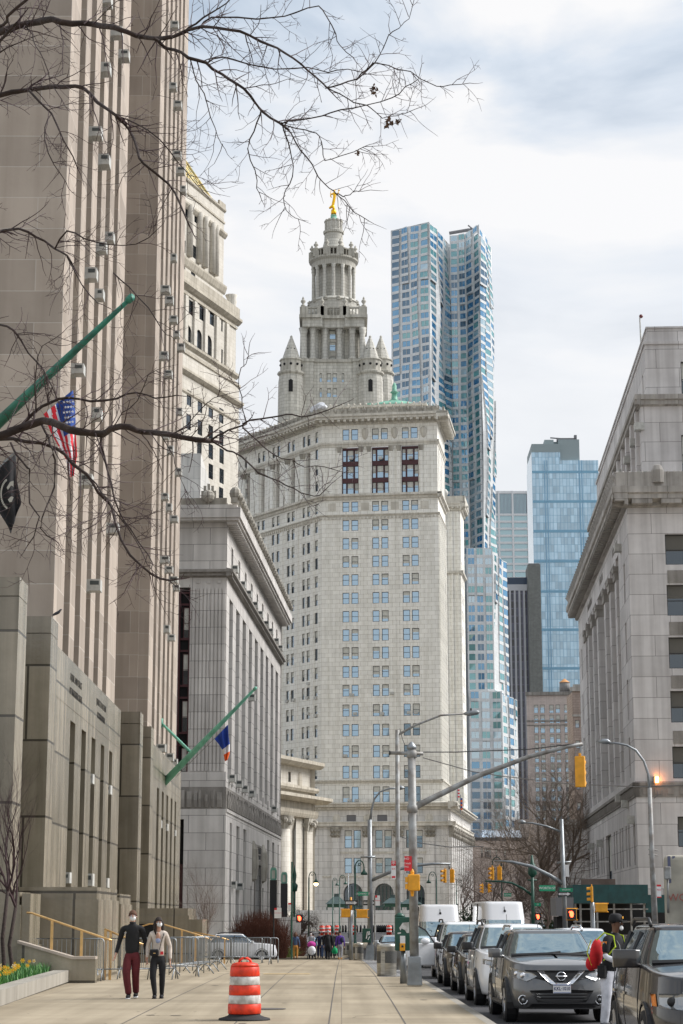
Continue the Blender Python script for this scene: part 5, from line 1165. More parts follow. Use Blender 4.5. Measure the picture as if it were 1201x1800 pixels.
s_, zA = FJ.pix(993, 1216, 8); _, zB = FJ.pix(993, 1200, 8); _, zC = FJ.pix(993, 1193, 8); mb = MB(FJ); mb.lathe([(1.45, zA), (1.4, zB)], s_, 8, 16); mb.build('barrel', dirty('weathered cedar', (.22, .22, .22), .8, scale=4, stretch=(3, 3, .3)), wt, True)
mb = MB(FJ); mb.lathe([(1.55, zB), (.1, zC)], s_, 8, 16); mb.build('conical_cap', mat('orange cap', (.55, .27, .10), .7), wt); mb = MB(FJ)
for dx in (-1, 1):
 for dy in (-1, 1): mb.box(s_ + dx - .1, s_ + dx + .1, 8 + dy - .1, 8 + dy + .1, zt - .5, zA)
mb.box(s_ - 1.4, s_ + 1.4, 6.6, 9.4, zA - .15, zA); mb.box(s_ - 2.6, s_ + 4.4, 6, 10, zt - .3, zt + .9); mb.build('stand', M_['louver'], wt)
FK = Fr(gpt(842, 470)[0], 470, radians(92)); K_ = thing('low_civic_building', 'low pinkish civic building with slit windows and sloping glass roof behind bare trees', 'building', FK.w(6, 0, 0))
zt = FK.pix(870, 1478)[1]; hs = []
for px in (845.5, 852, 856, 860, 871, 886): x = FK.pix(px, 1490)[0]; hs.append((x, x + .45, FK.pix(860, 1508)[1], FK.pix(860, 1490)[1]))
mb = MB(FK); mb.wall(-6, 12, -1, zt, hs, .3); mb.box(-6, 12, .35, 20, -1, zt - .1); mb.build('wall', stone('pinkish concrete', (.52, .44, .40), 2, 1, .02, None, .06, .15), K_)
W_ = Wins(K_, WS(g='glass_dk', g2='glass_dk')); [W_.add(FK, *q, .25, 2) for q in hs]; W_.finish()
mb = MB(FK); zr = FK.pix(870, 1458)[1]; z2 = FK.pix(870, 1472)[1]; mb.box(-6, 12.2, -.2, 3, zt, z2, 1); mb.xprism([(-.2, z2), (5, zr), (9, zr), (9, z2)], -6, 10.5, 0); mb.build('glass_roof', [glass('skylight', (.16, .17, .20), refl=.3), M_['glass_dk']], K_)
DB = thing('dark_brown_tower', 'narrow dark brown brick tower between the bare trees right of the low civic building', 'building', gpt(905, 500) + (0,))
fb = Fr(gpt(895, 500)[0], 500, radians(90)); mb = MB(fb); mb.box(0, 2.6, 0, 10, -1, fb.pix(900, 1470)[1]); mb.cut(); mb.box(2.6, 12, .2, 10, -1, fb.pix(900, 1440)[1], 1); mb.pieces('wall', [stone('dark brown brick', (.16, .10, .09), .6, .3, .03), stone('tan brick', (.52, .46, .42), .9, .5, .03)], DB)
mb = MB(fb); mb.box(2.9, 3.3, -.1, .05, 0, fb.pix(900, 1450)[1]); mb.build('white_strip', M_['ac'], DB)
FM = Fr(gpt(1001, 235)[0], 235, radians(90)); gb = thing('stone_arcade_building', 'grey rusticated stone building behind the big bare tree, left of the right limestone building', 'building', FM.w(3, 0, 0))
zt = FM.pix(1010, 1450)[1]; mb = MB(FM); mb.box(0, 14, 0, 12, -1, zt); mb.build('wall', stone('rusticated grey stone', (.42, .40, .38), 1.4, .62, .05, (.22, .21, .20), .08, .2), gb); mb = MB(FM); mb.box(-.4, 14, -.4, 12, zt, zt + .6); mb.build('cornice', M_['Ctrim'], gb)
FN = Fr(gpt(1008, 380)[0], 380, radians(90)); gb = thing('ornate_corner_building', 'slim ornate brown building with round arched top windows squeezed beside the right limestone building', 'building', FN.w(2, 0, 0))
zt = FN.pix(1020, 1215)[1]; hs = [(1.3, 2.1, z, z + 1.5) for z in range(6, int(zt) - 4, 4)]; mb = MB(FN); mb.wall(.9, 8, -1, zt, hs, .3); mb.box(.9, 8, .35, 10, -1, zt - .1); mb.build('wall', stone('brown terracotta', (.40, .32, .28), 1, .5, .02), gb)
W_ = Wins(gb, WS(g='glass', g2='glass_dk')); [W_.add(FN, *q, .2, 0) for q in hs]; W_.finish(); mb = MB(FN); mb.box(.4, 8, -.5, .3, zt, zt + .8); mb.box(.7, 8, -.2, -.01, zt - 5, zt - 4.6); mb.build('cornice', M_['Ctrim'], gb)
M_['asphalt'] = dirty('asphalt', (.040, .040, .044), .8, amt=.4, scale=.7, bump=.15)
M_['asphalt_b'] = M_['asphalt']
M_['walk'] = stone('sidewalk concrete', (.385, .325, .235), 6.5, 1.52, .010, (.25, .21, .16), .15, .36, rough=.85, off=0, grime=(.62, .58, .50), bump=.05)
M_['joint'] = mat('joint sealant', (.10, .09, .08), .9)
M_['kerb'] = stone('granite kerb', (.36, .335, .29), 1.8, .4, .01, None, .1, .3)
M_['cobble'] = stone('grey cobbles', (.27, .27, .275), .24, .14, .016, (.12, .12, .12), .3, .2)
M_['white'] = dirty('road paint', (.62, .62, .60), .7, amt=.35, scale=3)
def strip(mb, xa, xb, y0, y1, dz, m=0, step=10):
 """sheet following the street profile; xa/xb are numbers or functions of y"""
 fa = xa if callable(xa) else (lambda y: xa); fb_ = xb if callable(xb) else (lambda y: xb)
 ys = [y0]
 for y, _ in GP:
  if y0 < y < y1: ys.append(y)
 y = y0
 while y < min(y1, 300): ys.append(y); y += step
 ys.append(y1); ys = sorted(set(ys))
 for a, b in zip(ys, ys[1:]): mb.quad((fa(a), a, gz(a) + dz), (fb_(a), a, gz(a) + dz), (fb_(b), b, gz(b) + dz), (fa(b), b, gz(b) + dz), m)
def top(name, mb, m, kind='structure'): o = mb.build(name, m); o['kind'] = kind; return o
curb = lambda y: 2.69 - .0072 * y
mb = MB(); strip(mb, -1600, 1600, -60, 3900, -.154); top('road', mb, M_['asphalt'])
mb = MB(); strip(mb, -60, lambda y: curb(y) - .16, -30, 119, 0); strip(mb, lambda y: curb(y) - .16, lambda y: curb(y) - .159, -30, 119, 0)
mb.quad((-60, 119, gz(119)), (curb(119), 119, gz(119)), (curb(119), 119, -1.3), (-60, 119, -1.3)); top('pavement', mb, M_['walk'])
mb = MB()
for x0, sl in ((-1.70, -.0002), (-.25, .0012), (1.02, -.0005), (-3.4, -.003)): strip(mb, lambda y: x0 + sl * y, lambda y: x0 + sl * y + .022, 14, 119, .004)
for y in (23, 27.4, 34.4, 38.5, 47.5, 60.5): mb.quad((-30, y, gz(y) + .005), (curb(y) - .2, y, gz(y) + .005), (curb(y) - .2, y + .02, gz(y) + .005), (-30, y + .02, gz(y) + .005))
top('pavement_joints', mb, M_['joint'])
rr = random.Random(31); mb = MB()
for _ in range(150):
 y = 24 + 60 * rr.random() ** 1.6; x = rr.uniform(-6, 2.2); r = rr.uniform(.012, .035) if rr.random() < .85 else rr.uniform(.05, .13); n = 7; z = gz(y) + .0065; mb.poly([(x + r * rr.uniform(.7, 1.2) * cos(2 * pi * k / n), y + r * 1.3 * rr.uniform(.7, 1.2) * sin(2 * pi * k / n), z) for k in range(n)])
for _ in range(9):
 y = 24 + 45 * rr.random(); x = rr.uniform(-6, 1.5); z = gz(y) + .0062; a = rr.uniform(0, pi)
 for k in range(9): a += rr.gauss(0, .35); x2, y2 = x + .22 * cos(a), y + .22 * sin(a); mb.quad((x, y, z), (x + .012, y - .01, z), (x2 + .012, y2 - .01, z), (x2, y2, z)); x, y = x2, y2
o = top('pavement_stains', mb, mat('old gum and tar', (.17, .145, .11), .9))
mb = MB(); strip(mb, lambda y: curb(y) - .16, curb, -30, 119.2, .001)
for a in range(-30, 118, 4): b = a + 4; mb.quad((curb(a), a, gz(a)), (curb(b), b, gz(b)), (curb(b), b, gz(b) - .16), (curb(a), a, gz(a) - .16))
top('kerb', mb, M_['kerb'])
mb = MB(); strip(mb, lambda y: 1.10, lambda y: curb(y) - .2, 58, 116, .008); top('cobble_strip', mb, M_['cobble'])
fx = lambda y: FB.w(y - 145, -9.0, 0).x
mb = MB(); strip(mb, -60, fx, 137, 214, 0); mb.quad((-60, 137, gz(137) - .2), (fx(137), 137, gz(137) - .2), (fx(137), 137, gz(137)), (-60, 137, gz(137)))
for y in range(137, 213, 4): mb.quad((fx(y), y, gz(y) - .16), (fx(y + 4), y + 4, gz(y + 4) - .16), (fx(y + 4), y + 4, gz(y + 4)), (fx(y), y, gz(y)))
top('far_pavement', mb, M_['walk'])
mb = MB(); rx = lambda y: FC.w(-(y - 150), -5.5, 0).x; strip(mb, rx, lambda y: rx(y) + 60, 96, 215, 0)
for y in range(96, 212, 4): mb.quad((rx(y + 4), y + 4, gz(y + 4) - .16), (rx(y), y, gz(y) - .16), (rx(y), y, gz(y)), (rx(y + 4), y + 4, gz(y + 4)))
mb.quad((rx(96), 96, gz(96) - .16), (rx(96) + 60, 96, gz(96) - .16), (rx(96) + 60, 96, gz(96)), (rx(96), 96, gz(96))); top('right_pavement', mb, M_['walk'])
mb = MB(); strip(mb, -30, 40, 300, 396, .02); top('square_pavement', mb, M_['walk'])
mb = MB(); 
for k in range(14): x = -7 + k * .95; mb.quad((x, 121, gz(121) - .148), (x + .5, 121, gz(121) - .148), (x + .5, 126, gz(126) - .148), (x, 126, gz(126) - .148))
for k in range(18): x = -2 + k * 1.2; mb.quad((x, 219, gz(219) - .145), (x + .6, 219, gz(219) - .145), (x + .6, 224, gz(224) - .145), (x, 224, gz(224) - .145))
mb.quad((2.0, 117.4, gz(117) + .006), (-8, 117.4, gz(117) + .006), (-8, 118.6, gz(118.6) + .006), (2.0, 118.6, gz(118.6) + .006)); top('road_markings', mb, M_['white'])
mb = MB(); mb.quad((-2.2, 56.8, .012), (-1.0, 56.8, .012), (-1.0, 57.2, .012), (-2.2, 57.2, .012)) if 0 else mb.quad((-2.4, 60.9, gz(60.9) + .012), (-.95, 60.9, gz(60.9) + .012), (-.95, 61.3, gz(61.3) + .012), (-2.4, 61.3, gz(61.3) + .012)); top('yellow_pavement_mark', mb, mat('yellow paint', (.75, .48, .12), .7))
mb = MB(); mb.lathe([(.33, .006), (.33, .012), (.01, .013)], -1.35, 36.7, 20); o = mb.build('manhole_cover', M_['joint']); tag(o, 'small dark round cover set flush in the pavement right of the striped barrel', 'manhole cover')
def gnd(px, py, dz=0.0):
 Y = 30
 for _ in range(60):
  z = gz(Y) + dz; Yn = (CH - z) * KX / (py - HZ); Y = .5 * Y + .5 * min(max(Yn, 5), 390)
 r = ray(px, py); t = Y / r[1]; return Vector((r[0] * t, Y, gz(Y) + dz))
def AT(px, Y, dz=0): p = atY(px, HZ, Y); return Vector((p.x, Y, gz(Y) + dz))
def zz(px, py, Y): return atY(px, py, Y).z
PL = thing('planter', 'low granite kerbed planter bed of daffodils in the lower left corner', 'planter', (-7, 45, 0))
def off_line(P, d):
 o_ = []
 for i, (x, y) in enumerate(P):
  a = P[max(i - 1, 0)]; b = P[min(i + 1, len(P) - 1)]; l = hypot(b[0] - a[0], b[1] - a[1]); o_.append((x - (b[1] - a[1]) / l * d, y + (b[0] - a[0]) / l * d))
 return o_
ol = [(-5.9, 26), (-6.22, 33), (-6.5, 38.5), (-6.95, 48), (-7.36, 56.8), (-12, 57.4)]; il = [(-6.3, 26), (-6.62, 33), (-6.9, 38.5), (-7.35, 48), (-7.7, 56.3), (-12, 56.9)]
mb = MB()
for i in range(5):
 (a, b), (c, d) = ol[i], ol[i + 1]; (e_, f_), (g_, h_) = il[i], il[i + 1]; z = .30
 mb.quad((a, b, 0), (c, d, 0), (c, d, z), (a, b, z)); mb.quad((a, b, z), (c, d, z), (g_, h_, z), (e_, f_, z)); mb.quad((g_, h_, 0), (e_, f_, 0), (e_, f_, z), (g_, h_, z))
mb.build('stone_kerb', M_['kerb'], PL); mb = MB(); mb.poly([(x, y, .2) for x, y in il] + [(-14, 56.9, .2), (-14, 26, .2)]); mb.build('soil', dirty('soil', (.045, .032, .022), .95, scale=8, bump=.5), PL)
rr = random.Random(7); gb_ = MB(); fw = MB()
M_['blade'] = [mat('daffodil leaf', (.045, .16, .035), .55), mat('daffodil leaf light', (.09, .25, .05), .55)]; M_['petal'] = [mat('yellow petal', (.85, .62, .05), .6), mat('pale petal', (.85, .80, .55), .6), mat('trumpet', (.85, .40, .02), .6)]
def inx(y):
 for (a, b), (c, d) in zip(il, il[1:]):
  if b <= y <= d: return a + (c - a) * (y - b) / (d - b)
 return -7.7
for k in range(5200):
 y = rr.uniform(31, 56) ; x = inx(y) - .1 - abs(rr.gauss(0, .9)); h = rr.uniform(.16, .36); a = rr.uniform(0, 2 * pi); w_ = .012; lx_, ly_ = cos(a) * h * rr.uniform(.1, .6), sin(a) * h * .3; dx, dy = -sin(a) * w_, cos(a) * w_
 gb_.quad((x - dx, y - dy, .2), (x + dx, y + dy, .2), (x + lx_ * .5 + dx, y + ly_ * .5 + dy, .2 + h * .6), (x + lx_ * .5 - dx, y + ly_ * .5 - dy, .2 + h * .6), k % 2)
 gb_.poly([(x + lx_ * .5 - dx, y + ly_ * .5 - dy, .2 + h * .6), (x + lx_ * .5 + dx, y + ly_ * .5 + dy, .2 + h * .6), (x + lx_, y + ly_, .2 + h)], k % 2)
o = gb_.build('daffodil_leaves', M_['blade']); tag(o, 'dense green daffodil leaves filling the granite planter bed', 'leaves', kind='stuff')
for k in range(95):
 y = rr.uniform(34, 56) if k > 50 else rr.uniform(36, 46); x = inx(y) - .1 - abs(rr.gauss(0, .7)); z = rr.uniform(.46, .58); m_ = rr.choice((0, 0, 1)); r = rr.uniform(.04, .055)
 for q in range(6): a = q * pi / 3; fw.poly([(x, y, z), (x + r * cos(a - .4), y - .02, z + r * sin(a - .4)), (x + r * 1.25 * cos(a), y - .015, z + r * 1.25 * sin(a)), (x + r * cos(a + .4), y - .02, z + r * sin(a + .4))], m_)
 fw.lathe([(.014, 0), (.022, .03)], 0, 0, 5, 2) if 0 else fw.box(x - .014, x + .014, y - .055, y - .01, z - .014, z + .014, 2)
o = fw.build('daffodil_flowers', M_['petal']); tag(o, 'yellow and white daffodil flowers dotted over the planter leaves', 'flowers', kind='stuff')
M_['galv'] = dirty('galvanised steel', (.27, .29, .305), .42, .6, amt=.25, scale=3); M_['pole'] = dirty('grey painted steel', (.30, .31, .31), .55, .2, amt=.3, scale=4, col2=(.17, .15, .13))
M_['sgreen'] = dirty('dark green enamel', (.012, .075, .05), .4, amt=.3, scale=4); M_['yel'] = dirty('signal yellow', (.80, .36, .015), .45, amt=.2, scale=5); M_['blackp'] = mat('black enamel', (.012, .012, .014), .35)
M_['red'] = mat('sign red', (.62, .02, .03), .5); M_['wht'] = mat('sign white', (.75, .75, .75), .5); M_['signgreen'] = mat('street sign green', (.0, .26, .13), .45)
def barrier(label, x, y, rz, Lb=2.4):
 o = thing('steel_barrier', label, 'crowd barrier', (x, y, gz(y)), 'steel crowd barriers by the court stairs', rz=rz)
 M = Matrix.Translation((x, y, gz(y))) @ Matrix.Rotation(rz, 4, 'Z'); T_ = tuple(M[i][j] for i in range(3) for j in range(4)); r = .019
 mb = MB(T_); h = 1.12; zb = .30; c = .09; a, b = -Lb / 2, Lb / 2
 mb.tube([(a, 0, .02), (a, 0, h - c), (a + c * .3, 0, h - c * .3), (a + c, 0, h), (b - c, 0, h), (b - c * .3, 0, h - c * .3), (b, 0, h - c), (b, 0, .02)], r, 6); mb.tube([(a, 0, zb), (b, 0, zb)], r, 6); mb.build('frame', M_['galv'], o, True)
 n = int(Lb / .125); mb = MB(T_)
 for k in range(1, n): xx = a + (b - a) * k / n; mb.tube([(xx, 0, zb), (xx, 0, h)], .0075, 4, cap=False)
 mb.build('infill_bars', M_['galv'], o)
 for xx in (a + .02, b - .02):
  mb = MB(T_); mb.tube([(xx, -.36, .01), (xx, -.16, .24), (xx, 0, .31), (xx, .16, .24), (xx, .36, .01)], r, 6); mb.build('leg', M_['galv'], o, True)
p = gnd(108, 1721); barrier('steel crowd barrier directly behind the daffodil planter, parallel to the picture', p.x, p.y - .1, 0, 2.3)
for (px, Y, rz, Lb, lb) in ((219, 54.5, .25, 1.5, 'steel crowd barrier behind the man in the black sweater'), (262, 55.5, -.15, 1.6, 'steel crowd barrier between the masked man and the masked woman'),
 (311, 58, .2, 1.3, 'steel crowd barrier just right of the masked woman'), (330, 60.5, 1.15, 2.2, 'steel crowd barrier turned almost end on, right of the masked woman'), (344, 64, 1.2, 2.2, 'second end on steel barrier, next to the parked white car'),
 (362, 68, 1.25, 2.2, 'third end on steel barrier, its feet toward the striped barrel'), (392, 86, .1, 2.2, 'steel crowd barrier in front of the parked white car, left of the black signpost'), (432, 84, -.15, 2.2, 'steel barrier farthest right, above the striped barrel'), (372, 84, .6, 2.0, 'steel crowd barrier angled in front of the rear of the parked white car')):
 p = AT(px, Y); barrier(lb, p.x, p.y, rz, Lb)
for (px, Y, rz, lb) in ((384, 90, .1, 'steel barrier in the second row before the parked white car, at its rear wheel'), (420, 90, -.05, 'steel barrier in the second row before the doors of the parked white car'), (448, 91, .05, 'steel barrier in the second row before the bonnet of the parked white car')): p = AT(px, Y); barrier(lb, p.x, p.y, rz, 2.2)
BR = thing('traffic_barrel', 'orange and white striped traffic barrel on a black rubber base in the foreground', 'traffic barrel', (-1.60, 32.9, 0)); T_ = (1, 0, 0, -1.60, 0, 1, 0, 32.9, 0, 0, 1, 0)
M_['orange'] = dirty('orange plastic', (.74, .04, .008), .45, amt=.4, scale=9); M_['refl'] = dirty('white reflective band', (.60, .60, .58), .5, amt=.5, scale=7, col2=(.33, .31, .28))
mb = MB(T_); mb.lathe([(.43, 0), (.42, .03), (.34, .05), (.27, .075), (.255, .10)], 0, 0, 28); mb.build('rubber_base', dirty('rubber', (.02, .02, .021), .8, scale=6), BR, True)
bands = [(.275, .10, .275, .26, 0), (.268, .262, .262, .40, 1), (.262, .402, .256, .56, 0), (.252, .562, .246, .70, 1), (.248, .702, .238, .86, 0)]
for r0, z0, r1, z1_, m_ in bands:
 mb = MB(T_); mb.lathe([(r0 - .01, z0), (r0, z0 + .012), (r1, z1_ - .012), (r1 - .01, z1_)], 0, 0, 28, 0); mb.build('reflective_band' if m_ else 'orange_band', M_['refl'] if m_ else M_['orange'], BR, True)
mb = MB(T_); mb.lathe([(.238, .86), (.21, .905), (.14, .925), (.01, .93)], 0, 0, 28); mb.build('lid', M_['orange'], BR, True)
mb = MB(T_); mb.tube([(-.10, 0, .91), (-.085, 0, .965), (-.03, 0, .995), (.03, 0, .995), (.085, 0, .965), (.10, 0, .91)], [.022] * 6, 8); mb.build('handle', M_['orange'], BR, True)
def bin_(label, px, py, r=.29, h=.92):
 p = gnd(px, py); o = thing('litter_bin', label, 'litter bin', p, 'steel litter bins along the kerb'); T_ = (1, 0, 0, p.x, 0, 1, 0, p.y, 0, 0, 1, p.z)
 mb = MB(T_); mb.lathe([(r * .97, .0), (r, .03), (r, h - .1), (r * 1.02, h - .08), (r * 1.02, h), (r * .9, h), (r * .86, h - .12), (.02, h - .13)], 0, 0, 22); mb.build('drum', M_['bin'], o, True)
 mb = MB(T_); mb.lathe([(r * 1.015, .38), (r * 1.015, .72)], 0, 0, 22, capb=False, capt=False); mb.build('perforated_band', M_['perf'], o, True)
 mb = MB(T_); mb.box(-r * .62, -r * .2, -r * 1.03, -r * .9, .06, h - .16); mb.build('door_panel', M_['bin'], o); mb = MB(T_); mb.box(-r * .45, -r * .25, -r * 1.06, -r * 1.0, h - .24, h - .22); mb.build('latch', M_['blackp'], o)
M_['bin'] = dirty('brushed bronze steel', (.44, .42, .37), .38, .7, amt=.35, scale=3, stretch=(1, 1, 6)); M_['perf'] = dirty('perforated steel', (.11, .11, .105), .5, .5, amt=.4, scale=60)
bin_('largest steel litter bin, between the signal pole and the green control box', 680, 1713); bin_('middle steel litter bin, on the kerb cobbles left of the large one', 630, 1686); bin_('farthest steel litter bin, left of the slim grey pole with yellow signals', 611, 1677)
def pole(o, pts, r, m='pole', n=10, name='pole'): mb = MB(); mb.tube(pts, r, n); return mb.build(name, M_[m], o, True)
def box_at(o, px0, px1, py0, py1, Y, dy, m, name, bev=0):
 a = atY(px0, py1, Y); b = atY(px1, py0, Y); mb = MB(); mb.box(a.x, b.x, Y - dy / 2, Y + dy / 2, a.z, b.z); ob = mb.build(name, M_[m] if isinstance(m, str) else m, o)
 if bev: bv = ob.modifiers.new('b', 'BEVEL'); bv.width = bev; bv.segments = 2
 return ob
def signal(label, px, pyt, pyb, Y, yaw=0.0, n=3, group='yellow traffic signals on mast arms', lit=None):
 """yellow signal head of n sections with visors facing yaw (0 = away from us)"""
 a = atY(px, pyt, Y); b = atY(px, pyb, Y); h = (a.z - b.z); w_ = h / n * .98; o = thing('traffic_signal', label, 'traffic signal', b, group)
 M = Matrix.Translation(b) @ Matrix.Rotation(yaw, 4, 'Z'); T_ = tuple(M[i][j] for i in range(3) for j in range(4))
 mb = MB(T_); k = w_ * .5; mb.box(-k, k, -k * .55, k * .35, 0, h); mb.box(-k * .3, k * .3, -k * .3, k * .1, h, h + .08); hb = mb.build('housing', M_['yel'], o); bv = hb.modifiers.new('b', 'BEVEL'); bv.width = w_ * .12; bv.segments = 2
 for i in range(n):
  zc = h * (i + .5) / n; mb = MB(T_); A = [(k * .78 * cos(t), k * .35, zc + k * .78 * sin(t)) for t in [(-.15 + q * .13) * pi for q in range(11)]]; B_ = [(x, y + k * 1.5, z - k * .1) for x, y, z in A]
  for q in range(10): mb.quad(A[q], A[q + 1], B_[q + 1], B_[q]); mb.quad(A[q + 1], A[q], (B_[q][0] * .93, B_[q][1], zc + (B_[q][2] - zc) * .93), (B_[q + 1][0] * .93, B_[q + 1][1], zc + (B_[q + 1][2] - zc) * .93))
  mb.build('visor', M_['yel'], o)
  mb = MB(T_); mb.sphere((0, k * .4, zc), k * .7, 12, 6, 0, 1, .25, 1); mb.build('lens', M_['litred'] if lit == i else M_['blackp'], o)
 return o
M_['litred'] = mat('lit red lens', (.9, .05, .02), .4, emit=(1, .06, .02), es=6)
P0 = AT(728, 49.4); Y = 49.4
SP = thing('signal_pole', 'thick grey traffic signal pole with square base and long mast arm rising right', 'traffic pole', P0)
ztop = zz(722, 1309, Y); mb = MB(); mb.prism([(P0.x - .19, Y - .19), (P0.x + .19, Y - .19), (P0.x + .19, Y + .19), (P0.x - .19, Y + .19)], 0, .70, 0, [(P0.x - .155, Y - .155), (P0.x + .155, Y - .155), (P0.x + .155, Y + .155), (P0.x - .155, Y + .155)])
bo = mb.build('base', M_['galv'], SP); bv = bo.modifiers.new('b', 'BEVEL'); bv.width = .02; bv.segments = 2; mb = MB(); mb.box(P0.x - .11, P0.x + .11, Y - .2, Y - .16, .12, .56); mb.build('access_door', M_['galv'], bo)
pole(SP, [(P0.x - .0, Y, .68), (P0.x - .03, Y, ztop - .1)], [.115, .10], n=14, name='shaft'); c = zz(722, 1309, Y)
mb = MB(); mb.lathe([(.10, c - .12), (.125, c - .1), (.125, c - .05), (.09, c), (.05, c + .05), (.01, c + .08)], P0.x - .03, Y, 14); mb.build('cap', M_['galv'], SP, True)
for py in (1422, 1326): q = zz(722, py, Y); mb = MB(); mb.lathe([(.12, q - .09), (.135, q - .08), (.135, q + .08), (.12, q + .09)], P0.x - .025, Y, 14); mb.build('collar', M_['pole'], SP, True)
ax = P0.x - .02; e0 = Vector((ax, Y, zz(722, 1421, Y))); pts = [e0] + [atY(px, py, Y + .3) for px, py in ((760, 1403), (840, 1364), (930, 1330), (1000, 1312), (1024, 1308))]
pole(SP, pts, [.085, .078, .068, .058, .05, .05], name='mast_arm'); mb = MB(); mb.tube([atY(686, 1323.5, Y), atY(744, 1325, Y)], [.045, .045], 8); mb.build('cross_arm', M_['pole'], SP, True)
mb = MB(); mb.box(*[f for f in ()]) if 0 else mb.tube([atY(686, 1323.5, Y), atY(684, 1323.5, Y)], [.06, .06], 8); mb.build('end_cap', M_['blackp'], SP)
sg = signal('large yellow traffic signal hanging from the tip of the long mast arm', 1021, 1329, 1384, Y + .3, -.35, 3); 
mb = MB(); R0 = atY(1022, 1322, Y + .3); mb.tube([R0 + Vector((.16 * cos(t), 0, .16 * sin(t) - .06)) for t in [q * 2 * pi / 16 for q in range(17)]], .008, 5); mb.tube([atY(1021, 1308, Y + .3), atY(1021, 1330, Y + .3)], .03, 6); mb.build('hanger', M_['galv'], sg)
pb = thing('pedestrian_signal', 'bright orange pedestrian signal box on the thick grey pole', 'pedestrian signal', atY(725, 1566, Y - .25), 'yellow pedestrian signals')
ob = box_at(pb, 717, 738, 1537, 1566, Y - .32, .22, 'yel', 'housing', .03); mb = MB(); q = atY(725, 1532, Y - .3); mb.lathe([(.05, q.z - .1), (.05, q.z), (.03, q.z + .05), (.01, q.z + .07)], q.x, q.y + .1, 10); q2 = atY(725, 1572, Y - .3); mb.lathe([(.03, q2.z - .05), (.05, q2.z + .08)], q2.x, q2.y + .1, 10); mb.build('bracket', M_['yel'], pb)
for k in range(2): q = atY(716, 1546 + 12 * k, Y - .3); mb = MB(); mb.box(q.x - .05, q.x + .01, q.y - .12, q.y + .12, q.z - .07, q.z + .06); mb.build('visor', M_['yel'], pb)
Y2 = 69.0; SL = thing('street_lamp', 'tall grey street lamp with a long slanting arm, just left of the thick signal pole', 'street lamp', AT(699, Y2), 'grey cobra head street lamps')
b = AT(699.5, Y2); tp = atY(698.5, 1283, Y2); pole(SL, [b, tp], [.10, .075], name='shaft')
pole(SL, [atY(699, 1292, Y2), atY(730, 1275, Y2), atY(775, 1257.5, Y2), atY(818, 1254.5, Y2)], [.045, .04, .035, .03], name='arm'); mb = MB(); a_ = atY(816, 1255, Y2); e_ = atY(843, 1251.5, Y2)
mb.tube([a_, a_.lerp(e_, .3), e_.lerp(a_, .15), e_], [.04, .10, .09, .03], 8); mb.build('lamp_head', M_['galv'], SL, True); mb = MB(); mb.tube([atY(699, 1284, Y2), atY(703, 1281, Y2), atY(708, 1300, Y2), atY(712, 1310, Y2)], .012, 5); mb.build('wire', M_['blackp'], SL)
mb = MB(); q = atY(828, 1250, Y2); mb.box(q.x - .03, q.x + .03, q.y - .03, q.y + .03, q.z, q.z + .1); mb.build('photocell', M_['blackp'], SL)
def sign(label, px0, px1, py0, py1, Y, cols, text=(), post=None, cat='sign', yaw=0, name='parking_sign', group=None):
 a = atY(px0, py1, Y); b = atY(px1, py0, Y); o = thing(name, label, cat, (a.x, Y, a.z), group); fr = Fr(a.x, Y, pi / 2 - yaw, a.z); W_, H_ = (b.x - a.x) / max(.3, cos(yaw)), b.z - a.z
 mb = MB(fr); mb.box(0, W_, -.008, .008, 0, H_); mb.build('panel', M_[cols[0]], o)
 for (u0, u1, v0, v1, c) in cols[1:]: mb = MB(fr); mb.box(u0 * W_, u1 * W_, -.013, -.009, v0 * H_, v1 * H_); mb.build('field', M_[c], o)
 for (t, u, v, s, c) in text: add_text(t, s * H_, face_M(fr, u * W_, -.0155, v * H_), M_[c], o, 'lettering', .001, bold=.004 * 0, sx=1)
 if post: mb = MB(); g = AT(post[0], Y); mb.tube([(g.x, Y + .03, g.z), (g.x, Y + .03, zz(post[0], post[1], Y))], post[2] if len(post) > 2 else .03, 6); mb.build('post', M_[post[3] if len(post) > 3 else 'pole'], o)
 return o
sign('narrow white sign with a red star field on the street lamp pole', 688, 696, 1513, 1545, Y2 - .15, ['wht', (.0, 1, .72, 1, 'red'), (.12, .88, .05, .16, 'red')], [('*', .5, .80, .5, 'wht'), ('BUS', .5, .55, .12, 'red')])
sign('red no standing sign partly hidden by the thick signal pole', 711, 724, 1505, 1531, Y - .22, ['red'], [('NO', .32, .82, .22, 'wht'), ('STAND', .36, .5, .16, 'wht'), ('ING', .3, .28, .16, 'wht')])
CB = thing('control_box', 'dark green traffic control box with torn white poster and yellow push button', 'control box', AT(706, 51.5)); Yc = 51.5
ob = box_at(CB, 694.5, 720, 1612, 1671, Yc, .35, 'sgreen', 'cabinet', .02); mb = MB(); q = atY(703, 1612, Yc); mb.lathe([(.14, q.z), (.13, q.z + .05), (.06, q.z + .10), (.01, q.z + .11)], q.x, Yc, 12); mb.build('dome_cap', M_['sgreen'], CB, True)
mb = MB(); a = atY(702, 1640, Yc - .18)
pts = [(702, 1631), (708, 1622), (719, 1621), (719.5, 1640), (715, 1640), (712, 1635), (706, 1632), (704, 1636)]; mb.poly([atY(x, y, Yc - .182) for x, y in pts]); mb.poly([atY(x, y, Yc - .182) for x, y in ((699, 1642), (705, 1641), (705, 1638.5), (699, 1639.5))]); mb.build('torn_poster', M_['refl'], CB)
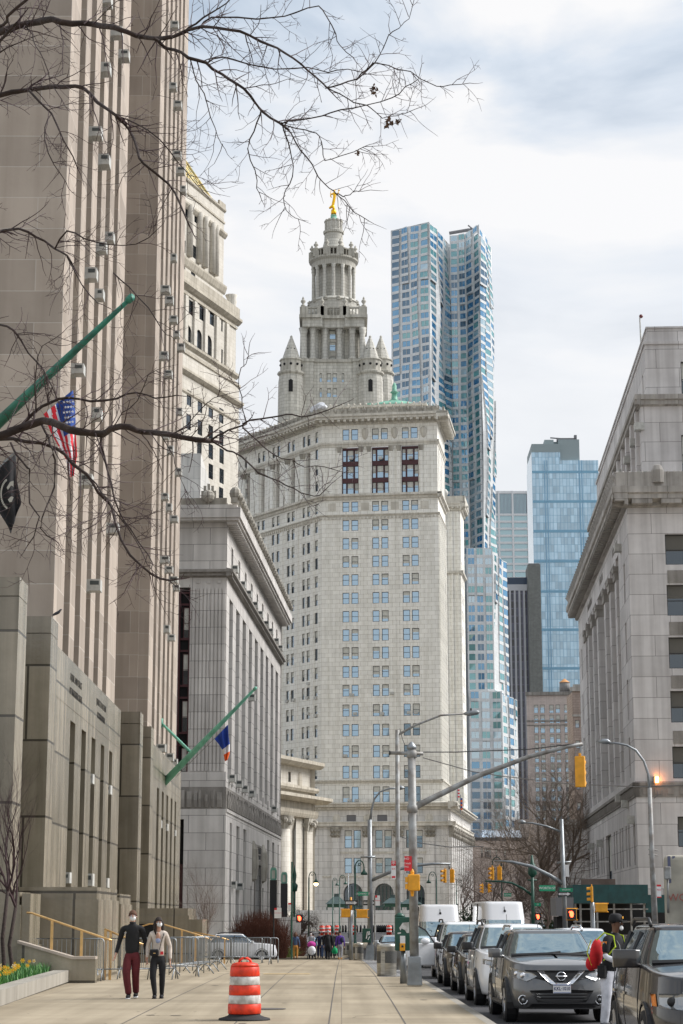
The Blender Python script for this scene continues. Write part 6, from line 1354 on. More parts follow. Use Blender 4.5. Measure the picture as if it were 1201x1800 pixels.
box_at(CB, 703.5, 712.5, 1645, 1659, Yc - .2, .04, 'wht', 'instruction_plate'); pbn = box_at(CB, 703, 712, 1658, 1671.5, Yc - .21, .06, 'yel', 'push_button_plate', .01); mb = MB(); q = atY(707.5, 1663.5, Yc - .26); mb.sphere(q, .03, 10, 5, 0, 1, .4, 1); mb.build('push_button', M_['blackp'], pbn)
pole(CB, [AT(709, Yc + .1), atY(709, 1690, Yc + .1), atY(709, 1668, Yc + .1)], [.10, .075, .06], 'galv', name='post'); 
Y3 = 114.0; g = AT(651, Y3); S2 = thing('signal_pole', 'slimmer grey signal pole at the far corner with a curved lamp arm on top', 'traffic pole', g)
mb = MB(); mb.prism([(g.x - .3, Y3 - .3), (g.x + .3, Y3 - .3), (g.x + .3, Y3 + .3), (g.x - .3, Y3 + .3)], g.z, g.z + .85, 0, [(g.x - .2, Y3 - .2), (g.x + .2, Y3 - .2), (g.x + .2, Y3 + .2), (g.x - .2, Y3 + .2)]); mb.build('base', M_['galv'], S2)
pole(S2, [(g.x, Y3, g.z + .8), atY(650, 1441, Y3)], [.17, .13], 'galv', name='shaft')
pole(S2, [atY(651, 1443, Y3), atY(653, 1425, Y3), atY(658, 1405, Y3), atY(668, 1392, Y3), atY(685, 1386, Y3), atY(700, 1385.5, Y3)], [.09, .07, .06, .05, .05, .045], 'galv', name='lamp_arm'); mb = MB(); mb.tube([atY(698, 1385.5, Y3), atY(703, 1384.5, Y3), atY(711, 1385, Y3)], [.06, .15, .05], 8); mb.build('lamp_head', M_['galv'], S2, True)
pole(S2, [atY(654, 1547, Y3), atY(690, 1531, Y3), atY(725, 1522, Y3), atY(760, 1518.5, Y3), atY(792, 1518.5, Y3)], [.11, .10, .09, .075, .06], 'galv', name='mast_arm'); pole(S2, [atY(634, 1507, Y3 - .2), atY(660, 1506, Y3 - .2)], [.06, .06], 'galv', name='cross_arm'); pole(S2, [atY(790, 1518, Y3), atY(790, 1528, Y3)], [.05, .05], 'galv', name='hanger')
signal('left one of the two yellow signals hanging above the first white van', 782, 1528, 1552, Y3 - .1, 2.0, 3); signal('right one of the two yellow signals hanging above the first white van', 795, 1528, 1552, Y3, -.3, 3)
Y4 = 112.0
spole = thing('sign_pole', 'thin grey pole topped with a yellow post cap carrying pedestrian signals over the crossing', 'sign pole', AT(617, Y4)); pole(spole, [AT(617, Y4), atY(617, 1600, Y4)], [.11, .10], 'galv', name='shaft'); pole(spole, [atY(617, 1600, Y4), atY(617, 1577, Y4)], [.07, .06], 'yel', name='upper_shaft')
def pedbox(label, x0, x1, y0, y1, Y, lit=False, dy=.3):
 o = thing('pedestrian_signal', label, 'pedestrian signal', atY((x0 + x1) / 2, y1, Y), 'yellow pedestrian signals'); box_at(o, x0, x1, y0, y1, Y, dy, 'yel', 'housing', .02); 
 mb = MB(); mb.tube([atY(x0 - 2, y0, Y + .1), atY(x1 + 3, y0, Y + .1)], .025, 6); mb.tube([atY(x0 - 2, y1, Y + .1), atY(x1 + 3, y1, Y + .1)], .025, 6); mb.build('bracket', M_['yel'], o)
 if lit: mb = MB(); q = atY((x0 + x1) / 2, (y0 + y1) / 2, Y - dy / 2 - .02); mb.box(q.x - .22, q.x + .22, q.y - .02, q.y + .015, q.z - .25, q.z + .25); mb.build('screen', M_['blackp'], o); mb = MB(); mb.sphere((q.x, q.y - .03, q.z), .14, 10, 6, 0, .7, .2, 1.1); mb.sphere((q.x - .08, q.y - .03, q.z + .1), .05, 6, 4); mb.build('lit_hand', M_['litred'], o)
 return o
pedbox('left yellow pedestrian signal on the thin grey pole beside the crossing', 600, 616, 1598, 1612, Y4); pedbox('right yellow pedestrian signal between the thin pole and the slim lamp pole', 627, 646, 1599, 1613, Y4)
def oneway(label, x0, x1, y0, y1, Y):
 o = sign(label, x0, x1, y0, y1, Y, ['blackp'], cat='one way sign', name='one_way_sign'); a = atY(x0, y1, Y); b = atY(x1, y0, Y); w_, h = b.x - a.x, b.z - a.z; mb = MB(Fr(a.x, Y, pi / 2, a.z))
 mb.poly([(w_ * u, -.012, h * v) for u, v in ((.06, .28), (.72, .28), (.72, .12), (.95, .5), (.72, .88), (.72, .72), (.06, .72))]); ar_ = mb.build('arrow', M_['wht'], o); add_text('ONE WAY', h * .40, face_M(Fr(a.x, Y, pi / 2, a.z), w_ * .42, -.0135, h * .5), M_['blackp'], ar_, 'lettering', .001, sx=.8)
oneway('left one way sign with white arrow pointing right, above the crossing signals', 607, 629, 1582.5, 1591.5, Y4 - .15); oneway('right one way sign beside the slim grey signal pole', 638.5, 660, 1582.5, 1591.5, Y4 + 2.6)
def stsign(label, x0, x1, y0, y1, Y, t, yaw=0): return sign(label, x0, x1, y0, y1, Y, ['signgreen'], [(t, .5, .5, .6, 'wht')], cat='street sign', yaw=yaw, name='street_name_sign')
stsign('green street name sign beside the slim grey pole, above the one way signs', 629, 648, 1567.5, 1574.5, Y4, 'LEONARD ST')
sign('white parking sign with red corner on the black post left of the crossing', 482.5, 495, 1596, 1614, 118, ['wht', (0, .35, .8, 1, 'red')], [('NO PARKING', .5, .5, .12, 'red')], (481.5, 1596, .05, 'blackp'))
sign('white parking sign on the tall dark green post left of the crossing', 506.5, 512, 1587, 1602, 117, ['wht', (0, 1, .8, 1, 'red')], [], (513, 1515, .06, 'sgreen')); 
sign('white parking sign with red corner on a thin post right of the slim signal pole', 660, 668, 1574, 1592, 110, ['wht', (0, .4, .78, 1, 'red')], [('PARKING', .5, .5, .14, 'red')], (659, 1574, .045, 'pole'))
sign('white parking sign beside the curved street lamp on the right', 1155, 1162, 1555, 1578, 62, ['wht', (0, 1, .86, 1, 'red'), (0, 1, 0, .08, 'red')], [('NO', .5, .6, .2, 'red')])
C2 = thing('control_box', 'small green control box with pale graffiti on the slim far corner pole', 'control box', AT(645, 112)); box_at(C2, 637, 652, 1632, 1657, 113, .5, 'sgreen', 'cabinet', .02); mb = MB(); mb.tube([atY(x, y, 112.7) for x, y in ((644, 1650), (646, 1638), (649, 1637), (648, 1644), (651, 1641))], .03, 4); mb.tube([atY(x, y, 112.7) for x, y in ((647, 1652), (650, 1646))], .025, 4); mb.build('graffiti', M_['wht'], C2)
def crook(label, px, pyt, Y, side=1, h=.9, m='sgreen', lit=False, spire=False, wid=None, pyb=None):
 g = AT(px, Y); zt = zz(px, pyt, Y); o = thing('crook_lamp', label, 'street lamp', g, "green bishop's crook street lamps"); s = wid or .8; hh = zt - s * .9
 mb = MB(); mb.tube([g, (g.x, Y, g.z + .9), (g.x, Y, g.z + 1.0), (g.x, Y, hh)], [.17, .15, .09, .07], 8); mb.build('post', M_[m], o, True)
 pts = [(g.x, Y, hh)] + [(g.x + side * (s * .55 - s * .55 * cos(t)), Y, hh + s * .75 * sin(t) * 1.15) for t in [pi * k / 9 for k in range(1, 10)]] + [(g.x + side * s * 1.1, Y, hh - .15)]
 mb = MB(); mb.tube(pts, .05, 6); mb.tube([(g.x + side * (s * .55 + s * .22 * cos(t) * (1 - t / 9)), Y, hh + s * .35 + s * .22 * sin(t) * (1 - t / 9)) for t in [k * .6 for k in range(12)]], .03, 5); mb.build('crook', M_[m], o, True)
 x = g.x + side * s * 1.1; mb = MB(); mb.lathe([(.26, hh - .55), (.24, hh - .4), (.10, hh - .25), (.05, hh - .1)], x, Y, 10); mb.build('lamp_shade', M_[m], o, True)
 if lit: mb = MB(); mb.sphere((x, Y, hh - .6), .2, 8, 5); mb.build('bulb', mat('lit lamp', (1, .9, .6), .5, emit=(1, .72, .35), es=12), o)
crook('thick dark green crook lamp standing right of the thin pole with yellow signals', 624.5, 1512, 150, 1, m='sgreen', wid=.62); crook('green crook lamp with a lit bulb above the curly bare tree', 543, 1532, 190, 1, lit=True, wid=.62)
crook('left one of two distant green crook lamps in front of the arched windows', 585, 1543, 270, 1, wid=.55); crook('right one of two distant green crook lamps in front of the arched windows', 597, 1538, 250, 1, wid=.7); crook('green crook lamp facing left above the first white van', 768, 1532, 210, -1, wid=.75)
crook('distant green crook lamp right of the yellow signals above the first van', 803, 1545, 300, 1, wid=.8); crook('green crook lamp behind the paired yellow signals above the second van', 883, 1506, 190, -1, wid=.8)
fs_ = thing('flag_post', 'dark post with a tall pointed finial at the corner of the grey office building', 'post', AT(518, 160)); g = AT(518, 160); pole(fs_, [g, atY(518, 1553, 160)], [.1, .08], 'sgreen', name='shaft'); mb = MB(); q = atY(518, 1556, 160); mb.lathe([(.2, q.z - .5), (.28, q.z), (.10, q.z + .2), (.16, q.z + .8), (.02, q.z + 1.6)], q.x, 160, 8); mb.build('finial', M_['sgreen'], fs_, True)
pn = thing('rolled_banner', 'thin pink rolled banner on a slim white pole before the left arched window', 'banner', AT(612.5, 240)); pole(pn, [AT(612.5, 240), atY(612.5, 1535, 240)], [.06, .05], 'galv', name='pole'); pole(pn, [atY(612.6, 1577, 240), atY(612.6, 1555, 240), atY(612.3, 1540, 240)], [.05, .14, .06], mat('pink cloth', (.62, .12, .30), .7) if 0 else 'pinkc', name='cloth') if 'pinkc' in M_ else None
Y5 = 100.0
S3 = thing('signal_pole', 'grey lamp and signal pole left of the sidewalk shed, mast arm curving left', 'traffic pole', AT(991, Y5)); g = AT(994, Y5); pole(S3, [g, atY(987, 1440, Y5)], [.14, .10], 'galv', name='shaft')
pole(S3, [atY(986, 1462, Y5), atY(960, 1452, Y5), atY(935, 1446.5, Y5), atY(922, 1446, Y5)], [.06, .05, .045, .04], 'galv', name='lamp_arm'); mb = MB(); mb.tube([atY(924, 1446, Y5), atY(918, 1444.6, Y5), atY(911, 1445, Y5)], [.06, .12, .04], 8); mb.build('lamp_head', M_['galv'], S3, True)
pole(S3, [atY(989.5, 1553, Y5), atY(965, 1538, Y5), atY(935, 1523, Y5), atY(900, 1515, Y5), atY(869, 1513.5, Y5)], [.11, .10, .085, .07, .06], 'galv', name='mast_arm'); pole(S3, [atY(979, 1516.5, Y5), atY(1004, 1515, Y5)], [.05, .05], 'galv', name='cross_arm'); box_at(S3, 993, 1000, 1520, 1541, Y5, .1, 'wht', 'sign_back')
signal('left one of the two yellow signals hanging above the second white van', 865.5, 1524, 1547, Y5, 2.1, 3); signal('right one of the two yellow signals hanging above the second white van', 878.5, 1523, 1547, Y5 + .1, -.3, 3)
Y6 = 128.0; S4 = thing('green_signal_pole', 'dark green signal pole with a green mast arm reaching left over the second white van', 'traffic pole', AT(937, Y6)); pole(S4, [AT(937, Y6), atY(935.5, 1516, Y6)], [.14, .10], 'sgreen', name='shaft')
pole(S4, [atY(936, 1574, Y6), atY(920, 1562, Y6), atY(900, 1552, Y6), atY(880, 1549.5, Y6), atY(853, 1549, Y6)], [.09, .08, .07, .06, .05], 'sgreen', name='mast_arm'); q = atY(936, 1536, Y6); mb = MB(); mb.lathe([(.05, q.z - .3), (.3, q.z), (.25, q.z + .5), (.12, q.z + .7), (.06, q.z + 1.2)], q.x, Y6, 10); mb.build('lantern', M_['sgreen'], S4, True)
pole(S4, [atY(928, 1547, Y6), atY(944, 1547, Y6)], [.05, .05], 'sgreen', name='cross_arm')
signal('small left yellow signal on the green mast arm, low behind the second white van', 848, 1554, 1570, Y6, 2.0, 3); signal('small right yellow signal on the green mast arm, low behind the second white van', 860, 1554, 1569, Y6, -2.2, 3)
stsign('wide green street sign between the bare trees left of the sidewalk shed', 948, 977, 1556, 1566.5, 104, 'WORTH ST', .25); stsign('green street sign on the grey lamp pole left of the sidewalk shed', 984, 1007, 1561, 1567.5, Y5 - .3, 'WORTH'); stsign('small low green street sign under the mast arm of the green pole', 940, 951, 1587, 1593, 126, 'ST'); stsign('small green street sign just above the roof of the second white van', 886, 899, 1570, 1576, 140, 'CENTRE')
oneway('one way sign on the grey lamp pole left of the sidewalk shed', 981, 1004, 1567.5, 1575.5, Y5 - .35)
pedbox('lit red hand pedestrian signal left of the sidewalk shed legs', 997, 1013, 1597, 1617, 96, True); pedbox('small lit red hand pedestrian signal right of the second white van', 942, 950, 1606, 1617, 130, True)
pedbox('small lit red hand pedestrian signal at the curly tree left of the crossing', 524, 529.5, 1611, 1618, 125, True)
Y7 = 80.0; S5 = thing('signal_pole', 'short grey pole in front of the sidewalk shed carrying a yellow signal', 'traffic pole', AT(1043, Y7)); pole(S5, [AT(1043, Y7), atY(1041, 1586, Y7)], [.10, .09], 'galv', name='shaft'); signal('tall yellow signal standing on the short grey pole before the sidewalk shed', 1040.5, 1558, 1586, Y7, 1.4, 3); pedbox('yellow pedestrian signal in front of the sidewalk shed, left of the medic in the cap', 1047, 1067, 1588, 1603, Y7 - .2)
Y8 = 64.0; S6 = thing('street_lamp', 'curved grey street lamp bending left in front of the right limestone building', 'street lamp', AT(1151, Y8), 'grey cobra head street lamps'); pole(S6, [AT(1152.5, Y8), atY(1146, 1500, Y8), atY(1142, 1385, Y8)], [.11, .085, .07], name='shaft')
pole(S6, [atY(1142, 1392, Y8), atY(1139.5, 1360, Y8), atY(1132, 1338, Y8), atY(1118, 1319, Y8), atY(1102, 1310, Y8), atY(1085, 1306.5, Y8), atY(1072, 1306, Y8)], [.05, .045, .04, .04, .036, .034, .03], 'galv', name='arm'); mb = MB(); mb.tube([atY(1074, 1306, Y8), atY(1068, 1303.5, Y8), atY(1060, 1303, Y8), atY(1052, 1304.5, Y8)], [.04, .09, .085, .03], 8); mb.build('lamp_head', M_['galv'], S6, True)
for y in (1493, 1502): pole(S6, [atY(1140, y, Y8), atY(1157, y + 2, Y8)], [.02, .02], 'pole', name='bracket')
for lb, P in (('upper overhead cable running right from the signal pole cross arm', [(744, 1322, 49.4), (800, 1322, 49.5), (930, 1317, 49.6), (1024, 1306, 49.7)]), ('lower overhead cable crossing from the signal pole to the right building', [(744, 1332, 49.4), (830, 1356, 60), (880, 1364, 75), (1000, 1378, 95), (1119, 1383, 120), (1201, 1380, 140)]), ('sagging cable between the street lamp and the big granite block', [(702, 1470, 69), (740, 1482, 80), (790, 1489, 100), (850, 1488, 130)])):
 P = [atY(*q) for q in P]; o = thing('overhead_cable', lb, 'cable', P[0]); mb = MB(); mb.tube(P, [.012 * (p.y / 50) for p in P], 4); mb.build('wire', M_['blackp'], o)
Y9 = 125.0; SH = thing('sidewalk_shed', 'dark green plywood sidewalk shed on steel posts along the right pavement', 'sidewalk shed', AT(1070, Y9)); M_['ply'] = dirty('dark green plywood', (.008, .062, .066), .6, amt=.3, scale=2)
a = atY(1008, 1588, Y9); b = atY(1139, 1555, Y9); mb = MB(); mb.box(a.x, b.x, Y9, Y9 + .1, a.z, b.z); mb.box(b.x - .1, b.x, Y9 + .1, Y9 + 9, a.z, b.z); mb.box(a.x, a.x + .1, Y9 + .1, Y9 + 9, a.z, b.z); mb.box(a.x + (b.x - a.x) * .47, a.x + (b.x - a.x) * .47 + .03, Y9 - .012, Y9 - .002, a.z, b.z); mb.build('parapet', M_['ply'], SH)
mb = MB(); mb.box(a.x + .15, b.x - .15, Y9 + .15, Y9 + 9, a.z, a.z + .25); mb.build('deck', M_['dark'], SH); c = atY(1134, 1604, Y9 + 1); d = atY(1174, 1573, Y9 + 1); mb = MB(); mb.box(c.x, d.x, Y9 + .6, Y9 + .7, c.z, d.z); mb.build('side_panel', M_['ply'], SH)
for k, px in enumerate((1012, 1021, 1050, 1080, 1110, 1133)):
 for yy in (Y9 + .3, Y9 + 5): q = AT(px, yy); mb = MB(); mb.box(q.x - .06, q.x + .06, yy - .06, yy + .06, q.z, a.z); mb.build('post', M_['pole'], SH)
for py in (1598, 1620): q = zz(1050, py, Y9); mb = MB(); mb.box(a.x, b.x, Y9 + .2, Y9 + .28, q - .04, q + .04); mb.build('rail', M_['pole'], SH)
mb = MB(); q = zz(1050, 1545, Y9 + 6); mb.box(atY(1022, 1550, Y9 + 6).x, atY(1082, 1550, Y9 + 6).x, Y9 + 6, Y9 + 6.2, b.z - .5, q); mb.build('rear_screen', dirty('brown hoarding', (.16, .12, .10), .8, scale=1), SH)
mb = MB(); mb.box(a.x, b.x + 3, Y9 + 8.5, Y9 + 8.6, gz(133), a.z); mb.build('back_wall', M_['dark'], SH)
fe = thing('railing_fence', 'grey slatted railing behind the sidewalk shed posts', 'fence', AT(1040, Y9 + 2)); mb = MB(); x = atY(1008, HZ, Y9 + 2).x
while x < b.x: mb.box(x, x + .06, Y9 + 2, Y9 + 2.05, gz(127), gz(127) + 1.5); x += .22
mb.box(atY(1008, HZ, 127).x, b.x, Y9 + 1.98, Y9 + 2.07, gz(127) + 1.4, gz(127) + 1.5); mb.build('pickets', M_['pole'], fe)
ho = thing('grey_hoarding', 'grey metal construction hoarding left of the dark green sidewalk shed', 'hoarding', AT(988, 118)); box_at(ho, 973, 1003, 1578, 1610, 118, 3, M_['louver'], 'panel'); q = atY(988, 1612, 118); mb = MB(); mb.box(atY(976, HZ, 118).x, atY(1000, HZ, 118).x, 117, 119, gz(118), zz(980, 1611, 118)); mb.build('frame', M_['dark'], ho)
TK = thing('truck', 'dirty beige box truck with tall mirror cut off at the right edge of the picture', 'truck', AT(1215, 51)); M_['truck'] = dirty('dirty beige truck', (.40, .375, .31), .6, amt=.4, scale=1.5)
xl = atY(1168.5, 1560, 49.5).x; zt = zz(1180, 1504, 50); ftk = Fr(xl, 49.5, pi / 2 + az_of(1160)); mb = MB(ftk); mb.box(0, 2.4, 0, 6, .75, zt); ob = mb.build('body', M_['truck'], TK); bv = ob.modifiers.new('b', 'BEVEL'); bv.width = .12; bv.segments = 3
mb = MB(ftk); mb.box(.1, 2.3, .1, 5.9, .35, .76); mb.build('chassis', M_['dark'], TK)
mb = MB(); q0, q1 = atY(1178, HZ, 49.4).x, atY(1183, HZ, 49.4).x; mb.box(q0, q1, 49.47, 49.49, zz(1180, 1552, 49.4), zt - .03); mb.box(q1 + .05, q1 + .12, 49.47, 49.49, zz(1180, 1552, 49.4), zt - .03); mb.build('blue_stripe', mat('dusty blue stripe', (.10, .11, .18), .6), TK)
ob = box_at(TK, 1168, 1179, 1523, 1546, 49.2, .15, 'pole', 'mirror', .03); pole(TK, [atY(1174, 1546, 49.3), atY(1175, 1605, 49.4)], [.03, .03], 'pole', name='mirror_arm')
add_text('WORK', .26, face_M(Fr(xl, 49.4, pi / 2), atY(1197, 1578, 49.4).x - xl + .08, -.01, zz(1190, 1578, 49.4)), mat('faded red lettering', (.33, .10, .08), .7), TK, 'lettering', .002)
for yy in (50.6, 54.6): mb = MB(ftk); mb.box(.12, .4, yy - 50.2, yy - 49.4, -.12, .7); mb.build('wheel', M_['blackp'], TK)
YB = 286.0; bo0 = thing('bollard', 'black steel bollard in the long row across the square', 'bollard', AT(566, YB), 'black bollards across the square')
def prim(o, fn, nm, m): mb = MB((1, 0, 0, o.location.x, 0, 1, 0, o.location.y, 0, 0, 1, o.location.z)); fn(mb); return mb.build(nm, M_[m], o, True)
prim(bo0, lambda mb: mb.lathe([(.15, 0), (.15, .95), (.10, 1.04), (.02, 1.08)], 0, 0, 8), 'post', 'blackp')
pxs = [574, 582, 590, 598, 603, 608, 628, 634, 641, 647, 656, 663] + [666 + 3.4 * k for k in range(8)] + [716, 722]
for px in pxs: dup(bo0, loc=AT(px, YB))
lw = thing('stone_parapet', 'pale low stone wall behind the row of black bollards', 'wall', AT(600, 300)); mb = MB(); q = AT(520, 304); q2 = AT(760, 304); mb.box(q.x, q2.x, 304, 305, gz(304) - .2, zz(600, 1600, 304)); mb.cut(); mb.box(q.x, q2.x, 288, 288.6, gz(288) - .1, gz(288) + .18); mb.pieces('wall', M_['Dlow'], lw)
bd0 = thing('traffic_barrel', 'small distant orange and white barrel beyond the pedestrians', 'traffic barrel', AT(566, 262), 'distant orange barrels by the bollards')
prim(bd0, lambda mb: mb.lathe([(.36, 0), (.36, 1.15), (.2, 1.25)], 0, 0, 10), 'drum', 'orange'); prim(bd0, lambda mb: (mb.lathe([(.37, .35), (.37, .55)], 0, 0, 10), mb.lathe([(.37, .8), (.37, .98)], 0, 0, 10)), 'white_band', 'refl')
for px in (577, 593, 622, 684, 576): dup(bd0, loc=AT(px, 262 + (px % 5)))
def kiosk(label, x0, x1, yt, ye, yb, Y, glassw=True):
 a, b = AT(x0, Y).x, AT(x1, Y).x; zr, ze, z0 = zz(x0, yt, Y), zz(x0, ye, Y), gz(Y); o = thing('subway_canopy', label, 'canopy', (a, Y, z0), 'green hip roofed canopies before the arches'); w_ = b - a; d = 4
 mb = MB(); B_ = [(a - .3, Y - .3, ze), (b + .3, Y - .3, ze), (b + .3, Y + d + .3, ze), (a - .3, Y + d + .3, ze)]; T2 = [(a + w_ * .33, Y + 1.4, zr), (b - w_ * .33, Y + 1.4, zr), (b - w_ * .33, Y + d - 1.4, zr), (a + w_ * .33, Y + d - 1.4, zr)]
 for k in range(4): mb.quad(B_[k], B_[(k + 1) % 4], T2[(k + 1) % 4], T2[k])
 mb.quad(*T2); mb.quad(*B_[::-1]); mb.box((a + b) / 2 - .4, (a + b) / 2 + .4, Y + 1.6, Y + 2.4, zr, zr + .5); mb.build('hip_roof', M_['kroof'], o)
 mb = MB(); mb.box(a, b, Y, Y + d, ze - .55, ze - .02); mb.build('fascia', M_['sgreen'], o)
 for x in (a, a + w_ / 3, b - w_ / 3, b): mb = MB(); mb.box(x - .1, x + .1, Y, Y + .2, z0, ze - .5); mb.build('post', M_['sgreen'], o)
 mb = MB(); mb.box(a + .1, b - .1, Y + .3, Y + .35, z0, z0 + 1.3); mb.build('panel', M_['ac'], o)
M_['kroof'] = dirty('green tiled roof', (.05, .085, .085), .5, amt=.3, scale=3)
kiosk('left green hip roofed canopy in front of the arches', 575, 608, 1576, 1589, 1620, 330); kiosk('middle green hip roofed canopy, right of the one way signs', 676, 706, 1578, 1588, 1620, 320); kiosk('right green hip roofed canopy, just left of the first white van', 706, 740, 1580, 1589, 1620, 335)
for lb, px, y0, y1, yt, wd in (('left black pylon with green lantern before the grey office building', 480.5, 1612, 1547, 1525, 6.2), ('right black pylon with green lantern, beside the stone plinth', 499.5, 1616, 1553, 1533, 6)):
 Yp = 168.0 if px < 490 else 160.0; p = AT(px, Yp); o = thing('lantern_pylon', lb, 'lantern', p); s = wd * Yp / KX; zb = zz(px, y1, Yp); zt = zz(px, yt, Yp); mb = MB(); mb.box(p.x - s, p.x + s, Yp - s, Yp + s, p.z, zb); mb.build('shaft', M_['blackp'], o)
 mb = MB(); s *= .82; h = zt - zb; mb.box(p.x - s, p.x + s, Yp - s, Yp + s, zb, zb + h * .12); mb.box(p.x - s, p.x + s, Yp - s, Yp + s, zb + h * .78, zb + h * .9); mb.box(p.x - s * .8, p.x + s * .8, Yp - s * .8, Yp + s * .8, zb + h * .9, zt)
 for dx in (-1, 1):
  for dy in (-1, 1): mb.box(p.x + dx * s * .85 - .06, p.x + dx * s * .85 + .06, Yp + dy * s * .85 - .06, Yp + dy * s * .85 + .06, zb + h * .12, zb + h * .78)
 mb.build('lantern_frame', M_['copper'], o); mb = MB(); mb.box(p.x - s * .6, p.x + s * .6, Yp - s * .6, Yp + s * .6, zb + h * .12, zb + h * .78); mb.build('lantern_glass', mat('milk glass', (.62, .60, .52), .4), o)
pl = thing('stone_plinth', 'stepped stone plinth right of the black pylons at the far pavement', 'plinth', AT(510, 150)); box_at(pl, 487, 529, 1612, 1672, 152, 1.5, 'B', 'upper_block'); a = AT(487, 149); b = AT(540, 149); mb = MB(); mb.box(a.x, b.x, 147.5, 150.5, a.z - .2, zz(500, 1644, 149)); mb.build('lower_block', M_['B'], pl)
def paint(name, col, rough=.28, metal=.0, coat=1.0):
 m = mat(name, col, rough, metal, .5, coat=coat); b = m.node_tree.nodes['Principled BSDF']; b.inputs['Coat Roughness'].default_value = .04; return m
M_['wind'] = glass('windscreen', (.03, .05, .055), refl=.46, rough=.02, tint=(.70, .86, .92), wob=1.6); M_['sidewin'] = glass('side window', (.01, .012, .013), refl=.22, rough=.02)
M_['chrome'] = mat('chrome', (.75, .75, .77), .12, 1.0); M_['lamp'] = mat('headlamp lens', (.30, .31, .32), .1, .6, coat=1); M_['amber'] = mat('amber marker', (.75, .22, .02), .3); M_['tyre'] = mat('tyre', (.015, .015, .016), .8); M_['rim'] = mat('alloy rim', (.35, .35, .36), .3, .8); M_['trim'] = mat('black trim', (.012, .012, .013), .45)
def spow(c, e): return (1 if c >= 0 else -1) * abs(c) ** e
def car(name, label, x, y, col, rz=0.0, L_=4.4, W=1.84, H=1.6, zb=.24, hood=.93, cowl=1.08, cy=-1.05, ty=-.25, ry=1.5, rr_=2.05, belt=1.06, nE=5.0, wr=.35, wb=2.65, cat='car', roofm=None, group=None, rails=True, hi=True, glz=None, face='grey', mirror_c=None, roofw=.70, zoff=None, mir=1):
 z0 = (gz(y) - .154) if zoff is None else zoff; o = thing(name, label, cat, (x, y, z0), group, rz)
 M = Matrix.Translation((x, y, z0)) @ Matrix.Rotation(rz, 4, 'Z'); T_ = tuple(M[i][j] for i in range(3) for j in range(4))
 hw, hl = W / 2, L_ / 2; PM = M_[col]; seg = 56
 def ztop(yy):
  if yy < cy: t = (yy + hl) / (cy + hl); return hood + (cowl - hood) * max(0, min(1, t)) ** .7
  return cowl + (belt + .05 - cowl) * min(1, (yy - cy) / 1.0)
 def av(v): return hl - .10 * max(0, v - .45) ** 1.0 * 2 - .10 * (1 - min(1, v * 4)) ; 
 def bv_(v): return hw * (1 - .05 * (1 - min(1, v * 3.2)) - .055 * max(0, v - .55) / .45)
 def S(u, v):
  a, b = av(v), bv_(v); X = b * spow(cos(u), 2 / nE); Yy = a * spow(sin(u), 2 / nE); return X, Yy, zb + v * (ztop(Yy) - zb)
 rows = [0, .08, .2, .35, .5, .62, .74, .85, .93, .975, 1.0]; mb = MB(T_); R_ = []
 for v in rows: R_.append([mb.P(*S(2 * pi * k / seg, v)) for k in range(seg)])
 for s in (.985, .94, .8, .55, .28, .04):
  row = []
  for k in range(seg):
   X, Yy, Z = S(2 * pi * k / seg, 1.0); yy = Yy * (1 - (1 - s) * .25 if True else 1); xx = X * s; zc_ = ztop(yy) + .045 * (1 - s * s) + .012; row.append(mb.P(xx, yy, zc_))
  R_.append(row)
 for A_, B_ in zip(R_, R_[1:]):
  for k in range(seg): mb.face([A_[k], A_[(k + 1) % seg], B_[(k + 1) % seg], B_[k]], 0)
 mb.face(R_[0][::-1], 0); body = mb.build('body', PM, o, True)
 gb2 = MB(T_); G = []; gl_top = glz or H - .09
 def gring(t, shrink=0):
  z = (cowl - .02) + (H - .05 - (cowl - .02)) * t; yf = cy + (ty - cy) * t ** .92; yr = rr_ + (ry - rr_) * t ** 1.1; w_ = hw * (.915 + (roofw - .915) * t ** 1.25); ym, yh = (yf + yr) / 2, (yr - yf) / 2
  return [(w_ * spow(cos(2 * pi * k / seg), 2 / 7.5), ym + yh * spow(sin(2 * pi * k / seg), 2 / 7.5), z) for k in range(seg)]
 ts = [0, .25, .5, .72, .86, .94, 1.0]
 if glz: tg = (glz - cowl) / (H - cowl); ts = [0, tg * .33, tg * .66, tg * .98, tg, tg + (1 - tg) * .5, tg + (1 - tg) * .85, 1.0]
 for t in ts: G.append([gb2.P(*p_) for p_ in gring(t)])
 r1 = gring(1.0); ym = sum(p_[1] for p_ in r1) / seg
 for s, dz in ((.97, .02), (.88, .035), (.6, .05), (.3, .055), (.03, .056)): G.append([gb2.P(p_[0] * s, ym + (p_[1] - ym) * s, p_[2] + dz) for p_ in r1])
 pil = {}
 for j, (A_, B_) in enumerate(zip(G, G[1:])):
  for k in range(seg):
   an = 2 * pi * (k + .5) / seg; sx, cx2 = sin(an), cos(an); front = sx < 0 and abs(cx2) < .72
   ya = r1[k][1]
   t_hi = ts[j + 1] if j + 1 < len(ts) else 2
   m_ = 0
   lim_ = (ts[4] if glz else ts[5]) + 1e-6
   if t_hi <= lim_:
    if front: m_ = 1
    elif sx > 0 and abs(cx2) < .6: m_ = 2
    elif abs(cx2) >= .80: m_ = 2
    if not front and abs(abs(cx2) - .76) < .045: m_ = 0
    if glz and m_ == 2 and (sx > 0 or r1[k][1] > ty + .75): m_ = 0
   gb2.face([A_[k], A_[(k + 1) % seg], B_[(k + 1) % seg], B_[k]], m_)
 gb2.build('cabin', [M_[roofm or col], M_['wind'], M_['sidewin']], o, True)
 def gx(yy, z, s):
  t = (z - cowl + .02) / (H - .05 - cowl + .02); return s * hw * (.915 + (roofw - .915) * t ** 1.25)
